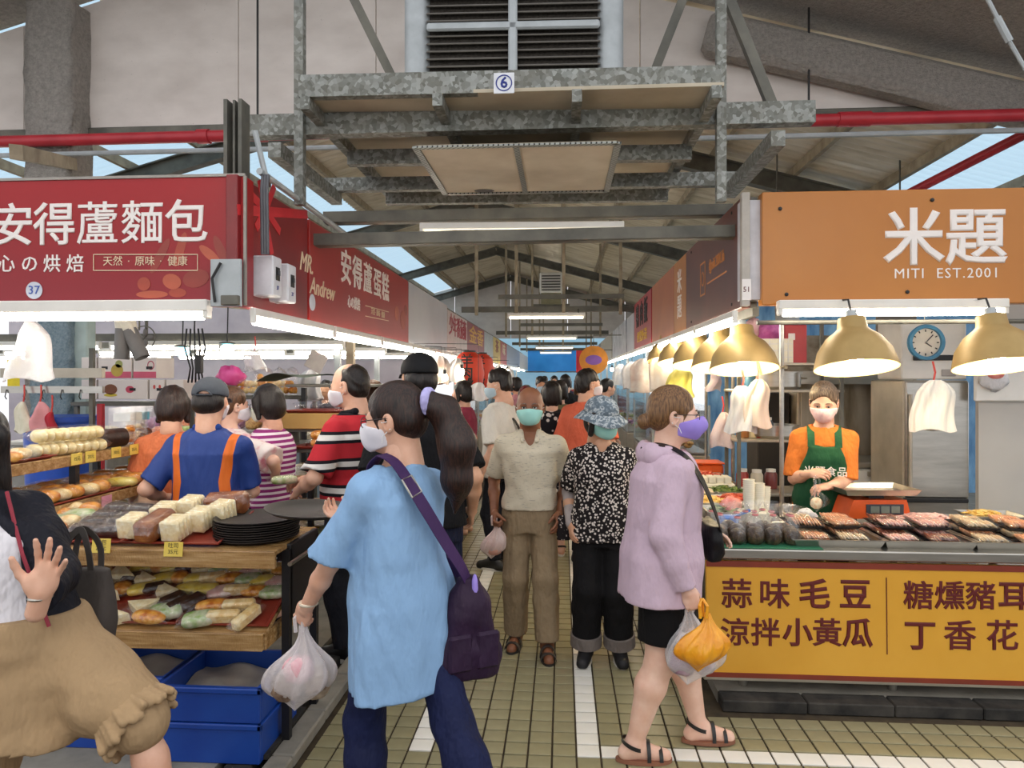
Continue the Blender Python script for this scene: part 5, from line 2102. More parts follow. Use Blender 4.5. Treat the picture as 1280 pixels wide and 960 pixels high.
MB().box((0, 0, .91), (.66, .54, .05), .01).build('lid', STAIN, t)
MB().box((-.05, -.27, .84), (.18, .03, .04), .006).build('latch', STAIN_D, t)
t = thing('red_striped_board', 'white board with a red stripe leaning beside the freezer', 'board', (xat(1124, 6.2), 6.2, 1.02))
MB().box((0, 0, .19), (.30, .02, .38), .004).build('board', WHITE_E, t)
MB().box((-.09, -.011, .19), (.02, .003, .36)).build('stripe', mat('red_stripe', '#c22433', .5), t)
t = thing('range_hood', 'grease stained steel cooking range with hood behind the vendor', 'range hood', (xat(1035, 6.9), 7.0, .06))
GREASE = nmat('greasy_steel', lambda t: t.color(t.ramp(t.noise(t.coord((3, 3, .7)), 2.2, 5), [(.3, '#75664f'), (.5, '#a59884'), (.72, '#bfb5a4')])), .42, .55)
MB().box((.10, 0, .95), (.86, .5, 1.5), .01).build('cabinet', GREASE, t)
MB().box((-.50, .1, .85), (.30, .4, 1.25), .01).build('oven_recess', mat('oven_dark', '#2b2520', .6), t)
MB().box((.10, -.257, 1.12), (.80, .012, 1.0), .003).build('door', GREASE, t)
MB().add([(-.72, -.45, 1.68), (.60, -.45, 1.68), (.60, .3, 1.68), (-.72, .3, 1.68), (-.35, -.05, 2.02), (.3, -.05, 2.02), (.3, .3, 2.02), (-.35, .3, 2.02)],
         [(3, 2, 1, 0), (0, 1, 5, 4), (1, 2, 6, 5), (2, 3, 7, 6), (3, 0, 4, 7), (4, 5, 6, 7)]).build('hood', GREASE, t)
MB().box((-.06, -.45, 1.62), (1.32, .02, .12), .003).build('hood_lip', STAIN, t)
MB().tube([(-.3, .1, 1.95), (-.32, .1, 2.35), (-.25, .2, 2.7)], .11, 14).build('flue', ALUW, t, smooth=True)
t = thing('heat_screen', 'dark grey steel panel between the range and the fridge', 'panel', (xat(1120, 6.6), 6.6, .06))
MB().box((0, 0, 1.12), (.34, .04, 2.24), .004).build('panel', mat('dark_grey_panel', '#6e6860', .45, .3), t)
# pots on a shelf
shf = thing('pot_shelf', 'steel wire rack with pots left of the range', 'rack', (xat(977, 5.6), 5.6, .06))
for z in (.75, 1.15, 1.52, 1.72):
    MB().box((0, 0, z), (.78, .42, .02), .004).build('shelf', STAIN_D, shf)
for x in (-.37, .37):
    for y in (-.2, .2):
        MB().bar((x, y, 0), (x, y, 2.05), .025, .025).build('post', STEEL_DK, shf)
for k, (px, z, r, hh, lab) in enumerate(((968, 1.58, .19, .12, 'wide steel steamer pot on the top wire shelf'), (968, 1.21, .17, .09, 'wide steel bowl on the wire shelf under the pot'))):
    t = thing('pot', lab, 'pot', (xat(px, 5.6), 5.6, z + .012))
    MB().lathe([(0, 0), (r * .9, 0), (r, .02), (r, hh), (r + .012, hh), (r + .012, hh + .008), (r - .006, hh + .008), (r - .01, .02), (0, .012)], 28).build('body', STAIN, t, smooth=True)
    for s in (-1, 1):
        MB().tube([(s * r, -.04, hh * .7), (s * (r + .04), -.03, hh * .7), (s * (r + .04), .03, hh * .7), (s * r, .04, hh * .7)], .008, 6).build('handle', STAIN_D, t)
t = thing('white_crate', 'white lattice plastic crate on the rack top', 'crate', (xat(955, 5.6), 5.6, 1.792))
for s in (-1, 1):
    MB().box((0, s * .14, .09), (.34, .01, .18)).build('side', CUP, t)
    MB().box((s * .17, 0, .09), (.01, .28, .18)).build('end', CUP, t)
MB().box((0, 0, .005), (.34, .28, .01)).build('base', CUP, t)
for i in range(5):
    MB().box((-.136 + .068 * i, -.147, .09), (.008, .008, .17)).build('rib', WHITE_E, t)
for i in range(3):
    MB().box((0, -.147, .04 + .05 * i), (.33, .008, .008)).build('rib', WHITE_E, t)
t = thing('red_box', 'red metal box on the rack above the white crate', 'box', (xat(990, 5.65), 5.65, 1.792))
MB().box((0, 0, .14), (.17, .17, .30), .006).build('body', mat('red_metal', '#b3202b', .4), t)
MB().box((-.03, -.087, .2), (.05, .004, .05)).build('label_patch', PW, t)
crumple('magenta_bag', 'bag of bright magenta nets on the white crate', (xat(962, 5.58), 5.58, 2.03), (.10, .08, .07), mat('magenta_net', '#b3478f', .4, c2='#d77ab8', scale=20), 8)
crumple('pink_bag', 'clear bag of pink goods on the white crate', (xat(944, 5.58), 5.62, 2.05), (.06, .07, .09), mat('pink_net', '#d9a0a4', .35, c2='#eecfcb', scale=15), 9)
for k, (px, z, c, lab) in enumerate(((905, 1.21, '#b43a2e', 'red jar'), (893, 1.21, '#d8c9a4', 'cream jar'), (915, 1.21, '#42505e', 'slate jar'), (880, 1.21, '#8c5a2c', 'amber jar'), (900, .81, '#c4bda8', 'beige jar'), (884, .81, '#9c2f28', 'dark red jar'), (890, 1.58, '#3f6d8e', 'blue jar'), (905, 1.58, '#b9b5a5', 'pale jar'), (920, .81, '#6d3030', 'maroon jar'))):
    t = thing('jar', '%s standing on the %s wire shelf of the rack' % (lab, {1.21: 'middle', .81: 'lower', 1.58: 'upper'}[z]), 'jar', (xat(px + 46, 5.6), 5.55 + .05 * (k % 3), z + .012))
    MB().lathe([(0, 0), (.045, 0), (.048, .01), (.048, .11), (.035, .13), (0, .13)], 14).build('body', mat('jar_' + c[1:], c, .3), t, smooth=True)
    MB().lathe([(.037, .128), (.037, .15), (0, .15)], 14).build('lid', WHITE_E, t)

# hanging bundles of plastic bags, cloths


def drape(name, lab, px, py0, py1, Y, w_px, m, seed=1, fold=5, depth=.06, flare=.25, cat_='bags', tie=True, rail=None):
    """a hanging bundle: pinched at the hook, folded sheet hanging below"""
    p0, p1 = aY(px, py0, Y), aY(px, py1, Y)
    H = p0.z - p1.z
    W = w_px / F * Y
    rr = random.Random(seed)
    ph = rr.uniform(0, 6)
    t = thing(name, lab, cat_, p0)

    def fn(u, v):
        a = u * 2 * PI
        wv = W / 2 * (.30 + .70 * min(1, v * 4) ** .6) * (1 + flare * (v - .5))
        dv = depth * (.5 + .5 * min(1, v * 5)) * (1 + .35 * math.sin(a * fold + ph + v * 2))
        k = 1 + .06 * math.sin(a * fold * 1.7 + ph)
        return Vector((wv * math.cos(a) * k + .015 * math.sin(v * 5 + ph), dv * math.sin(a), -H * v + .012 * math.sin(a * 3 + ph) * (v > .9)))
    MB().grid(fn, 40, 14, True).build('sheets', m, t, smooth=2)
    if rail is not None:
        MB().tube([(0, 0, -.01), (0, 0, 2.04 - p0.z), (rail - p0.x, 0, 2.05 - p0.z)], .004, 5).build('string', BLACK, t)
    if tie:
        MB().tube([(0, 0, -.01), (.01, 0, .05), (0, .01, .12)], .006, 6).build('hook', mat('red_hook', '#c8433a', .5), t)
    return t


PLW = mat('white_bag_bundle', '#dedad2', .55, c2='#f0ece2', scale=12, stretch=(4, 4, .5))
drape('bag_bundle', 'white bundle of plastic bags hanging by a red hook before the fridge', 1167, 475, 538, 4.75, 46, PLW, 1)
drape('bag_bundle', 'grey white bundle of plastic bags hanging above the side counter', 928, 482, 540, 5.0, 34, mat('grey_bag_bundle', '#cfd0d2', .55, c2='#e2e2e2', scale=12, stretch=(4, 4, .5)), 2)
drape('bag_bundle', 'cream pink bundle of plastic bags hanging beside the grey one', 946, 474, 534, 4.98, 30, mat('cream_bag_bundle', '#e4d3bd', .55, c2='#efdccf', scale=12, stretch=(4, 4, .5)), 3)
drape('yellow_cloth', 'yellow cloth hanging behind the woman in the lilac hoodie', 850, 460, 497, 6.6, 30, mat('yellow_cloth', '#d8cf62', .8, c2='#e6de80', scale=8), 4, cat_='cloth')
for k, (px, y0, y1, Y, wd, c, lab) in enumerate(((805, 448, 490, 8.6, 34, '#d9c0b4', 'pale pink bags hanging under the right row of tubes'), (828, 440, 488, 8.2, 30, '#e2d8cc', 'cream bags hanging under the right row of tubes'),
                                                 (790, 452, 486, 10.5, 22, '#d8d4d0', 'white bags hanging further along the right row'), (775, 455, 482, 13, 16, '#c9cdd6', 'bluish bags hanging far along the right row'))):
    drape('hanging_bags', lab, px, y0, y1, Y, wd, mat('hang_' + c[1:], c, .5, c2='#f0ebe4', scale=9), 10 + k, tie=False, rail=RX - .03)
drape('bag_of_fruit', 'clear bag with red and pink fruit hanging on the rack', 903, 515, 558, 5.6, 22, film('milky_red', c=(.92, .75, .75), vis=.6, milky=.8), 21, 3, .07, .6)
drape('small_bag', 'small bag of red snacks hanging from the wire rack', 893, 465, 488, 6.0, 14, film('milky_red', c=(.92, .75, .75), vis=.6, milky=.8), 22, 3, .05, .8)
t = thing('paper_holder', 'white tray of papers hung on the grey partition', 'holder', (xat(1252, 5.25), 5.26, zat(480, 5.25)))
MB().box((0, 0, 0), (.36, .03, .24), .008).build('tray', WHITE_E, t)
crumple('paper_bag', None, (-.06, -.035, .04), (.10, .02, .08), MILK, 3, parent=t)
MB().blob((-.06, -.05, .07), (.06, .015, .035), 10, 6).build('red_pack', mat('red_plastic', '#d8564e', .35), t, smooth=2)
# pole and rail of the stall
t = thing('stall_frame', 'thin steel pipe frame over the side counter', 'frame', (0, 0, 0))
for y in (5.0, 6.4, 7.58):
    MB().tube([(1.5, y, .06), (1.5, y, 2.05)], .016, 8).build('pole', STAIN, t)
MB().tube([(1.5, 4.9, 1.75), (1.5, 7.6, 1.75)], .012, 8).build('rail', STAIN, t)
MB().tube([(1.2, 4.5, 2.02), (3.4, 4.5, 2.02)], .014, 8).build('rail', STEEL_DK, t)
# ================================================================ bakery stall (left)
WOOD = nmat('film_wrapped_wood', lambda t: (t.color(t.ramp(t.noise(t.coord((1.2, 9, 14)), 4, 5), [(.3, '#8a6538'), (.55, '#b08a58'), (.75, '#d0b080')])), t.bump(t.noise(t.coord((8, 3, 2)), 22, 3), .5, .01)), .25, spec=.7)
BLKM = mat('black_painted_steel', '#17161a', .45)
REDT = mat('red_brown_tray', '#7a2a1e', .4, c2='#8c3426', scale=4)
BT = thing('bread_table', 'two level wooden bread table wrapped in clear film', 'table', (0, 0, 0))
TX0, TX1, TY0, TY1 = -3.3, -1.215, 3.0, 3.5
ZT, ZL = .93, .575
MB().box(((TX0 + TX1) / 2 - .02, 3.25, ZT - .01), (TX1 - TX0, .5, .02), .003).build('top_board', WOOD, BT)
MB().box(((TX0 + TX1) / 2 - .02, TY0 - .006, ZT - .038), (TX1 - TX0, .02, .075), .003).build('edge_board', WOOD, BT)
MB().box(((TX0 + TX1) / 2 - .06, 3.22, ZL + .082), (TX1 - TX0, .50, .02), .003, Matrix.Rotation(.36, 3, 'X')).build('lower_board', WOOD, BT)
MB().box(((TX0 + TX1) / 2 - .06, TY0 - .02, ZL - .035), (TX1 - TX0 - .02, .02, .075), .003).build('edge_board', WOOD, BT)
MB().box((TX1 - .07, 3.24, ZL - .035), (.02, .50, .075), .003).build('edge_board', WOOD, BT)
MB().box((TX1 - .015, 3.30, .76), (.025, .36, .34), .004).build('end_panel', BLKM, BT)
for x in (TX0 + .05, -2.235, TX1 - .02):
    for y in (TY0 + .12, TY1 - .03):
        MB().bar((x, y, .055), (x, y, ZT - .02), .035, .035).build('leg', BLKM, BT)
MB().tube([(TX1 + .02, 3.05, .86), (TX1 + .02, 3.46, .86)], .010, 8).build('rail', STAIN, BT)
CARD = mat('yellow_card', '#e2c24a', .6, c2='#e9cf66', scale=5)
INKD = mat('card_ink', '#3a3020', .6, var=0)


def card(parent, x, y, z, tx, c=CARD, w_=.085, h_=.062, rz=0.0):
    o = MB().box((0, 0, 0), (w_, .003, h_), .0008).build('price_card', c, parent)
    o.location = (x, y, z)
    o.rotation_euler = (-.12, 0, rz)
    for k, q in enumerate(tx):
        lettering(q, .024, INKD, o, (0, -.002, .015 - .026 * k), RF, ext=.0004)


card(BT, xat(127, 2.98), 2.978, zat(691, 2.98), ('麵包', '25元'))
card(BT, xat(217, 2.98), 2.978, zat(694, 2.98), ('吐司', '35元'))

# --- breads: every bread is a thing with its wrapper as a part


def crust(name, a, b, c, sc=26):
    return nmat('crust_' + name, lambda t: (t.color(t.ramp(t.noise(t.coord(), sc, 4), [(.3, a), (.5, b), (.7, c)])), t.bump(t.noise(t.coord(), 60, 3), .25, .01)), .45)


GOLD = crust('golden', '#b8601a', '#e39a38', '#f5c468')
PALEB = crust('pale', '#e0b46a', '#f0d69c', '#f8e8c0')
CHOC = crust('choco', '#20110c', '#38211a', '#4e3226')
CRUMB = crust('crumb', '#e8d19a', '#f3e2b4', '#faf0d4', 50)
BROWN = crust('brown', '#6b3718', '#8a4c22', '#a5672f')
GREENP = mat('printed_green_pack', '#7fa83e', .3, c2='#e8e4cf', scale=20)
YELP = mat('printed_yellow_pack', '#e8c62a', .3, c2='#f0e08a', scale=14)
PINKP = mat('printed_pink_pack', '#d99a94', .3, c2='#f0e2d8', scale=14)
WRAP = film('bread_wrap', vis=.03, bscale=38, bump=.8)
BM = {}


def bread_mesh(kind):
    if kind in BM:
        return BM[kind]
    rr = random.Random(hash(kind) % 99 + len(kind))
    mb = MB()
    m = GOLD
    if kind == 'bun':
        mb.blob((0, 0, .028), (.052, .048, .030), 14, 8, None, .9, .05)
        sz = (.062, .058, .062)
    elif kind == 'pale_bun':
        mb.blob((0, 0, .026), (.052, .046, .028), 14, 8, None, .9, .05)
        m, sz = PALEB, (.062, .056, .06)
    elif kind == 'long':
        mb.blob((0, 0, .026), (.085, .036, .028), 16, 8, None, .85, .05)
        sz = (.10, .045, .056)
    elif kind == 'croissant':
        for k in range(7):
            a = (k - 3) / 3
            mb.blob((.065 * math.sin(a * 1.1), .03 * (1 - math.cos(a * 1.2)) * 2, .024), (.019, .032 - .010 * abs(a) * 1.5, .028 - .010 * abs(a)), 10, 6, Matrix.Rotation(a * .7, 3, 'Z'))
        sz = (.085, .055, .055)
    elif kind == 'toast':
        mb.box((0, 0, .05), (.20, .10, .10), .018)
        m, sz = BROWN, (.108, .056, .108)
    elif kind == 'slice':
        for k in range(4):
            mb.box((-.042 + .028 * k, 0, .05), (.024, .095, .095), .008)
        m, sz = CRUMB, (.066, .055, .105)
    elif kind == 'choco':
        mb.box((0, 0, .026), (.13, .075, .05), .018)
        m, sz = CHOC, (.075, .046, .058)
    elif kind == 'sandwich':
        mb.prism([(-.06, -.045), (.06, -.045), (-.06, .06)], 0, .05)
        m, sz = CRUMB, (.068, .06, .055)
    elif kind == 'bar':
        mb.box((0, 0, .03), (.15, .05, .055), .010)
        m, sz = PALEB, (.085, .034, .064)
    elif kind == 'green':
        mb.blob((0, 0, .024), (.08, .045, .026), 14, 6, None, .6)
        m, sz = GREENP, (.088, .052, .055)
    elif kind == 'yellow':
        mb.blob((0, 0, .022), (.075, .04, .024), 14, 6, None, .6)
        m, sz = YELP, (.083, .047, .05)
    elif kind == 'pink':
        mb.blob((0, 0, .02), (.08, .05, .022), 14, 6, None, .6)
        m, sz = PINKP, (.088, .056, .046)
    elif kind == 'roll':
        mb.tube([(-.09, 0, .045), (.09, 0, .045)], .044, 16)
        m, sz = CHOC, (.10, .05, .095)
    a = mb.mesh('bread', m, 2 if kind not in ('toast', 'slice', 'bar', 'choco', 'sandwich', 'roll') else True)
    W = MB()

    def fn(u, v):
        # pillow pack with crimped ends
        x = (v - .5) * 2
        th = u * 2 * PI
        e = 1 - abs(x) ** 6
        yy = sz[1] * 1.02 * math.copysign(abs(math.cos(th)) ** .7, math.cos(th)) * (1 - .1 * abs(x) ** 4) + rr.uniform(-.002, .002)
        zz = sz[2] * (.5 + .52 * math.copysign(abs(math.sin(th)) ** .7, math.sin(th)) * max(.04, e)) + rr.uniform(-.0015, .0015)
        return Vector((x * sz[0] * 1.16, yy, max(zz, .0)))
    W.grid(fn, 14, 11, True)
    b = W.mesh('wrapper', WRAP, 2)
    BM[kind] = (a, b)
    return BM[kind]


def bread(kind, x, y, z, rz, lab, grp, tilt=0.0, sc=1.0):
    a, b = bread_mesh(kind)
    o = inst('packaged_bread', a, None, (x, y, z), (0, 0, rz), (sc, sc, sc))
    if tilt:
        o.rotation_euler = (Matrix.Rotation(tilt, 3, 'X') @ Matrix.Rotation(rz, 3, 'Z')).to_euler()
    tag(o, lab, 'bread', grp)
    inst('wrapper', b, o)
    return o


def btray(x, y, z, w_, d_, lab, rz=0.0, rx=0.0, m=REDT):
    o = inst('bakery_tray', tray_mesh(w_, d_, .018, m, .01, .005, .012), None, (x, y, z), (rx, 0, rz))
    return tag(o, lab, 'tray')


def fill(kinds, x0, x1, y0, y1, z, nx, ny, lab, grp, rz=0.0, jit=.01, tilt=0.0, sc=1.0):
    for j in range(ny):
        for i in range(nx):
            k = kinds[(i + j * 2) % len(kinds)]
            yy = y0 + (y1 - y0) * (j + .5) / ny + random.uniform(-jit, jit)
            zz = z
            if isinstance(z, tuple):
                zz, tilt = z[1] + (yy - z[2]) * math.tan(z[3]), z[3]
            bread(k, x0 + (x1 - x0) * (i + .5) / nx + random.uniform(-jit, jit), yy, zz, rz + random.uniform(-.15, .15), '%s, %s row, %s from left' % (lab, ROW[j], ORD[i]), grp, tilt, sc)


random.seed(11)
# top of the table
xt = lambda px, Y=3.2: xat(px, Y)
btray(xt(235), 3.22, ZT + .042, .44, .36, 'red brown tray of toast beside the black tray stack', .0, .21)
for i, (px, Y, k, rz, lab) in enumerate(((181, 3.12, 'slice', 1.5, 'pack of cream sliced cake at the tray front, speckled'), (208, 3.12, 'toast', 1.5, 'pale toast loaf next to the speckled cake pack'), (236, 3.10, 'slice', 1.5, 'pack of white toast slices at the front of the tray'),
                                         (252, 3.2, 'slice', 1.5, 'second pack of toast slices behind the front one'), (268, 3.28, 'slice', 1.4, 'pack of toast slices nearest the black trays'), (200, 3.25, 'slice', 1.6, 'pack of sliced cake at the middle of the tray'),
                                         (222, 3.33, 'slice', 1.5, 'pack of sliced cake at the back of the tray'), (262, 3.38, 'toast', .2, 'brown toast loaf at the back corner of the tray'))):
    bread(k, xt(px), Y, ZT + .012 + (Y - 3.04) * .22, rz, lab, 'toast packs on the table', .21)
btray(xt(140), 3.22, ZT + .042, .40, .36, 'red brown tray of chocolate cakes on the table', 0, .21)
fill(['choco'], xt(104), xt(172), 3.08, 3.40, ('s', ZT + .012, 3.04, .21), 2, 4, 'dark chocolate cake in clear wrap on the table tray', 'chocolate cakes on the table', jit=.006)
btray(xt(60), 3.22, ZT + .042, .40, .36, 'red brown tray of buns near the waving woman', 0, .21)
fill(['green', 'pale_bun', 'bun'], xt(28), xt(98), 3.08, 3.40, ('s', ZT + .012, 3.04, .21), 3, 4, 'wrapped bun on the table tray near the waving woman', 'buns near the waving woman')
fill(['pale_bun', 'bun'], xt(-40), xt(25), 3.08, 3.42, ZT, 3, 3, 'wrapped bun at the far end of the table', 'buns at the far end of the table')
# black trays
BTR = mat('black_tray', '#241c18', .55)
tr_m = MB().lathe([(0, 0), (.165, 0), (.185, .014), (.192, .014), (.192, .018), (.183, .018), (.163, .004), (0, .004)], 36).mesh('black_tray', BTR, True)
for k in range(9):
    o = inst('serving_tray', tr_m, None, (xt(319, 3.22) + random.uniform(-.004, .004), 3.24 + random.uniform(-.004, .004), ZT + .001 + k * .0105), (0, 0, k))
    tag(o, 'round black serving tray, %s from the bottom of the stack' % ORD[k] if k < 8 else 'topmost round black serving tray of the stack', 'tray', 'stacked black trays')
# lower shelf
btray(xt(296, 3.15), 3.20, ZL + .088, .40, .40, 'red tray with sponge cakes at the end of the lower shelf', 0, .36)
btray(xt(188, 3.15), 3.20, ZL + .088, .44, .40, 'red tray of sandwiches in the middle of the lower shelf', 0, .36)
btray(xt(70, 3.15), 3.20, ZL + .088, .44, .40, 'red tray behind the beige culottes on the lower shelf', 0, .36)
X = lambda px: xat(px, 3.1)
low = [('bar', 318, 3.03, 1.2, 'white sponge cake bar at the very end of the lower shelf'), ('bar', 325, 3.15, .2, 'pale cake bar behind the sponge cake bar'), ('green', 262, 3.02, .3, 'flat pack with a green label at the front of the lower shelf'),
       ('long', 268, 3.10, .2, 'golden long roll above the green labelled pack'), ('yellow', 275, 3.18, .1, 'yellow wrapped roll at the middle of the lower shelf'), ('green', 305, 3.24, -.1, 'green and white banded roll at the back of the end tray'),
       ('pink', 285, 3.30, .3, 'pink printed flat pack at the back of the end tray'), ('pink', 318, 3.32, .5, 'pink topped pastry pack at the far corner of the lower shelf'),
       ('sandwich', 160, 3.03, .4, 'wrapped triangular sandwich at the front left of the lower tray'), ('long', 200, 3.02, -.1, 'long filled roll at the front of the sandwich tray'), ('sandwich', 185, 3.10, .9, 'wrapped sandwich behind the long filled roll'),
       ('choco', 225, 3.10, .9, 'dark sandwich pack beside the filled roll'), ('choco', 238, 3.12, 1.0, 'second dark sandwich pack beside the first'), ('choco', 212, 3.13, .8, 'third dark sandwich pack, leftmost of the three'),
       ('yellow', 205, 3.22, .8, 'bright yellow pack leaning on the sandwich tray'), ('yellow', 222, 3.24, .6, 'second bright yellow pack behind the sandwiches'), ('yellow', 240, 3.25, .6, 'yellow pack nearest the pink pastries'), ('bun', 190, 3.32, .2, 'golden bun at the back of the sandwich tray'),
       ('long', 170, 3.30, 1.0, 'golden bread stick lying at the back of the lower shelf'), ('bun', 200, 3.36, .2, 'second golden bun at the back of the sandwich tray'), ('pale_bun', 160, 3.22, .2, 'pale bun above the front sandwich'), ('bar', 300, 3.10, .15, 'pale cake bar in the middle of the end tray'), ('bar', 290, 3.03, .1, 'pale cake bar beside the green labelled pack'), ('pink', 250, 3.36, .2, 'pink topped pastry pack at the back of the sandwich tray'), ('pink', 262, 3.26, .4, 'pink pastry pack between the yellow packs'), ('yellow', 322, 3.23, .2, 'yellow roll near the black end panel'), ('green', 215, 3.06, .1, 'green leaf sandwich pack at the front edge'), ('bun', 225, 3.36, .2, 'golden bun by the pink topped pastry')]
fill(['yellow', 'pink', 'bar', 'long', 'green'], X(232), X(342), 3.17, 3.40, ('s', ZL + .022, 3.0, .36), 5, 3, 'small pack at the back of the end tray', 'packs at the back of the end tray', .2, .008, 0, .82)
fill(['bun', 'yellow', 'choco', 'sandwich', 'yellow'], X(128), X(228), 3.17, 3.40, ('s', ZL + .022, 3.0, .36), 5, 3, 'small pack at the back of the sandwich tray', 'packs at the back of the sandwich tray', .3, .008, 0, .82)
for k, px, Y, rz, lab in [q for q in low if q[2] < 3.14]:
    bread(k, X(px), Y, ZL + .022 + (Y - 3.0) * .376, rz, lab, 'breads on the lower shelf', .36, .95)
fill(['sandwich', 'pale_bun'], X(40), X(140), 3.0, 3.36, ('s', ZL + .022, 3.0, .36), 3, 3, 'wrapped pale sandwich on the lower shelf behind the culottes', 'sandwiches behind the culottes')
# blue crates below
BLC = mat('crate_blue', '#12398f', .4, c2='#1a489f', scale=4)


def crate(x, y, z, w_, d_, hh, lab, inner=True):
    t = thing('blue_crate', lab, 'crate', (x, y, z))
    for s in (-1, 1):
        MB().box((0, s * (d_ / 2 - .01), hh / 2), (w_, .02, hh), .004).build('side', BLC, t)
        MB().box((s * (w_ / 2 - .01), 0, hh / 2), (.02, d_ - .04, hh), .004).build('end', BLC, t)
    MB().box((0, 0, .012), (w_ - .04, d_ - .04, .02)).build('base', BLC, t)
    mb = MB()
    for s in (-1, 1):
        mb.box((0, s * (d_ / 2), hh - .012), (w_ + .02, .02, .024), .004)
        mb.box((s * (w_ / 2), 0, hh - .012), (.02, d_ + .02, .024), .004)
    mb.build('rim', BLC, t)
    if inner:
        MB().grid(lambda u, v: Vector(((u - .5) * (w_ - .05), (v - .5) * (d_ - .05), hh * .55 + .02 * math.sin(u * 9 + v * 4) * math.cos(v * 7))), 16, 12).build('liner_sheet', mat('grey_liner', '#8f8a84', .45, c2='#a8a39c', scale=6), t, smooth=2)
    return t


crate(X(290) - .02, 3.12, .05, .46, .42, .17, 'lower blue plastic crate at the end of the bread table')
crate(X(290) - .02, 3.12, .222, .46, .42, .15, 'upper blue plastic crate with a grey liner under the bread table')
crate(-1.96, 3.20, .05, .46, .42, .17, 'blue plastic crate beside the knee of the culottes')
crate(-1.96, 3.20, .222, .46, .42, .15, 'upper blue crate in the middle under the bread table')
crate(-2.52, 3.20, .05, .46, .42, .17, 'blue plastic crate behind the beige culottes')
t = thing('crate_frame', 'low dark frame beside the blue crates', 'frame', (0, 0, 0))
MB().bar((TX1 - .06, 2.95, .062), (TX1 - .06, 3.4, .062), .05, .02).build('runner', CONC_DK, t)

# tall rack on the inner side
_before = set(bpy.data.objects)
RK = thing('bread_rack', 'tall wooden bread rack along the inner left side of the bakery', 'rack', (0, 0, 0))
RX0, RX1, RY0, RY1 = -2.95, -2.42, 3.05, 4.5
for z in (1.27, 1.06, .86):
    ex_ = 0 if z > 1.2 else .13
    MB().box(((RX0 + RX1 + ex_) / 2, (RY0 + RY1) / 2 + (.25 if z < 1 else 0), z - .012), (RX1 - RX0 + ex_, RY1 - RY0 - (.5 if z < 1 else 0), .024), .003).build('shelf', WOOD, RK)
    MB().box((RX1 + .005 + ex_, (RY0 + RY1) / 2 + (.25 if z < 1 else 0), z - .022), (.02, RY1 - RY0 - (.5 if z < 1 else 0), .055), .003).build('edge_board', WOOD, RK)
    if z > 1.2:
        MB().box(((RX0 + RX1) / 2, RY0 - .005, z - .022), (RX1 - RX0, .02, .055), .003).build('edge_board', WOOD, RK)
for x in (RX0 + .03, RX1 - .03):
    for y in (RY0 + .55, RY1 - .03):
        MB().bar((x, y, .055), (x, y, 1.25), .035, .035).build('post', BLKM, RK)
MB().box(((RX0 + RX1) / 2, RY1 - .35, .48), (.46, .6, .7), .01).build('wood_cabinet', mat('brown_wood', '#7d4a24', .5, c2='#94592c', scale=4), RK)
for px, Y, tx in ((98, 3.55, '15元'), (116, 3.66, '20元'), (150, 3.88, '30元'), (173, 4.05, '35元'), (186, 4.16, '40元'), (195, 4.26, '45元')):
    o = MB().box((0, 0, 0), (.003, .085, .06), .0008).build('price_card', CARD, RK, loc=(RX1 + .019, Y, 1.255))
    lettering(tx, .026, INKD, o, (.002, 0, 0), RL, ext=.0004)
PINKC = mat('pink_card', '#e39aa8', .6)
for Y in (3.6, 3.95):
    MB().box((0, 0, 0), (.003, .085, .055), .0008).build('price_card', PINKC, RK, loc=(RX1 + .149, Y, 1.03))
btray(-2.62, 3.25, 1.27, .34, .40, 'red brown tray with bread bags on the top rack shelf')
for k, (x, y) in enumerate(((-2.50, 3.16), (-2.52, 3.30), (-2.65, 3.2), (-2.66, 3.34))):
    bread('pale_bun' if k % 2 else 'long', x, y, 1.278, .4 + k, 'wrapped white bun in the top rack shelf tray, %s' % ['front inner', 'back inner', 'front outer', 'back outer'][k], 'white buns on the top rack shelf', sc=1.1)
CREAMR = crust('cream', '#e0c684', '#efdda6', '#f7eccb', 40)


def rollbag(x, y, z, n, m, lab, rz, L=.42):
    t = thing('roll_bag', lab, 'bread', (x, y, z), rz)
    for k in range(n):
        MB().blob((-L / 2 + L * (k + .5) / n, random.uniform(-.008, .008), .035), (L / n * .58, .055, .035), 10, 7, None, .9).build('roll', m, t, smooth=2)
    W = MB().grid(lambda u, v: Vector(((v - .5) * (L + .08), .064 * math.copysign(abs(math.cos(u * 2 * PI)) ** .8, math.cos(u * 2 * PI)) * (1 - abs(2 * v - 1) ** 8 * .5), .038 + .042 * math.sin(u * 2 * PI) * (1 - abs(2 * v - 1) ** 8))), 14, 12, True)
    W.build('wrapper', WRAP, t, smooth=2)
    return t


rollbag(-2.50, 3.62, 1.272, 9, CREAMR, 'lower long bag of small cream rolls on the top rack shelf', 1.3)
rollbag(-2.50, 3.62, 1.345, 8, CREAMR, 'upper long bag of small cream rolls, lying on the other bag', 1.3, .38)
rollbag(-2.62, 3.85, 1.272, 8, CREAMR, 'bag of cream rolls behind the stacked bags', 1.4)
t = thing('swiss_roll', 'chocolate swiss roll with a cream spiral end on the top shelf', 'cake', (-2.50, 3.95, 1.272), -.35)
MB().tube([(0, -.09, .056), (0, .10, .056)], .055, 20).build('sponge', CHOC, t, smooth=True)
MB().lathe([(0, 0), (.042, 0), (.042, .003), (0, .003)], 20, R=Matrix.Rotation(PI / 2, 3, 'X')).build('cream_end', CREAMR, t, loc=(0, -.0905, .056))
sp = MB()
sp.tube([(.004 * a * math.cos(a * 1.0), -.095, .056 + .004 * a * math.sin(a)) for a in [k * .5 for k in range(2, 20)]], .003, 5)
sp.build('spiral', BROWN, t)
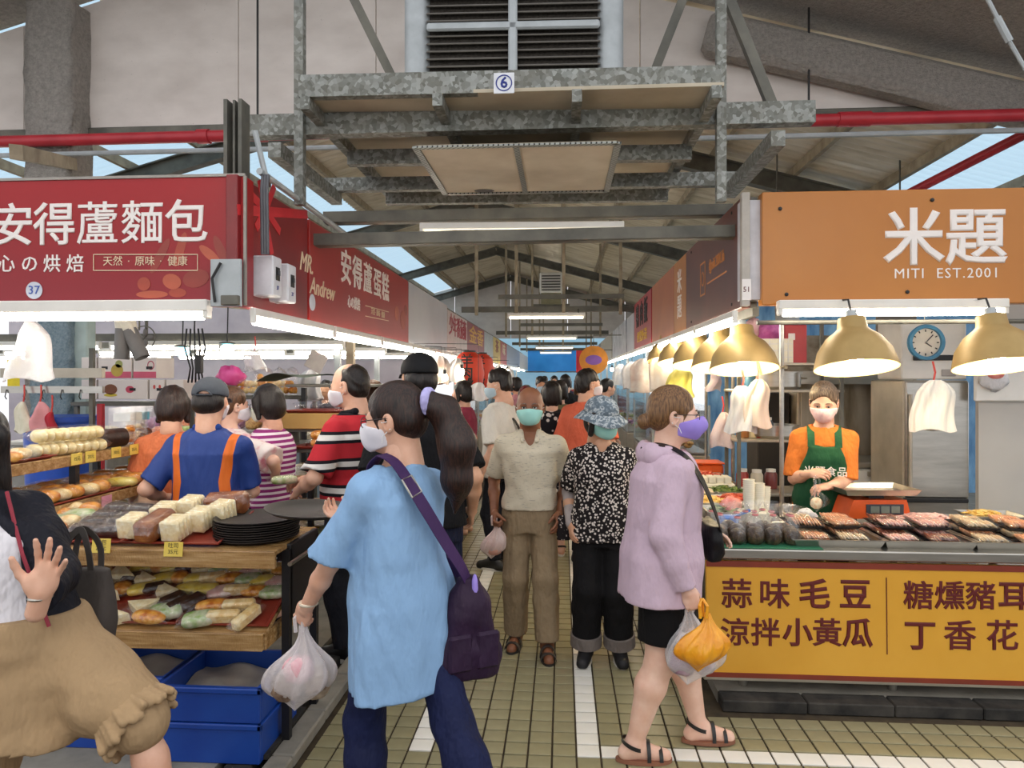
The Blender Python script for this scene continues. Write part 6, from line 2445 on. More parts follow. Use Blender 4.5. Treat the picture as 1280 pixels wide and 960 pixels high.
for k, (px, Y, lab, c) in enumerate(((156, 4.12, 'clear stand up bag of golden cookies on the top rack shelf', GOLD), (170, 4.24, 'clear stand up bag of pale cookies on the top rack shelf', PALEB), (183, 4.32, 'blue labelled stand up bag of cookies on the top shelf', BROWN))):
    t = thing('cookie_bag', lab, 'bag', (-2.52, Y, 1.272), .5)
    mb = MB()
    for q in range(14):
        mb.blob((random.uniform(-.05, .05), random.uniform(-.02, .02), .02 + .007 * q), (.024, .022, .008), 8, 4, Matrix.Rotation(random.uniform(-1, 1), 3, 'X'))
    mb.build('cookies', c, t, smooth=2)
    MB().grid(lambda u, v: Vector((.075 * math.cos(u * 2 * PI), .038 * math.sin(u * 2 * PI) * (1 - v ** 2 * .95), .23 * v)), 16, 8, True).build('pouch', film('pouch', vis=.16), t, smooth=2)
    MB().box((0, -.032, .17), (.09, .003, .05)).build('label_patch', mat('pouch_label_%d' % k, ['#dfe3e4', '#d7d2c2', '#5fa9bd'][k], .5), t)
# long trays of the second shelf
btray(-2.47, 3.42, 1.06, .36, .62, 'near red brown tray of buns on the second rack shelf')
btray(-2.47, 4.08, 1.06, .36, .62, 'far red brown tray of buns on the second rack shelf')
fill(['bun', 'croissant', 'pale_bun', 'bun'], -2.65, -2.30, 3.14, 3.70, 1.068, 3, 6, 'golden bun on the near tray of the second shelf', 'buns on the near rack tray', jit=.012, sc=1.1)
fill(['bun', 'bun', 'yellow', 'croissant'], -2.65, -2.30, 3.80, 4.38, 1.068, 3, 6, 'golden bun on the far tray of the second shelf', 'buns on the far rack tray', jit=.012, sc=1.1)
fill(['green', 'pale_bun'], -2.9, -2.44, 3.55, 4.4, .862, 3, 5, 'printed bread bag on the lowest rack shelf', 'bags on the lowest rack shelf', jit=.015)
t = thing('yellow_carton', 'flat yellow carton on the second rack shelf', 'carton', (-2.50, 4.36, 1.15))
MB().box((0, 0, .0), (.16, .18, .05), .003).build('box', mat('yellow_box', '#e3c243', .55), t)

for o in set(bpy.data.objects) - _before:
    if o.parent is None:
        o.location.x -= .13
# --- things behind the rack
t = thing('blue_tank', 'tall blue plastic bin behind the bread rack', 'bin', (xat(70, 5.1), 5.15, .05))
MB().lathe([(0, 0), (.20, 0), (.24, 1.30), (.26, 1.30), (.26, 1.34), (.23, 1.34), (0, 1.34)], 20).build('body', mat('bin_blue', '#2450b4', .4), t, smooth=True)
rough_col('column_sprayed', xat(46, 5.7), xat(95, 5.7), 5.62, 5.78, .05, 2.3, None, SPRAY_B)
tag(bpy.data.objects['column_sprayed'], 'pale blue sprayed column behind the hanging white bag', 'column', kind='structure')
tag(MB().box((xat(102, 5.7), 5.74, 1.2), (.12, .12, 2.3), .01).build('painted_post', mat('pale_green_post', '#a9b9b4', .6), None), 'pale green square post beside the sprayed column', 'post')
fr = thing('box_shelf', 'grey steel shelf carrying the fruit cartons', 'shelf', (xat(165, 5.5), 5.55, .05))
MB().box((0, 0, 1.42), (.86, .35, .03), .004).build('board', STEEL_DK, fr)
for x in (-.40, .40):
    for y in (-.14, .14):
        MB().bar((x, y, 0), (x, y, 1.42), .03, .03).build('leg', STEEL_DK, fr)
CARTW = mat('white_carton', '#d9d0c8', .7, c2='#e4dcd4', scale=4)
for k, (px0, px1, py0, py1, lab, art) in enumerate(((122, 185, 474, 499, 'white carton printed with a brown bun picture', 'bun'), (186, 206, 474, 499, 'small white carton with red fruit marks', 'red'), (207, 230, 474, 499, 'small plain white carton at the shelf end', None),
                                                    (122, 165, 446, 473, 'upper white and pink carton printed with a pear', 'pear'), (166, 196, 446, 473, 'upper white and pink carton with a red ring', 'ring'), (101, 121, 446, 473, 'upper plain carton next to the column', None), (101, 121, 474, 499, 'lower plain carton next to the column', None))):
    Y = 5.4
    a, b = aY(px0 + .6, py0 + .6, Y), aY(px1 - .6, py1, Y)
    t = thing('fruit_carton', lab, 'carton', ((a.x + b.x) / 2, Y + .13, (a.z + b.z) / 2))
    w_, h_ = b.x - a.x, a.z - b.z
    MB().box((0, 0, 0), (w_, .26, h_), .003).build('box', CARTW, t)
    MB().box((w_ * (.2 if art not in ('pear',) else -.3), -.131, 0), (.05, .003, .022)).build('hand_hole', BLACK, t)
    RFx = Matrix.Rotation(PI / 2, 3, 'X')
    disc = lambda r, sx, sy, c, x, z, nm: MB().lathe([(0, 0), (r, 0), (r, .002), (0, .002)], 18, sx=sx, sy=sy, R=RFx).build(nm, mat('art_' + c[1:], c, .6), t, loc=(x, -.1305, z))
    if art in ('pear', 'ring'):
        MB().box((0, -.1312, -h_ * .33), (w_ * .98, .002, h_ * .3)).build('pink_band', mat('art_pinkband', '#cf5b74', .6), t)
    if art == 'pear':
        disc(.05, 1, 1, '#b9a046', .02, -.02, 'pear_print')
        disc(.03, 1, 1, '#9aa05a', .035, .03, 'pear_print')
    if art == 'ring':
        MB().lathe([(.022, 0), (.028, 0), (.028, .002), (.022, .002), (.022, 0)], 18, R=RFx, sy=1.3).build('ring_print', mat('art_ring', '#b8485e', .6), t, loc=(.05, -.1305, .02))
    if art == 'bun':
        disc(.055, 1, .75, '#7d4c30', -.10, 0, 'bun_print')
        disc(.05, 1.1, .25, '#c9b23a', -.10, -.045, 'bun_print')
        disc(.035, 1, .8, '#c8485e', .06, -.0, 'flower_print')
    if art == 'red':
        disc(.012, .8, 1.4, '#c04a44', -.02, .02, 'mark_print')
        disc(.012, .8, 1.4, '#c04a44', .025, .02, 'mark_print')
# hanging bag near the column, two umbrella-like tubes
drape('hanging_bag', 'large white plastic bag hanging under the red bakery sign', 39, 402, 475, 3.75, 44, MILK, 31, 3, .07, .9, cat_='bag')
for k, (px, a, lab) in enumerate(((153, .05, 'upright grey tube stuffed with white paper bags'), (170, -.45, 'slanting grey tube stuffed with white paper bags'))):
    t = thing('bag_tube', lab, 'tube', aY(px, 430, 4.9))
    R = Matrix.Rotation(a, 3, 'Y')
    MB().lathe([(.05, -.11), (.052, -.11), (.052, .11), (.05, .11), (.05, -.11)], 14, R=R).build('tube', mat('grey_tube', '#73716e', .5), t, smooth=True)
    MB().grid(lambda u, v: R @ Vector(((.045 + .025 * v + .012 * math.sin(u * 30)) * math.cos(u * 2 * PI), (.045 + .02 * v) * math.sin(u * 2 * PI), .08 + .13 * v + .02 * math.sin(u * 20))), 18, 6, True).build('paper_bags', CUP, t, smooth=2)
    MB().tube([(0, .04, .1), (0, .06, .75)], .006, 6).build('hanger', STEEL_DK, t)
t = thing('utensil_rail', 'steel rail with hooks and hanging kitchen things behind the rack', 'rail', aY(60, 487, 4.9))
MB().bar((-.35, 0, 0), (.42, 0, 0), .03, .05).build('rail', STAIN, t)
MB().bar((-.35, 0, .12), (.42, 0, .12), .04, .07).build('shelf_board', STAIN_D, t)
MB().bar((.3, .05, -1.4), (.3, .05, .3), .03, .03).build('post', STEEL_DK, t)
for k in range(5):
    MB().tube([(-.3 + .14 * k, -.02, 0), (-.3 + .14 * k, -.035, -.05), (-.3 + .14 * k, -.02, -.07)], .004, 5).build('hook', BLACK, t)
drape('pink_towel', 'pink towel hanging from the rail behind the bread rack', 50, 502, 540, 4.85, 24, mat('towel_pink', '#e09a9c', .9), 32, 3, .03, .8, cat_='towel')
drape('spotted_towel', 'cream towel with faint spots hanging beside the pink towel', 29, 502, 540, 4.84, 20, mat('towel_cream', '#d8d2b8', .9, c2='#e6e0cc', scale=20), 33, 3, .03, .8, cat_='towel')
drape('red_towel', 'dark red cloth hanging beside the blue bin', 64, 515, 540, 4.83, 10, mat('towel_red', '#b02a38', .9), 34, 3, .03, .5, cat_='towel')
t = thing('yellow_notice', 'yellow notice sheet behind the hanging white bag', 'notice', aY(17, 470, 5.2))
MB().box((0, 0, 0), (.10, .004, .26), .001).build('sheet', mat('notice_yellow', '#e6cf2c', .6), t)
lettering('公告', .05, INKD, t, (0, -.004, .06), RF)
t = thing('red_post', 'thin red steel post behind the bread rack', 'post', (xat(126, 4.95), 4.95, .05))
MB().box((0, 0, .72), (.04, .04, 1.44), .004).build('post', mat('red_post', '#a8222e', .5), t)
t = thing('table_fan', 'grey round fan high behind the paper bag tubes', 'fan', aY(180, 422, 5.3))
MB().tube([(.09 * math.cos(a), 0, .09 * math.sin(a)) for a in [2 * PI * i / 20 for i in range(20)]], .005, 5, closed=True).build('guard', STEEL_DK, t)
for k in range(4):
    MB().blob((.04 * math.cos(k * PI / 2), .02, .04 * math.sin(k * PI / 2)), (.035, .006, .022), 8, 4, Matrix.Rotation(-k * PI / 2, 3, 'Y')).build('blade', mat('fan_grey', '#6b6660', .5), t, smooth=2)
MB().tube([(0, .03, 0), (0, .05, .7)], .012, 6).build('stem', STEEL_DK, t)

# --- racks on the aisle side of the bakery, behind the table
R2 = thing('pastry_rack', 'black iron pastry rack beside the man in the striped polo', 'rack', (0, 0, 0))
ya, yb, xa, xb = 4.75, 5.5, -2.05, -1.25
for z, dep in ((1.18, 1), (1.0, 1), (.72, 1), (.55, 1)):
    MB().box(((xa + xb) / 2, (ya + yb) / 2, z), (xb - xa, yb - ya, .025), .003).build('shelf', WOOD if z < 1.1 else STEEL_DK, R2)
for x in (xa + .02, xb - .02, -1.72):
    for y in (ya + .02, yb - .02):
        MB().bar((x, y, .055), (x, y, 1.6 if y > 5 else 1.18), .035, .035).build('post', BLKM, R2)
MB().tube([(-1.55 + .06 * math.cos(a), ya - .005, .84 + .06 * math.sin(a)) for a in [2 * PI * i / 20 for i in range(20)]], .008, 6, closed=True).build('ring_ornament', BLKM, R2)
MB().box(((xa + xb) / 2, yb - .1, 1.62), (xb - xa, .5, .02), .003).build('shelf', STEEL_DK, R2)
t = thing('brown_carton', 'flat brown cardboard carton on the pastry rack', 'carton', (xat(392, 5.0), 5.05, 1.435))
tz = zat(515, 5.0)
MB().box((0, 0, tz - 1.435 + .055), (.46, .34, .11), .004).build('box', mat('cardboard', '#b08a4a', .75, c2='#bf9a5a', scale=4), t)
t.location.z = 1.44
bx_ = thing('carton_riser', 'dark wire riser under the brown carton', 'riser', (xat(392, 5.0), 5.05, 1.193))
MB().box((0, 0, .115), (.40, .30, .02)).build('top', STEEL_DK, bx_)
for s in (-1, 1):
    MB().box((s * .19, 0, .055), (.02, .3, .11)).build('leg', STEEL_DK, bx_)
t.location.z = 1.193 + .126
t.children[0].location.z = -(tz - 1.435)
btray(xat(398, 5.0), 5.05, 1.193 + .126 + .112, .40, .32, 'red tray of clear bags on the brown carton')
crumple('clear_packs', 'clear plastic packs on the red tray above the carton', (xat(398, 5.0), 5.05, 1.193 + .126 + .112 + .05), (.19, .12, .045), film('bag_clear', vis=.07), 41)
btray(xat(405, 4.85), 4.86, 1.193, .36, .26, 'red tray with stacked yellow pastries in the pastry rack')
for k in range(6):
    bread('yellow' if k % 3 else 'bun', xat(398 + 13 * (k % 3), 4.85), 4.84, 1.20 + .055 * (k // 3), .1, 'pastry pack in the %s layer of the pastry rack, %s from left' % (('lower', 'upper')[k // 3], ORD[k % 3]), 'stacked pastries')
btray(xat(395, 4.8), 4.95, .735, .46, .34, 'red tray of green packets low in the pastry rack')
fill(['green', 'pink', 'green'], xat(370, 4.8), xat(420, 4.8), 4.82, 5.08, .743, 3, 2, 'printed packet on the low tray of the pastry rack', 'green packets on the low tray')
fill(['yellow', 'green'], xat(370, 4.8), xat(425, 4.8), 4.8, 5.1, .565, 3, 2, 'bread pack on the bottom shelf of the rack', 'packs on the bottom shelf')
# back shelf with cookie bags, pink bag, cyan lamps
t2 = thing('biscuit_shelf', 'dark shelf carrying cookie bags behind the shoppers', 'shelf', (xat(318, 5.7), 5.8, .05))
MB().box((0, 0, 1.47), (.9, .4, .03), .004).build('board', STEEL_DK, t2)
for x in (-.42, .42):
    for y in (-.15, .15):
        MB().bar((x, y, 0), (x, y, 1.47), .03, .03).build('leg', STEEL_DK, t2)
for k, (px, n) in enumerate(((295, 6), (312, 6), (330, 7), (348, 7), (362, 5))):
    t = thing('biscuit_bag', '%s clear bag of round biscuits on the back shelf' % NTH[k], 'bag', (xat(px, 5.7), 5.72, 1.535), 0, 'biscuit bags on the back shelf')
    for q in range(n):
        MB().blob((-.04 + .04 * (q % 3), .02 * (q % 2), .04 + .055 * (q // 3)), (.03, .03, .028), 8, 6).build('biscuit', [GOLD, PALEB][k % 2], t, smooth=2)
    crumple('plastic', None, (0, 0, .10), (.085, .07, .12), film('bag_clear', vis=.07), 50 + k, parent=t)
crumple('pink_bag', 'bright pink plastic bag on the back shelf', (xat(282, 5.6), 5.68, 1.69), (.11, .07, .08), mat('hot_pink', '#e0408c', .4, c2='#f06ab0', scale=10), 61)
crumple('white_bag', 'crumpled white bag under the pink bag on the back shelf', (xat(272, 5.6), 5.6, 1.58), (.09, .06, .07), MILK, 62)
drape('hanging_bag', 'small white bag hanging above the biscuit bags', 318, 438, 463, 5.9, 22, MILK, 35, 3, .08, .5, cat_='bag')
CYB = mat('cyan_insect_lamp', '#8fdcf2', .4, var=0, emit=(.35, .85, 1.0), es=6)
for k, (px, py) in enumerate(((228, 440), (284, 436))):
    t = thing('insect_lamp', '%s glowing blue insect lamp above the shoppers' % ('left hand', 'right hand')[k], 'lamp', aY(px, py, 6.3))
    MB().blob((0, 0, 0), (.06, .06, .045), 12, 8).build('bulb', CYB, t, smooth=2)
    MB().lathe([(.03, .04), (.07, .045), (.07, .06), (0, .07)], 14).build('cap', STEEL_DK, t)
    MB().tube([(0, 0, .06), (0, .02, .5)], .006, 5).build('cord', BLACK, t)
t = thing('cable_tangle', 'tangle of black cables and plugs above the cap of the polo man', 'cables', aY(243, 452, 5.2))
for k in range(5):
    MB().tube([(-.06 + .03 * k, 0, .25), (-.08 + .04 * k, .01, .1), (.02 * k - .03, 0, -.05), (-.05 + .03 * k, .0, -.16)], .007, 5).build('cable', BLACK, t, smooth=2)
MB().box((.05, -.02, -.02), (.05, .04, .14), .008).build('plug_bar', BLACK, t)
MB().tube([(0, 0, .25), (0, .05, .9)], .006, 5).build('hanger', BLACK, t)
tp_ = thing('green_tarp', 'folded dark green tarpaulin on the rack beside the biscuit bags', 'tarpaulin', (xat(378, 5.3), 5.45, 1.63))
MB().grid(lambda u, v: Vector(((u - .5) * .7, (v - .5) * .36, .02 + .06 * math.sin(PI * u) + .03 * math.sin(u * 9) * (1 - v))), 20, 8).build('sheet', mat('tarp_green', '#3f4a3c', .7, c2='#515c4c', scale=6), tp_, smooth=2)
t = thing('cardboard_tag', 'tilted cardboard sheet hanging on the pole behind the balding man', 'sheet', aY(395, 452, 5.7))
MB().box((0, 0, 0), (.15, .01, .15), .002, Matrix.Rotation(.5, 3, 'Y')).build('sheet', mat('grey_card', '#a89f98', .8), t)
drape('hanging_bag', 'grey white bag bundle hanging behind the balding man', 387, 462, 500, 5.75, 30, mat('grey_bag_bundle', '#cfd0d2', .55), 36, 4, .07, .2, cat_='bags', tie=False)
# ================================================================ deeper stalls along the aisle
GLASS = film('case_glass', c=(.75, .85, .88), vis=.06, rough=.05, bump=.02)
GOODS = [mat('goods_a', '#c9a46a', .5, c2='#8c5a2e', scale=30), mat('goods_b', '#b4543c', .5, c2='#e0a07a', scale=30), mat('goods_c', '#6f8a44', .5, c2='#b9c27a', scale=30), mat('goods_d', '#d8d0bc', .5, c2='#a89a80', scale=30), mat('goods_e', '#7c4a7a', .5, c2='#c49ab8', scale=30)]
ordw = ['first', 'second', 'third', 'fourth', 'fifth', 'sixth', 'seventh', 'eighth']


def glass_case(x, y, w_, L, lab, base=STAIN_D):
    t = thing('display_case', lab, 'display case', (x, y, 0))
    MB().box((0, 0, .42), (w_, L, .84), .01).build('base', base, t)
    MB().box((0, 0, .86), (w_ - .02, L - .02, .02)).build('deck', STAIN, t)
    for s in (-1, 1):
        MB().box((s * (w_ / 2 - .008), 0, 1.12), (.008, L - .03, .50)).build('pane', GLASS, t)
        MB().box((0, s * (L / 2 - .008), 1.12), (w_ - .03, .008, .50)).build('pane', GLASS, t)
    MB().box((0, 0, 1.375), (w_, L, .012)).build('pane', GLASS, t)
    MB().box((0, 0, 1.12), (w_ - .04, L - .04, .008)).build('glass_shelf', GLASS, t)
    for sx in (-1, 1):
        for sy in (-1, 1):
            MB().bar((sx * (w_ / 2 - .01), sy * (L / 2 - .01), .86), (sx * (w_ / 2 - .01), sy * (L / 2 - .01), 1.38), .022, .022).build('frame_post', ALUW, t)
    return t


random.seed(21)
for k in range(7):
    for side, x in (('left', -1.62), ('right', 1.28)):
        y = 6.9 + k * 3.1 + (1.9 if side == 'right' else 0)
        glass_case(x + (.02 * k if side == 'left' else 0), y, .62, 2.0, 'glass display case number %s along the %s side of the aisle' % (ordw[k], side))
        for q in range(5 if k < 4 else 3):
            o = MB()
            for j in range(8):
                o.blob((random.uniform(-.16, .16), random.uniform(-.13, .13), .035 + random.uniform(0, .05)), (.05, .04, .03), 7, 5, Matrix.Rotation(random.uniform(0, 3), 3, 'Z'))
            o = o.build('food_tray', GOODS[(k + q) % 5], None, smooth=2, loc=(x, y - .75 + q * .36, .872))
            tag(o, 'pile of food, %s from the front in the %s %s case' % (ordw[q], ordw[k], side), 'food', 'food in the display cases')
# hanging lanterns and bags on the left row
LRED = mat('lantern_red', '#d8381f', .5, c2='#e24a2a', scale=4)
for k, (px, py, Y, lab) in enumerate(((586, 467, 9.0, 'near red paper lantern with black characters'), (601, 466, 10.2, 'far red paper lantern with black characters'))):
    t = thing('paper_lantern', lab, 'lantern', aY(px, py, Y))
    MB().lathe([(0, -.27), (.09, -.27), (.17, -.2), (.20, 0), (.17, .2), (.09, .27), (0, .27)], 20).build('shade', LRED, t, smooth=True)
    for z in (-.28, .28):
        MB().lathe([(0, -.012), (.09, -.012), (.09, .012), (0, .012)], 16).build('ring', BLACK, t, loc=(0, 0, z))
    for j, ch in enumerate('羊肉爐'):
        lettering(ch, .17, BLACK, t, (0, -.205 + .02 * abs(j - 1), .15 - .15 * j), RF, off=.003)
    MB().tube([(0, 0, .28), (0, 0, 2.03 - t.location.z), (LX + .03 - t.location.x, 0, 2.04 - t.location.z)], .005, 5).build('cord', BLACK, t)
for k, (px, y0, y1, Y, wd, c, lab) in enumerate(((552, 444, 480, 8.2, 18, '#d8b8aa', 'pale pink bags hanging under the left row of tubes'), (570, 448, 478, 8.5, 20, '#e6e2de', 'white bags hanging beside the red lantern'), (612, 455, 480, 11.5, 14, '#d98a86', 'pinkish bags hanging past the lanterns'),
                                                 (622, 456, 484, 12.5, 12, '#e2ddd4', 'white bags hanging far along the left row'), (636, 458, 482, 15, 12, '#dcdce2', 'pale bags hanging far along the left row'), (598, 478, 500, 7.6, 20, '#efe9ea', 'white bag hanging in front of the boy in white'))):
    drape('hanging_bags', lab, px, y0, y1, Y, wd, mat('hang_' + c[1:], c, .5, c2='#f2eeea', scale=9), 70 + k, tie=False, depth=.08, rail=LX + .03)
for k, (px, py, Y) in enumerate(((577, 465, 8.4), (556, 472, 8.0), (826, 470, 8.4), (634, 464, 14), (648, 462, 18), (765, 462, 15), (750, 462, 19), (842, 452, 7.3))):
    t = thing('bare_bulb', 'lit bare bulb, %s' % ['beside the red lantern', 'above the display case left of the lantern', 'among the cream bags on the right', 'in the middle of the left row', 'far down the left row', 'in the middle of the right row', 'far down the right row', 'above the yellow cloth'][k], 'bulb', aY(px, py, Y), 0, 'bare bulbs')
    MB().blob((0, 0, 0), (.035, .035, .045), 10, 7).build('bulb', mat('bulb_soft', '#ffffff', .4, var=0, emit=(1, .85, .6), es=25), t, smooth=2)
    MB().tube([(0, 0, .04), (0, 0, .09)], .018, 8).build('socket', BLACK, t)
    MB().tube([(0, 0, .09), (0, .0, 2.02 - t.location.z), ((LX + .03 if t.location.x < 0 else RX - .03) - t.location.x, 0, 2.03 - t.location.z)], .004, 5).build('cord', BLACK, t)
# round orange hanging sign, red flag on the right
t = thing('round_sign', 'round orange hanging sign with purple print', 'sign', aY(742, 450, 13))
MB().lathe([(0, 0), (.26, 0), (.26, .03), (0, .03)], 28, R=Matrix.Rotation(PI / 2, 3, 'X')).build('disc', mat('round_orange', '#d98a2c', .5), t)
MB().lathe([(0, .031), (.15, .031), (.15, .033), (0, .033)], 20, R=Matrix.Rotation(PI / 2, 3, 'X'), sy=.6).build('print', mat('round_purple', '#8a5ab0', .5), t)
MB().tube([(0, 0, .26), (0, 0, .45), (.5, 0, .45)], .01, 6).build('hanger', STEEL_DK, t)
t = thing('red_banner', 'small red banner behind the round orange sign', 'banner', aY(730, 452, 16))
MB().box((0, 0, 0), (.35, .02, .5), .005).build('cloth', mat('banner_red', '#c22a30', .6), t)
MB().tube([(-.2, 0, .26), (RX + .05 - t.location.x, 0, .26)], .012, 6).build('rod', STEEL_DK, t)
# tube rows deep inside the left hall
for k, (Y, x0, n) in enumerate(((7.4, -7.6, 4), (9.2, -8.95, 5), (11.2, -10.3, 6))):
    for j in range(n):
        fixture('hall_row_light', (x0 + j * 1.35, Y, 2.05), (x0 + 1.25 + j * 1.35, Y, 2.05), 'tube %s from the wall in the %s row deep in the left hall' % (NTH[j], ordw[k]), TUBE, 'tubes deep in the left hall', .018)
    t = thing('hall_rail', '%s steel rail carrying tubes deep in the left hall' % ordw[k], 'rail', (0, Y + .08, 0))
    MB().bar((x0 - .5, 0, 2.12), (x0 + n * 1.35, 0, 2.12), .05, .08).build('bar', STEEL_DK, t)
    for x in (x0, x0 + n * 1.3):
        MB().bar((x, 0, .05), (x, 0, 3.1), .06, .06).build('post', ALUW, t)
for k, (Y, x0, n) in enumerate(((8.6, 1.9, 2),)):
    for j in range(n):
        hl = fixture('hall_row_light', (x0 + j * 1.4, Y, 2.1), (x0 + 1.25 + j * 1.4, Y, 2.1), '%s tube over the passage behind the food stall' % NTH[j], TUBE, 'tubes behind the food stall', .018)
        MB().bar((0, 0, .02), (0, 0, 2.46), .015, .015).build('hanger', STEEL_DK, hl)
# low counters and goods in the left hall
random.seed(31)
for k in range(6):
    x, y = -5.8 + (k % 3) * 1.5, 8.1 + (k // 3) * 1.9
    t = thing('hall_counter', 'counter of goods in the left hall, %s of the %s line' % (ordw[k % 3], ('near', 'far')[k // 3]), 'counter', (x, y, .05))
    MB().box((0, 0, .42), (1.2, .6, .84), .01).build('base', mat('hall_counter_%d' % (k % 3), ['#8d8a86', '#a59c8c', '#77828c'][k % 3], .6), t)
    MB().box((0, 0, .87), (1.26, .66, .05), .008).build('top', STAIN, t)
    for q in range(4):
        MB().blob((-.42 + .28 * q, 0, .97), (.11, .16, .09), 9, 6, None, .7, .2).build('goods', GOODS[(q + k) % 5], t, smooth=2)
t = thing('hall_beam_frame', 'grey steel beam frame above the shoppers in the bakery', 'frame', (0, 0, 0))
MB().bar((-4.6, 6.6, 2.52), (-1.9, 6.6, 2.30), .06, .12).build('beam', STEEL_BR, t)
MB().bar((-2.0, 6.62, .05), (-2.0, 6.62, 2.6), .07, .07).build('post', STEEL_BR, t)
MB().bar((-4.6, 6.64, .05), (-4.6, 6.64, 2.6), .07, .07).build('post', STEEL_BR, t)
MB().bar((-2.0, 6.6, 2.45), (-4.6, 6.6, 2.62), .06, .10).build('beam', STEEL_BR, t)
for y_ in (4.95, 5.6):
    MB().bar((-4.6, y_, 2.62), (-1.78, y_, 2.62), .04, .05).build('ceiling_bar', STEEL_DK, t)
MB().bar((-4.6, 4.9, 2.62), (-4.6, 6.6, 2.62), .04, .05).build('ceiling_bar', STEEL_DK, t)
MB().bar((-4.6, 4.9, .05), (-4.6, 4.9, 2.62), .05, .05).build('post', STEEL_BR, t)
# ================================================================ the people


def stripes(name, cols, period, axis=2, rough=.85, wob=.0, thin=None):
    """horizontal bands: cols = [(start, colour), ...] over one period"""
    def fn(t):
        v = t.sep(t.coord())[axis]
        f = t.math('FRACT', t.math('MULTIPLY', v, 1 / period))
        t.color(t.ramp(f, cols, 'CONSTANT'))
        t.bump(t.noise(t.coord((1, 1, .55)), 14, 3, .6), .35, .02)
    return nmat('cloth_' + name, fn, rough, spec=.25)


def dots(name, base, spot, scale, thr=.32, soft=.06, third=None):
    def fn(t):
        vo = t.new('ShaderNodeTexVoronoi')
        vo.inputs['Scale'].default_value = scale
        t.link(t.coord(), vo.inputs['Vector'])
        c = t.ramp(vo.outputs['Distance'], [(0.0, third or spot), (thr * .35, spot), (thr, spot), (thr + soft, base)])
        t.color(c)
        t.bump(t.noise(t.coord((1, 1, .55)), 14, 3, .6), .3, .02)
    return nmat('cloth_' + name, fn, .85, spec=.25)


def blotch(name, a, b, c, scale):
    return nmat('cloth_' + name, lambda t: (t.color(t.ramp(t.noise(t.coord(), scale, 4, .6), [(.35, a), (.5, b), (.65, c)])), t.bump(t.noise(t.coord((1, 1, .55)), 14, 3, .6), .3, .02)), .85, spec=.25)


MK_W = mat('mask_white', '#e6e3ea', .8, var=.03)
MK_G = mat('mask_mint', '#9fd6cd', .8, var=.04)
MK_P = mat('mask_violet', '#a08ae2', .75, var=.03)
MK_PK = mat('mask_pale_pink', '#f0d3d2', .8, c2='#e9bfc0', scale=60)
MK_LB = mat('mask_pale_blue', '#bcd3e2', .8, var=.03)


def wpos(ctx, p):
    """person-local (scaled metres) to world"""
    r = ctx['root']
    a = r.rotation_euler.z
    x, y, z = p
    return Vector((r.location.x + x * math.cos(a) - y * math.sin(a), r.location.y + x * math.sin(a) + y * math.cos(a), r.location.z + z))


def hand_world(ctx, n, d=.08):
    return wpos(ctx, (ctx['J']['wr' + n] + ctx['J']['hf' + n] * d) * ctx['s'])


def carrier(name, lab, p, w_, H, m, inner=None, seed=1, cat_='bag', depth=.6, split=True):
    """plastic carrier bag hanging from p: two handle loops, gathered neck, bulging sack with contents"""
    rr = random.Random(seed)
    ph = [rr.uniform(0, 6.28) for _ in range(5)]
    t = thing(name, lab, cat_, p)

    def fn(u, v):
        a = u * 2 * PI
        prof = [.10, .16, .30, .55, .82, .97, 1.0, .95, .75, .35, .0]
        i = min(int(v * 10), 9)
        f = v * 10 - i
        r = (prof[i] * (1 - f) + prof[i + 1] * f) * w_ / 2
        fold = 1 + (.16 * (1 - v) + .05) * math.sin(9 * a + ph[0] + 2 * v) + .10 * math.sin(4 * a + ph[1]) + .05 * math.sin(15 * a + ph[2] + 5 * v)
        return Vector((r * fold * math.cos(a) + .02 * math.sin(v * 4 + ph[3]), r * fold * depth * math.sin(a), -H * (v ** .92) * (1 + .04 * math.sin(3 * a + ph[4]) * v)))
    MB().grid(fn, 44, 22, True).build('sack', m, t, smooth=2)
    if inner:
        for k, (c, r, mm) in enumerate(inner):
            MB().blob(c, r, 10, 7, None, .9, .15).build('contents', mm, t, smooth=2)
    for s in (-1, 1):
        MB().tube([(s * .012, -.01, -.02), (s * .016, -.012, .03), (s * .004, .012, .05), (s * -.004, .016, .02), (s * .0, .01, -.02)], .007, 6).build('handle', m, t)
    return t


# ---- woman in the light blue tunic
a = .87
c = person('person', 'woman in a light blue tunic with a ponytail holding a black tray', (-.566, 2.48), a, 1.635, tone='light', fem=True, h=.008,
           handL=(-.22, .29, .89), elL=(-.6, -.6, -.3), poseL='grip', palmL=(.9, .2, .2), handR=(.06, .47, 1.16), elR=(.6, -.3, -.6), poseR='hold', palmR=(-.2, .2, 1), fwdR=(-.1, 1, .1),
           ankR=(.08, -.40, .16), footL=(-.09, .10), toeR=-.1, headyaw=.50, headpitch=-.08, hair='tied', hairmat_=hairmat('dark_brown', '#150d0a', '#3a2219'), seed=3, head_sc=1.10, lean=.03, build=.92)
TUN = cloth('light_blue', '#88acd2', .05, .8, .25)
shirt(c, TUN, sleeve=.95, hem=.61, flare=.030, loose=.020, slv_r=.034, neck=.078, name='tunic', fold=.006, tail=-.12)
pants(c, cloth('navy_capri', '#141c40', .2, .75, .5), hem=1.62, loose=.012, ank=.018, name='capri_trousers')
shoes(c, 'sandal', BLACK)
face_mask(c, MK_W)
glasses(c)
f = SDF()
f.cone((0, -.118, .045), (0, -.175, .02), .036, .042, .02).cone((0, -.175, .02), (.01, -.215, -.10), .042, .060, .03).cone((.01, -.215, -.10), (.015, -.20, -.22), .060, .050, .03).cone((.015, -.20, -.22), (.01, -.185, -.33), .050, .012, .03)
f.noise(.005, 70, 4, (1, 1, .12), 8)
headpart(c, 'ponytail', f.mesh(.006), hairmat('dark_brown', '#150d0a', '#3a2219'))
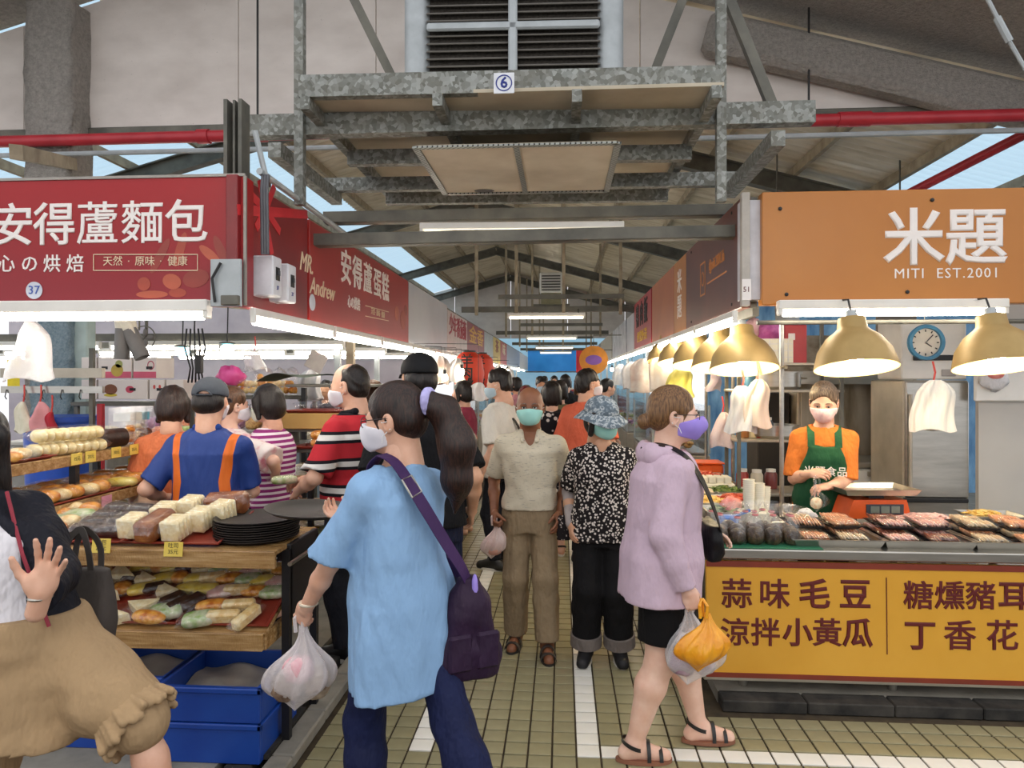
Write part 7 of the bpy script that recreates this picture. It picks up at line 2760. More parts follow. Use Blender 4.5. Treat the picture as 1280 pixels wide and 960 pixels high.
f = SDF()
for k in range(14):
    q = 2 * PI * k / 14
    f.ell((.036 * math.cos(q), -.128, .047 + .036 * math.sin(q)), (.015, .017, .015), .006)
headpart(c, 'scrunchie', f.mesh(.005), cloth('lavender', '#b7b2e4', .08))
S = c['s']
bl = MB().tube([Vector((c['J']['wrL'] + V3(.03 * math.cos(q), .03 * math.sin(q), .0) + c['J']['hfL'] * -.02) * S) for q in [2 * PI * i / 16 for i in range(16)]], .006, 6, closed=True).build('bracelet', mat('jade', '#d9cdb6', .3), c['root'])
blue_woman = c
# purple shoulder bag with strap
PUR = cloth('plum_bag', '#2a1830', .2, .6, .3)
PUR2 = cloth('plum_strap', '#3c2450', .15, .6, .1)
t = thing('shoulder_bag', 'dark plum shoulder bag on the hip of the woman in the blue tunic', 'bag', (-.566, 2.48, 0), a)
f = SDF()
bc = V3(.175, -.155, .80)
Rb = rotm(-.35)
for dx, dz, r in ((-.06, -.11, .05), (.06, -.11, .05), (-.02, .08, .035), (.025, .08, .035), (0, -.02, .06)):
    f.ell(bc + Rb @ V3(dx, 0, dz), (r + .02, .05, r + .02), .06)
f.loft([(bc[2] - .18, bc[0], bc[1], .105, .045), (bc[2] - .12, bc[0], bc[1], .115, .062), (bc[2] + .06, bc[0], bc[1], .070, .050), (bc[2] + .17, bc[0], bc[1], .035, .028)], .03, twist=[(0, -.35), (2, -.35)], n=3)
f.noise(.003, 30, 5)
bag = npmesh('bag_body', f.mesh(.008), PUR, t)
for dx in (-.052, .052):
    pk = MB().box((0, 0, 0), (.09, .022, .13), .011).build('pocket', PUR, t, loc=Vector(bc + Rb @ V3(dx, -.058, -.075)), rz=-.35)
st_ = ribbon(t, [(-.085, .0, 1.415, -.1, 0, 1), (-.075, -.075, 1.385, 0, -.7, .7), (-.03, -.15, 1.26, 0, -1, .1), (.05, -.178, 1.12, .1, -1, .1), (.12, -.182, 1.02, .3, -1, 0), (.17, -.16, .96, .4, -1, 0)], .045, PUR2, 'strap')
ribbon(t, [(-.085, .0, 1.415, -.1, 0, 1), (-.07, .08, 1.36, 0, .7, .7), (.0, .17, 1.22, 0, 1, .1), (.14, .15, 1.08, .4, 1, 0), (.205, .0, .99, 1, 0, 0), (.185, -.12, .96, 1, -.3, 0)], .045, PUR2, 'strap')
bk_ = st_.data.vertices
_q = [bk_[4 * 7 + k].co for k in (2, 3)] + [bk_[4 * 9 + k].co for k in (3, 2)]
MB().tube(_q, .004, 6, closed=True).build('buckle', STAIN, t)
MB().blob((.175, -.19, .94), (.012, .012, .05), 8, 6).build('tassel', mat('lilac_tassel', '#9a86d8', .7), t, smooth=2)
tag(inst('serving_tray', tr_m, None, (-1.075, 2.98, 1.105), (.03, .05, .3), (1, 1, 1)), 'round black serving tray carried by the woman in the blue tunic', 'tray')
p = hand_world(c, 'L', .075)
PWB = film('white_pink_carrier', c=(.93, .88, .89), vis=.38, milky=.75, rough=.3)
carrier('plastic_bag', 'white carrier bag with a pink print held by the woman in the blue tunic', p + Vector((0, 0, -.02)), .24, .30, PWB,
        [((-.05, 0, -.22), (.06, .05, .055), mat('bag_food_dark', '#5d4436', .6, c2='#a58d78', scale=30)), ((.055, .02, -.21), (.055, .05, .06), mat('bag_food_tan', '#8d7660', .6, c2='#d0bda4', scale=30)), ((0, -.02, -.15), (.06, .04, .05), mat('bag_pink', '#d98a9a', .5, c2='#efd4d4', scale=20))], 2)

# ---- waving woman at the left edge
a = -2.50
c = person('person', 'woman in beige culottes and dark jacket raising her open palm to the camera', (-2.0, 2.15), a, 1.60, tone='light', fem=True, h=.008, side=.30, lean=-.24, pelvis=(-.25, .20, 0),
           handL=(-.30, .54, 1.13), elL=(-.8, -.2, -1), poseL='open', palmL=(.6, .8, 0), fwdL=(-.22, .29, .93), ankL=(-.68, .54, .26), kneeL=(-.6, .8, .1), footR=(-.02, .0), handR=(.05, -.34, .98), headyaw=-.1, hair='long', seed=5, head_sc=1.08, hand_sc=1.22)
shirt(c, cloth('white_tee', '#dcd9de', .05), sleeve=.3, hem=.975, name='tee_shirt')
f = SDF()
J = c['J']
wz = c['wz']
rows = []
for tt, rx, ry in ((.06, .186, .146), (.12, .186, .146), (.3, .175, .138), (.6, .18, .145), (.8, .18, .135), (.95, .10, .09)):
    q = wz(tt)
    rows.append((q[2], q[0], q[1], rx, ry))
f.loft(rows, .03)
for n in 'LR':
    f.cone(wz(.93), J['sh' + n], .065, .074, .05).cone(J['sh' + n], J['el' + n], .074, .068, .03).cone(J['el' + n], J['wr' + n], .066, .05, .02, cap=(J['wr' + n] * .85 + J['el' + n] * .15, J['wr' + n] - J['el' + n]))
f.cone(wz(-.5) + V3(.0, .15, 0), wz(1.1) + V3(.0, .16, 0), .085, .07, .01, 'd').cone(wz(.95), wz(1.3), .075, .08, .01, 'd').noise(.006, 22, 8, (1, 1, .5), 6)
jk = garment(c, 'jacket', f, cloth('navy_black', '#14151f', .3, .7, .4))
pk = [wz(.95) + V3(-.09, .08, .03), wz(.6) + V3(-.085, .15, 0), wz(.1) + V3(-.085, .155, 0)]
MB().tube([Vector(q * c['s']) for q in pk], .006, 6).build('piping', mat('red_piping', '#8f2436', .6), jk)
f = SDF()
BEI = cloth('beige_cotton', '#a58a68', .06, .85, .34, 4)
f.loft([(.60, J['pel'][0], J['pel'][1], .21, .19), (.75, J['pel'][0], J['pel'][1], .20, .175), (.90, J['pel'][0], J['pel'][1], .195, .165), (1.0, J['pel'][0] + .02, J['pel'][1] - .02, .178, .15)], .05)
hL, kL, aL = J['hipL'], J['knL'], J['anL']
kd = _nrm(kL - hL)
f.cone(hL, hL * .35 + kL * .65, .12, .125, .05).cone(hL * .35 + kL * .65, kL - kd * .03, .125, .10, .04).cone(J['hipR'], J['knR'], .13, .15, .05).cone(J['knR'], J['knR'] + V3(0, 0, -.12), .15, .15, .04)
f.noise(.007, 17, 12, (.5, 1.2, 1), 6).noise(.003, 34, 13, (.4, 1.2, 1), 6).cut((0, 0, 1.0), (0, 0, 1))
cu = garment(c, 'culottes', f, BEI)
f = SDF()
u = _nrm(np.cross(kd, V3(0, 0, 1)))
v = np.cross(u, kd)
for k in range(34):
    q = 2 * PI * k / 34
    r0 = .120 + .010 * math.sin(k * 2.4)
    d = u * math.cos(q) + v * math.sin(q)
    f.cone(kL - kd * .06 + d * .104, kL + kd * (.016 + .010 * math.sin(k * 1.7)) + d * r0, .009, .014, .006)
f.cone(kL - kd * .05, kL - kd * .0, .098, .098, .01)
rf_ = garment(c, 'ruffle_cuff', f, BEI, .007)
rf_.parent = cu
shoes(c, 'sandal', BLACK)
MB().tube([Vector((J['wrL'] + (V3(.029 * math.cos(q), .029 * math.sin(q), 0)) + J['hfL'] * -.005) * c['s']) for q in [2 * PI * i / 16 for i in range(16)]], .005, 6, closed=True).build('bracelet', STAIN, c['root'])
t = thing('tote_bag', 'dark grey tote bag behind the beige culottes', 'bag', (-1.69, 2.40, .745), -.2)
TG = cloth('tote_grey', '#4a4440', .1, .8, .2)
f = SDF()
f.loft([(0, 0, 0, .11, .05), (.08, 0, 0, .125, .055), (.27, 0, 0, .13, .022)], .02, n=4).noise(.004, 20, 3)
npmesh('bag_body', f.mesh(.01), TG, t)
for s in (-1, 1):
    ribbon(t, [(-.06, s * .02, .25, 0, s, 0), (-.05, s * .025, .34, 0, s, 0), (-.0, s * .01, .40, 0, s, .3), (.05, s * .025, .34, 0, s, 0), (.06, s * .02, .25, 0, s, 0)], .025, TG, 'handle')

# ---- woman in the lilac hoodie
a = -PI / 2 + .05
c = person('person', 'woman in a lilac hoodie and black shorts walking past the yellow counter', (.44, 3.24), a, 1.615, tone='fair', fem=True, h=.008, build=1.34, lean=.07,
           handR=(.24, .07, .835), elR=(.4, -1, 0), poseR='grip', palmR=(-1, .1, 0), handL=(-.10, .24, 1.02), elL=(-.6, -.8, -.3), poseL='relax', palmL=(.3, -.5, -.8), footR=(.10, -.14), footL=(-.07, .20), ankR=(.10, -.14, .08),
           headyaw=-.06, hair='bun', hairmat_=HLB, seed=7, head_sc=1.10)
LIL = cloth('lilac_fleece', '#c8b0c0', .05, .9, .3)
hd = shirt(c, LIL, long=True, hem=.745, loose=.012, flare=.022, slv_r=.004, cuff=.01, neck=.075, name='hoodie', fold=.006)
f = SDF()
f.ell(c['nb'] + V3(0, -.085, -.02), (.12, .065, .075), .03).cone(c['nb'] + V3(-.09, -.02, -.01), c['nb'] + V3(-.03, .09, -.06), .035, .025, .03).cone(c['nb'] + V3(.09, -.02, -.01), c['nb'] + V3(.03, .09, -.06), .035, .025, .03)
f.ell(c['nb'] + V3(0, -.02, .05), (.075, .085, .07), .02, 'd').noise(.004, 26, 3)
garment(c, 'hood', f, LIL, sub=hd)
pants(c, cloth('black_shorts', '#0c0b0d', .2, .85, .3), hem=.80, loose=.010, name='shorts', knee=.012)
shoes(c, 'sandal', BLACK, mat('brown_sole', '#8a5a44', .6))
face_mask(c, MK_P, True)
glasses(c, '#3a2430')
# crossbody bag of the hoodie woman
t = thing('crossbody_bag', 'black crossbody bag with a wide strap over the lilac hoodie', 'bag', (.44, 3.24, 0), a)
S = c['s']
BK = cloth('black_nylon', '#141316', .2, .5, .2)
f = SDF()
f.loft([(.86, -.05, .235, .10, .035), (.90, -.05, .24, .115, .045), (1.02, -.05, .235, .11, .035)], .02, n=3).noise(.003, 30, 2)
npmesh('bag_body', f.mesh(.008), BK, t)
ribbon(t, [(.03, -.09, 1.375, .2, -.6, .8), (.075, -.01, 1.385, .3, 0, 1), (.115, .08, 1.345, .5, .5, .6), (.145, .145, 1.25, .7, .8, .2), (.13, .20, 1.13, .5, 1, .1), (.06, .25, 1.02, .2, 1, .1), (.0, .265, .98, 0, 1, 0)], .035, BK, 'strap')
p = hand_world(c, 'R', .075)
ORB = nmat('orange_plastic', lambda t: (t.color(t.ramp(t.noise(t.coord(), 12, 3), [(.3, '#e08a10'), (.7, '#f5b02a')])), t.bump(t.noise(t.coord((1, 1, .5)), 40, 3), .6, .01)), .3, spec=.6)
carrier('orange_bag', 'bright orange plastic bag held by the woman in the lilac hoodie', p + Vector((.03, -.05, -.01)), .20, .235, ORB, None, 4)
carrier('clear_bag', 'clear bag of purple goods hanging behind the orange bag', p + Vector((-.01, .03, -.01)), .24, .32, film('clear_carrier', c=(.93, .91, .92), vis=.26, milky=.6, rough=.25),
        [((-.03, 0, -.24), (.06, .05, .05), mat('purple_goods', '#8a5f7c', .6, c2='#c9b0bd', scale=25)), ((.06, .01, -.24), (.05, .05, .05), mat('purple_goods2', '#a98a98', .6, c2='#e0d2d4', scale=25)), ((.0, 0, -.16), (.06, .04, .05), mat('white_goods', '#ddd3d3', .6))], 5)

# ---- elderly man
c = person('person', 'bald elderly man in a cream polo with a mint mask walking to the camera', (-.20, 4.42), PI, 1.60, tone='brown', h=.009, build=1.02,
           handR=(.235, .03, .90), poseR='grip', palmR=(-1, 0, 0), handL=(-.20, .06, .90), poseL='relax', palmL=(.8, -.4, 0), footR=(.095, -.03), footL=(-.115, .14), toeL=.1, toeR=-.15, hair='fringe_gray', hairmat_=HG, seed=2, head_sc=1.10)
POLO = nmat('cloth_cream_polo', lambda t: (t.color(t.mix(t.ramp(t.noise(t.coord((9, 9, 60)), 3, 2), [(.60, (0, 0, 0)), (.66, (.5, .5, .5))]), '#cfc5af', '#6d6a6c')), t.bump(t.noise(t.coord((1, 1, .55)), 14, 3), .35, .02)), .85, spec=.25)
sh_ = shirt(c, POLO, sleeve=.80, hem=.925, loose=.012, slv_r=.022, vneck=.10, name='polo_shirt', fold=.005)
f = SDF()
for s in (-1, 1):
    f.cone(c['nb'] + V3(s * .05, -.045, .012), c['nb'] + V3(s * .058, .03, .0), .016, .016, .01).cone(c['nb'] + V3(s * .058, .03, .0), c['nb'] + V3(s * .045, .10, -.055), .018, .014, .01)
f.cone(c['nb'] + V3(-.05, -.045, .012), c['nb'] + V3(.05, -.045, .012), .018, .018, .02)
garment(c, 'collar', f, POLO, .007, sub=sh_)
KH = cloth('khaki_trouser', '#8d7a60', .1, .85, .5)
tr_ = pants(c, KH, hem=1.93, top=1.0, loose=.012, knee=.005, ank=.014)
f = SDF()
f.loft([(.955, 0, 0, .155, .122), (.99, 0, 0, .155, .122)], .005)
blt = garment(c, 'belt', f, mat('belt_black', '#191614', .4), .007, sub=tr_)
MB().box((0, .126 * c['s'], .972 * c['s']), (.045, .008, .032), .003).build('buckle', STAIN, tr_)
shoes(c, 'slide', mat('sandal_dark', '#3b3430', .5), mat('sandal_sole', '#2b2724', .7))
face_mask(c, MK_G)
carrier('pink_bag', 'small pale pink plastic bag held by the elderly man', hand_world(c, 'R', .07), .15, .22, film('pink_carrier', c=(.93, .72, .66), vis=.6, milky=.8), [((0, 0, -.16), (.05, .04, .045), mat('pink_goods', '#dba190', .6))], 7)

# ---- woman in the bucket hat
c = person('person', 'woman in a floral bucket hat and black and white blouse beside the elderly man', (.235, 4.27), PI - .06, 1.53, tone='mid', fem=True, h=.009, build=1.05,
           handR=(.205, .04, .90), handL=(-.20, .03, .90), palmR=(-.8, -.3, 0), footR=(.105, .02), footL=(-.115, .0), toeL=.12, toeR=-.12, headyaw=.62, headpitch=-.18, hair='bob', seed=4, head_sc=1.08)
bl_ = shirt(c, dots('blouse_pattern', '#1a1516', '#d9cfc6', 62, .36, .08, '#3a2c2c'), sleeve=.85, hem=.80, loose=.022, flare=.02, slv_r=.022, vneck=.06, name='blouse')
for n in 'LR':
    f = SDF()
    J = c['J']
    f.cone(J['sh' + n] * .35 + J['el' + n] * .65, J['el' + n], .046, .042, .02).cone(J['el' + n], J['wr' + n], .044, .034, .02)
    garment(c, 'arm_cover', f, cloth('grey_sleeve', '#a39a97', .08))
bp = pants(c, cloth('black_denim', '#131214', .25, .85, .35), hem=1.90, loose=.014, knee=.012, ank=.026)
for n in 'LR':
    J = c['J']
    k_, a_ = J['kn' + n], J['an' + n]
    e0, e1 = Vector((k_ + (a_ - k_) * .73) * c['s']), Vector((k_ + (a_ - k_) * .915) * c['s'])
    MB().tube([e0, e0 * .98 + e1 * .02, e1], [.088, .093, .095], 20).build('trouser_cuff', cloth('grey_cuff', '#7a716c', .12), bp, smooth=True)
shoes(c, 'sneaker', mat('shoe_black', '#18171a', .6), mat('pale_sole', '#d8d4cc', .7))
face_mask(c, MK_G)
f = SDF()
f.ell((0, -.012, .052), (.100, .118, .090), .01)
f.cut((0, 0, .030), (0, -.1, -1))
HATM = nmat('cloth_hat_floral', lambda t: t.color(t.ramp(t.noise(t.coord(), 34, 3, .55), [(.40, '#5d6a74'), (.50, '#7c8a94'), (.54, '#c9cfd0'), (.62, '#6a7780')])), .85)
ht = headpart(c, 'bucket_hat', f.mesh(.007), HATM)
def brimf(u, v):
    q = u * 2 * PI
    r = 1 + .55 * v
    return Vector((.100 * r * math.cos(q), -.012 + .118 * r * math.sin(q), .040 - .050 * v + .012 * math.sin(3 * q + 1) * v))
br = MB().grid(brimf, 40, 6, True).build('brim', HATM, None, smooth=2)
sd = br.modifiers.new('thick', 'SOLIDIFY')
sd.thickness = .003
_headxf(c, br)
t = thing('wrist_pouch', 'small dark patterned pouch hanging between the couple', 'pouch', wpos(c, (.23, -.02, .70)))
f = SDF()
f.loft([(0, 0, 0, .04, .018), (.10, 0, 0, .045, .02), (.15, 0, 0, .03, .012)], .02, n=3)
npmesh('pouch', f.mesh(.008), dots('pouch_pattern', '#231d1f', '#b0a49c', 60, .25), t)
MB().tube([(0, 0, .15), (-.01, 0, .24)], .004, 5).build('cord', BLACK, t)

# ---- man in black with the cap
c = person('person', 'tall man in black tee and black cap seen from behind', (-.745, 3.82), .22, 1.79, tone='mid', h=.010, build=1.15, side=-.06, handL=(-.24, .1, .93), handR=(.25, .05, .90), headyaw=.25, hair='capped', seed=6, footL=(-.1, .08), footR=(.12, -.10), head_sc=1.06)
shirt(c, cloth('black_tee', '#101013', .25, .85, .4), sleeve=.85, hem=.84, loose=.022, slv_r=.02, name='tee_shirt')
pants(c, cloth('dark_jeans', '#10162c', .3, .8, .4), hem=1.95, loose=.015, ank=.012)
shoes(c, 'sneaker', BLACK, mat('dark_sole', '#3c3a38', .7))
CAPB = cloth('cap_black', '#131316', .25, .7, .1)


def cap(ctx, m, back=False, arch=False):
    f = SDF()
    f.ell((0, -.012, .036), (.090, .110, .090), .01)
    f.cut((0, 0, .018), (0, -.06, -1))
    if arch:
        f.ell((0, -.13, .02), (.040, .05, .026), .006, 'd')
    o = headpart(ctx, 'cap', f.mesh(.006), m)
    def bf(u, v):
        q = (u - .5) * 2.3
        return Vector((.082 * math.sin(q) * (1 - .08 * v), .03 + (.078 + .075 * v) * math.cos(q * .75), .026 - .018 * v - .010 * abs(math.sin(q))))
    b = MB().grid(bf, 18, 6).build('brim', m, None, smooth=2)
    sd = b.modifiers.new('thick', 'SOLIDIFY')
    sd.thickness = .004
    _headxf(ctx, b)
    if arch:
        s = MB().tube([(.040 * math.cos(q), -.112 - .004 * math.sin(q), .020 + .026 * math.sin(q)) for q in [PI * i / 10 for i in range(11)]], .004, 5).tube([(-.045, -.108, .022), (0, -.116, .020), (.045, -.108, .022)], .007, 5, flat=.5).build('cap_strap', m, None)
        _headxf(ctx, s)
    return o


cap(c, CAPB)
face_mask(c, MK_W)

# ---- man in the striped polo
c = person('person', 'balding man in a red, black and white striped polo at the pastry rack', (-1.24, 4.22), 1.28, 1.74, tone='light', h=.010, build=1.28, lean=.05, belly=.03,
           handL=(-.20, .26, .99), elL=(-.8, -.7, -.2), poseL='hold', palmL=(.6, 0, -.6), handR=(.03, .36, 1.02), poseR='hold', palmR=(-.5, 0, -.6), headpitch=-.16, headyaw=.1, hair='balding', seed=8, head_sc=1.08)
sh_ = shirt(c, stripes('striped_polo', [(0, '#b52a34'), (.40, '#16151c'), (.52, '#d9d6d2'), (.72, '#16151c'), (.84, '#b52a34')], .155), sleeve=.92, hem=.84, loose=.02, slv_r=.025, name='polo_shirt', front=.03)
f = SDF()
for s in (-1, 1):
    f.cone(c['nb'] + V3(s * .05, -.05, .015), c['nb'] + V3(s * .06, .03, .0), .018, .018, .01).cone(c['nb'] + V3(s * .06, .03, .0), c['nb'] + V3(s * .045, .10, -.05), .018, .014, .01)
f.cone(c['nb'] + V3(-.05, -.05, .015), c['nb'] + V3(.05, -.05, .015), .02, .02, .02)
garment(c, 'collar', f, cloth('collar_black', '#17171d', .2), .008, sub=sh_)
pants(c, cloth('dark_grey_trouser', '#1d1e26', .2), hem=1.95, loose=.012)
shoes(c, 'sneaker')
face_mask(c, MK_W)
bread('green', *tuple(wpos(c, (-.1, .45, 1.03))), .6, 'green wrapped bread held by the man in the striped polo', 'bread in hand')

# ---- man in the blue and orange sports polo
BO = nmat('cloth_sport_polo', lambda t: (lambda x, z: (t.color(t.mix(t.math('MULTIPLY', t.math('GREATER_THAN', t.math('ADD', t.math('ABSOLUTE', x), t.math('MULTIPLY', t.math('ABSOLUTE', t.math('SUBTRACT', z, 1.12)), -.14)), .098),
                                                                                           t.math('LESS_THAN', t.math('ADD', t.math('ABSOLUTE', x), t.math('MULTIPLY', t.math('ABSOLUTE', t.math('SUBTRACT', z, 1.12)), -.10)), .150)), '#1b397e', '#d96a1c')),
                                                      t.bump(t.noise(t.coord((1, 1, .4)), 9, 3, .6), .5, .03)))(t.sep(t.coord())[0], t.sep(t.coord())[2]), .6, spec=.4)
c = person('person', 'man in a blue and orange sports polo and grey cap seen from behind', (xat(259, 3.80), 3.80), .12, 1.655, tone='light', h=.009, build=1.10, lean=.06,
           handL=(-.30, .16, 1.02), elL=(-.4, -.8, -.5), poseL='hold', palmL=(.4, 0, .9), fwdL=(-.7, .6, -.1), handR=(.10, .32, 1.02), elR=(.6, -.7, -.5), headpitch=-.10, hair='capped', seed=9, head_sc=1.08)
sh_ = shirt(c, BO, sleeve=.88, hem=.80, loose=.014, slv_r=.018, name='sports_polo', fold=.005)
f = SDF()
f.cone(c['nb'] + V3(-.055, -.035, .012), c['nb'] + V3(.055, -.035, .012), .022, .022, .02).cone(c['nb'] + V3(-.055, -.035, .012), c['nb'] + V3(-.06, .05, -.01), .02, .016, .02).cone(c['nb'] + V3(.055, -.035, .012), c['nb'] + V3(.06, .05, -.01), .02, .016, .02)
garment(c, 'collar', f, cloth('collar_blue', '#1b397e', .1), .008, sub=sh_)
lt = lettering('SPORT', .048, mat('print_red', '#d2462c', .5, var=0), sh_, (.125 * c['s'], -.149, .98), (PI / 2, -PI / 2, 0), off=.0005)
pants(c, cloth('dark_grey_trouser', '#1d1e26', .2), hem=1.95, loose=.012)
shoes(c, 'sneaker')
cap(c, cloth('cap_grey', '#4a4f57', .12, .8, .1), arch=True)
face_mask(c, MK_W)
hw = hand_world(c, 'L', .1)
o = crumple('paper_bag', 'crumpled tan paper bag held by the man in the sports polo', (hw.x - .03, hw.y - .04, hw.z - .06), (.085, .07, .10), mat('tan_paper', '#d3a987', .7, c2='#e0bc9e', scale=6), 71)
bread('bun', hw.x + .0, hw.y - .05, hw.z + .035, .2, 'wrapped bun on the open palm of the man in the sports polo', 'bread in hand')

# ---- shoppers deeper in the bakery
c = person('person', 'short haired woman in an orange tee with a shoulder strap, seen from behind', (xat(216, 4.24), 4.24), .45, 1.60, tone='light', fem=True, h=.011, build=1.12, hair='bob', hairmat_=hairmat('dark_brown', '#150d0a', '#3a2219'), seed=11, headpitch=-.2, headyaw=-.2, head_sc=1.06)
shirt(c, cloth('orange_tee', '#d97a50', .06), sleeve=.85, hem=.85, loose=.02, slv_r=.025, name='tee_shirt')
pants(c, cloth('dark_grey_trouser', '#1d1e26', .2), hem=1.9, loose=.012)
ribbon(c['root'], [(-.06, .03, 1.35, 0, .2, 1), (.0, -.12, 1.26, 0, -1, .3), (.10, -.15, 1.1, .2, -1, 0)], .03, cloth('tan_strap', '#a5825c', .1), 'bag_strap')
shoes(c, 'sneaker')
c = person('person', 'woman with a brown ponytail in a tie dyed white top behind the polo man', (xat(287, 4.46), 4.46), -.35, 1.60, tone='fair', fem=True, h=.011, hair='tied', hairmat_=HBR, seed=12, headyaw=-.3, head_sc=1.06, handR=(.30, .12, 1.08), elR=(1, -.4, 0))
shirt(c, blotch('tie_dye', '#ece6e2', '#e8dcd8', '#d48a98', 9), sleeve=.95, hem=.72, loose=.02, slv_r=.045, flare=.03, name='blouse')
pants(c, cloth('dark_grey_trouser', '#1d1e26', .2), hem=1.9)
f = SDF()
f.cone((0, -.115, .06), (0, -.15, .02), .032, .036, .02).cone((0, -.15, .02), (0, -.16, -.12), .036, .014, .02).noise(.003, 70, 4, (1, 1, .15), 7)
headpart(c, 'ponytail', f.mesh(.008), HBR)
shoes(c, 'sneaker')
face_mask(c, MK_W)
c = person('person', 'dark haired woman in a purple striped vest and flowered shorts', (xat(338, 4.55), 4.55), 1.30, 1.605, tone='light', fem=True, h=.011, build=1.1, hair='bob', seed=13, headpitch=-.12, handL=(-.15, .3, 1.05), handR=(.15, .3, 1.05), head_sc=1.06)
shirt(c, stripes('purple_stripe', [(0, '#8c2f74'), (.55, '#e6dce4')], .034), sleeve=0, hem=.80, loose=.016, flare=.012, name='vest')
pants(c, dots('flower_black', '#131214', '#c9c4c0', 30, .25, .05), hem=.95, loose=.03)
face_mask(c, mat('mask_pale_green', '#dfe8d8', .8, var=.03))
glasses(c)
shoes(c, 'sandal')
c = person('person', 'shopper with brown hair half hidden behind the balding man', (xat(466, 5.68), 5.68), .3, 1.63, fem=True, h=.016, hair='bob', hairmat_=HBR, seed=14, eyes=False)
shirt(c, cloth('grey_top', '#77727a', .1), hem=.85)
pants(c, cloth('dark_grey_trouser', '#1d1e26', .2), hem=1.9)

# ---- the vendor
a = PI - .28
c = person('person', 'vendor in an orange tee and green apron bagging food behind the counter', (1.67, 4.70), a, 1.565, tone='light', fem=True, h=.009, build=1.16, lean=.06, z0=.06,
           handR=(.10, .28, 1.12), elR=(.35, -.6, -1), poseR='hold', palmR=(-.8, -.2, -.3), fwdR=(-.75, .3, .1), handL=(-.02, .31, 1.05), elL=(-.35, -.6, -1), poseL='hold', palmL=(.3, -.2, -.9), fwdL=(.75, .4, -.1), headyaw=-.12, headpitch=-.32, hair='tied', hairmat_=hairmat('greying_brown', '#3a2a20', '#7d6a58'), seed=15, head_sc=1.10)
shirt(c, cloth('orange_uniform', '#d87a34', .05), sleeve=.95, hem=.82, loose=.010, slv_r=.018, name='tee_shirt')
pants(c, cloth('dark_grey_trouser', '#1d1e26', .2), hem=1.95)
f = SDF()
wz = c['wz']
rows = []
for tt, rx, ry in ((-.55, .20, .16), (0, .192, .158), (.3, .178, .150), (.55, .175, .160), (.72, .16, .150)):
    q = wz(tt)
    rows.append((q[2], q[0], q[1], rx * 1.09, ry * 1.10))
f.loft(rows, .02, n=2.4)
for sx in (-1, 1):
    f.ell(wz(.62) + V3(sx * .07, .088, 0), (.078, .070, .072), .04)
f.cut((0, .045, 0), (0, -1, 0)).cut((-.15, 0, 1.14), (-1, 0, .35)).cut((.15, 0, 1.14), (1, 0, .35)).cut(wz(.74), (0, 0, 1)).noise(.003, 22, 5)
GAP = cloth('green_apron', '#1f5034', .1, .8, .3)
ap = garment(c, 'apron', f, GAP)
S = c['s']
for sx in (-1, 1):
    ribbon(ap, [tuple((wz(.72) + V3(sx * .085, .155, 0)) * S) + (0, 1, .3), tuple((wz(.88) + V3(sx * .085, .115, .0)) * S) + (0, .8, .6), tuple((wz(.97) + V3(sx * .085, .0, .012)) * S) + (0, 0, 1), tuple((wz(.85) + V3(sx * .07, -.115, 0)) * S) + (0, -1, .3)], .042, GAP, 'strap')
lettering('米題食品', .062, PW, ap, (0, .214, 1.13 * S), (PI / 2, 0, PI), off=0, ext=.006)
face_mask(c, MK_PK)
shoes(c, 'sneaker')
hw = hand_world(c, 'L', .08)
carrier('food_bag', 'small clear bag of food in the hands of the vendor', (hw.x - .02, hw.y - .02, hw.z + .02), .10, .16, film('bag_clear', vis=.07), [((0, 0, -.11), (.035, .03, .035), MEATS[2])], 9)

# ---- people further down the aisle
c = person('person', 'black haired boy in a white tee with a black sling bag at the display case', (-.54, 6.25), 1.15, 1.73, tone='light', h=.012, hair='short', seed=16, headpitch=-.2, headyaw=.2, head_sc=1.06)
shirt(c, cloth('white_tee2', '#dedad2', .05), sleeve=.9, hem=.80, loose=.03, slv_r=.03, name='tee_shirt')
pants(c, cloth('dark_grey_trouser', '#1d1e26', .2), hem=1.95)
shoes(c, 'sneaker')
face_mask(c, MK_LB)
t = thing('sling_bag', 'black sling bag on the back of the boy in white', 'bag', (-.54, 6.25, 0), 1.15)
f = SDF()
f.cone((-.05, -.19, .98), (.13, -.17, 1.06), .05, .06, .03).noise(.004, 25, 2)
npmesh('bag_body', f.mesh(.012), BK, t)
ribbon(t, [(-.09, .0, 1.46, 0, 0, 1), (-.03, -.16, 1.3, 0, -1, .2), (.10, -.18, 1.1, 0, -1, 0)], .03, BK, 'strap')
c = person('person', 'man in a salmon tee looking to the right in the aisle', (.23, 6.5), -.35, 1.73, tone='light', h=.012, build=1.1, hair='short', seed=17, headyaw=-.75, head_sc=1.06)
shirt(c, cloth('salmon_tee', '#d8694e', .06), sleeve=.85, hem=.82, loose=.025, slv_r=.025, name='tee_shirt')
pants(c, cloth('dark_grey_trouser', '#1d1e26', .2), hem=1.95)
shoes(c, 'sneaker')
face_mask(c, MK_W)
c = person('person', 'woman in a black dress with white flowers seen from behind', (-.10, 6.75), .1, 1.62, tone='light', fem=True, h=.012, build=1.1, hair='bob', seed=18)
shirt(c, dots('flower_dress', '#17141a', '#d9d0cc', 15, .28, .05), sleeve=.85, hem=.45, loose=.03, flare=.05, slv_r=.03, name='dress')
shoes(c, 'sandal')
c = person('person', 'person in a maroon top standing behind the left display case', (-1.05, 7.6), 1.4, 1.62, tone='light', fem=True, h=.014, hair='bob', seed=19, eyes=False)
shirt(c, cloth('maroon_top', '#8a3248', .1), hem=.82, loose=.02)
pants(c, cloth('dark_grey_trouser', '#1d1e26', .2), hem=1.9)
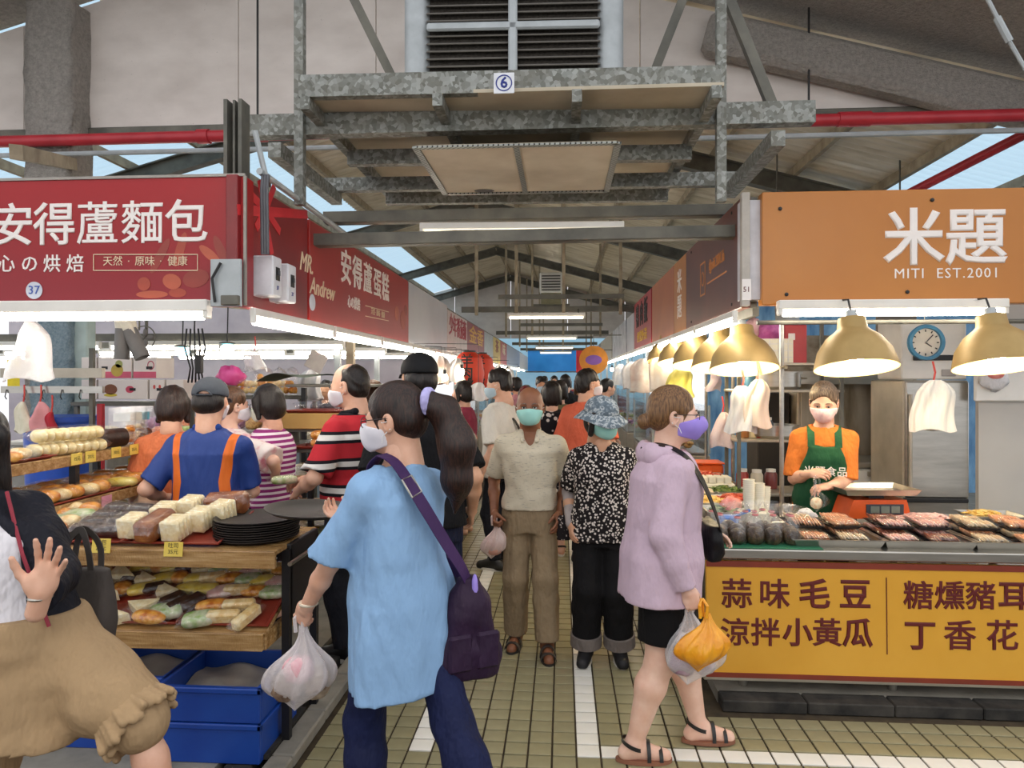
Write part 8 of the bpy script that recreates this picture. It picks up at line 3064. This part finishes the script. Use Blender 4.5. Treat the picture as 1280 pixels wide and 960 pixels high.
far_p = [(-.03, 8.6, .05, 1.62, 'olive plaid shirt', '#6a6448', True, 'bob', HB), (-.45, 8.8, PI, 1.56, 'mauve cardigan and dark red hat', '#9a7f92', True, 'bob', HG), (.36, 8.4, .2, 1.66, 'dark green top', '#3f4a38', False, 'short', HB), (-.30, 10.8, PI, 1.66, 'black top facing the camera', '#1c1c22', False, 'short', HB),
         (.05, 11.5, .1, 1.70, 'black tee walking away', '#18181c', False, 'short', HB), (.30, 12.2, PI, 1.66, 'white tee facing the camera', '#cfcac4', True, 'long', HBR), (-.42, 13.5, 0, 1.68, 'grey tee walking away', '#5f6468', False, 'short', HB), (.10, 15.5, 0, 1.66, 'navy top walking away', '#2a3048', True, 'bob', HB),
         (-.2, 17.5, PI, 1.7, 'tan top facing the camera', '#b59a78', False, 'short', HB), (.4, 18.5, 0, 1.66, 'red top walking away', '#a03c3c', True, 'bob', HB), (-.5, 20, 0, 1.7, 'dark top far down the aisle', '#26262c', False, 'short', HB), (.1, 22, PI, 1.68, 'pale top far down the aisle', '#c2bdb4', False, 'short', HB),
         (.62, 10.2, -1.2, 1.64, 'lavender top at the right cases', '#8f88b0', True, 'tied', HB), (-.75, 11.6, 1.3, 1.66, 'pink top at the left cases', '#c98a92', True, 'bob', HB)]
for k, (x, y, fa, hh, lab, cc, fm, hr, hm) in enumerate(far_p):
    c = person('person', 'distant shopper in %s' % (lab if 'top' in lab or 'tee' in lab or 'shirt' in lab or 'cardigan' in lab else lab), (x, y), fa, hh, tone=('light', 'mid')[k % 2], fem=fm, h=.018, hair=hr, hairmat_=hm, seed=30 + k, eyes=False)
    shirt(c, cloth('far_%d' % k, cc, .1), sleeve=.85, hem=.82, loose=.02, slv_r=.02)
    pants(c, cloth('dark_grey_trouser', '#1d1e26', .2), hem=1.95)
    if abs(fa - PI) < .5:
        face_mask(c, (MK_W, MK_LB)[k % 2])
    if 'hat' in lab:
        cap(c, cloth('hat_dark_red', '#7a2a34', .1))
# people inside the left hall
for k, (px, Y, lab, cc) in enumerate(((420, 9.2, 'shopper with black hair far off between the left tubes', '#2c2c34'), (408, 9.6, 'second dark shopper far off between the left tubes', '#4a4a55'))):
    c = person('person', lab, (xat(px, Y), Y), PI, 1.62, h=.018, hair='short', eyes=False)
    shirt(c, cloth('hallp_%d' % k, cc, .1))
    pants(c, cloth('dark_grey_trouser', '#1d1e26', .2), hem=1.9)
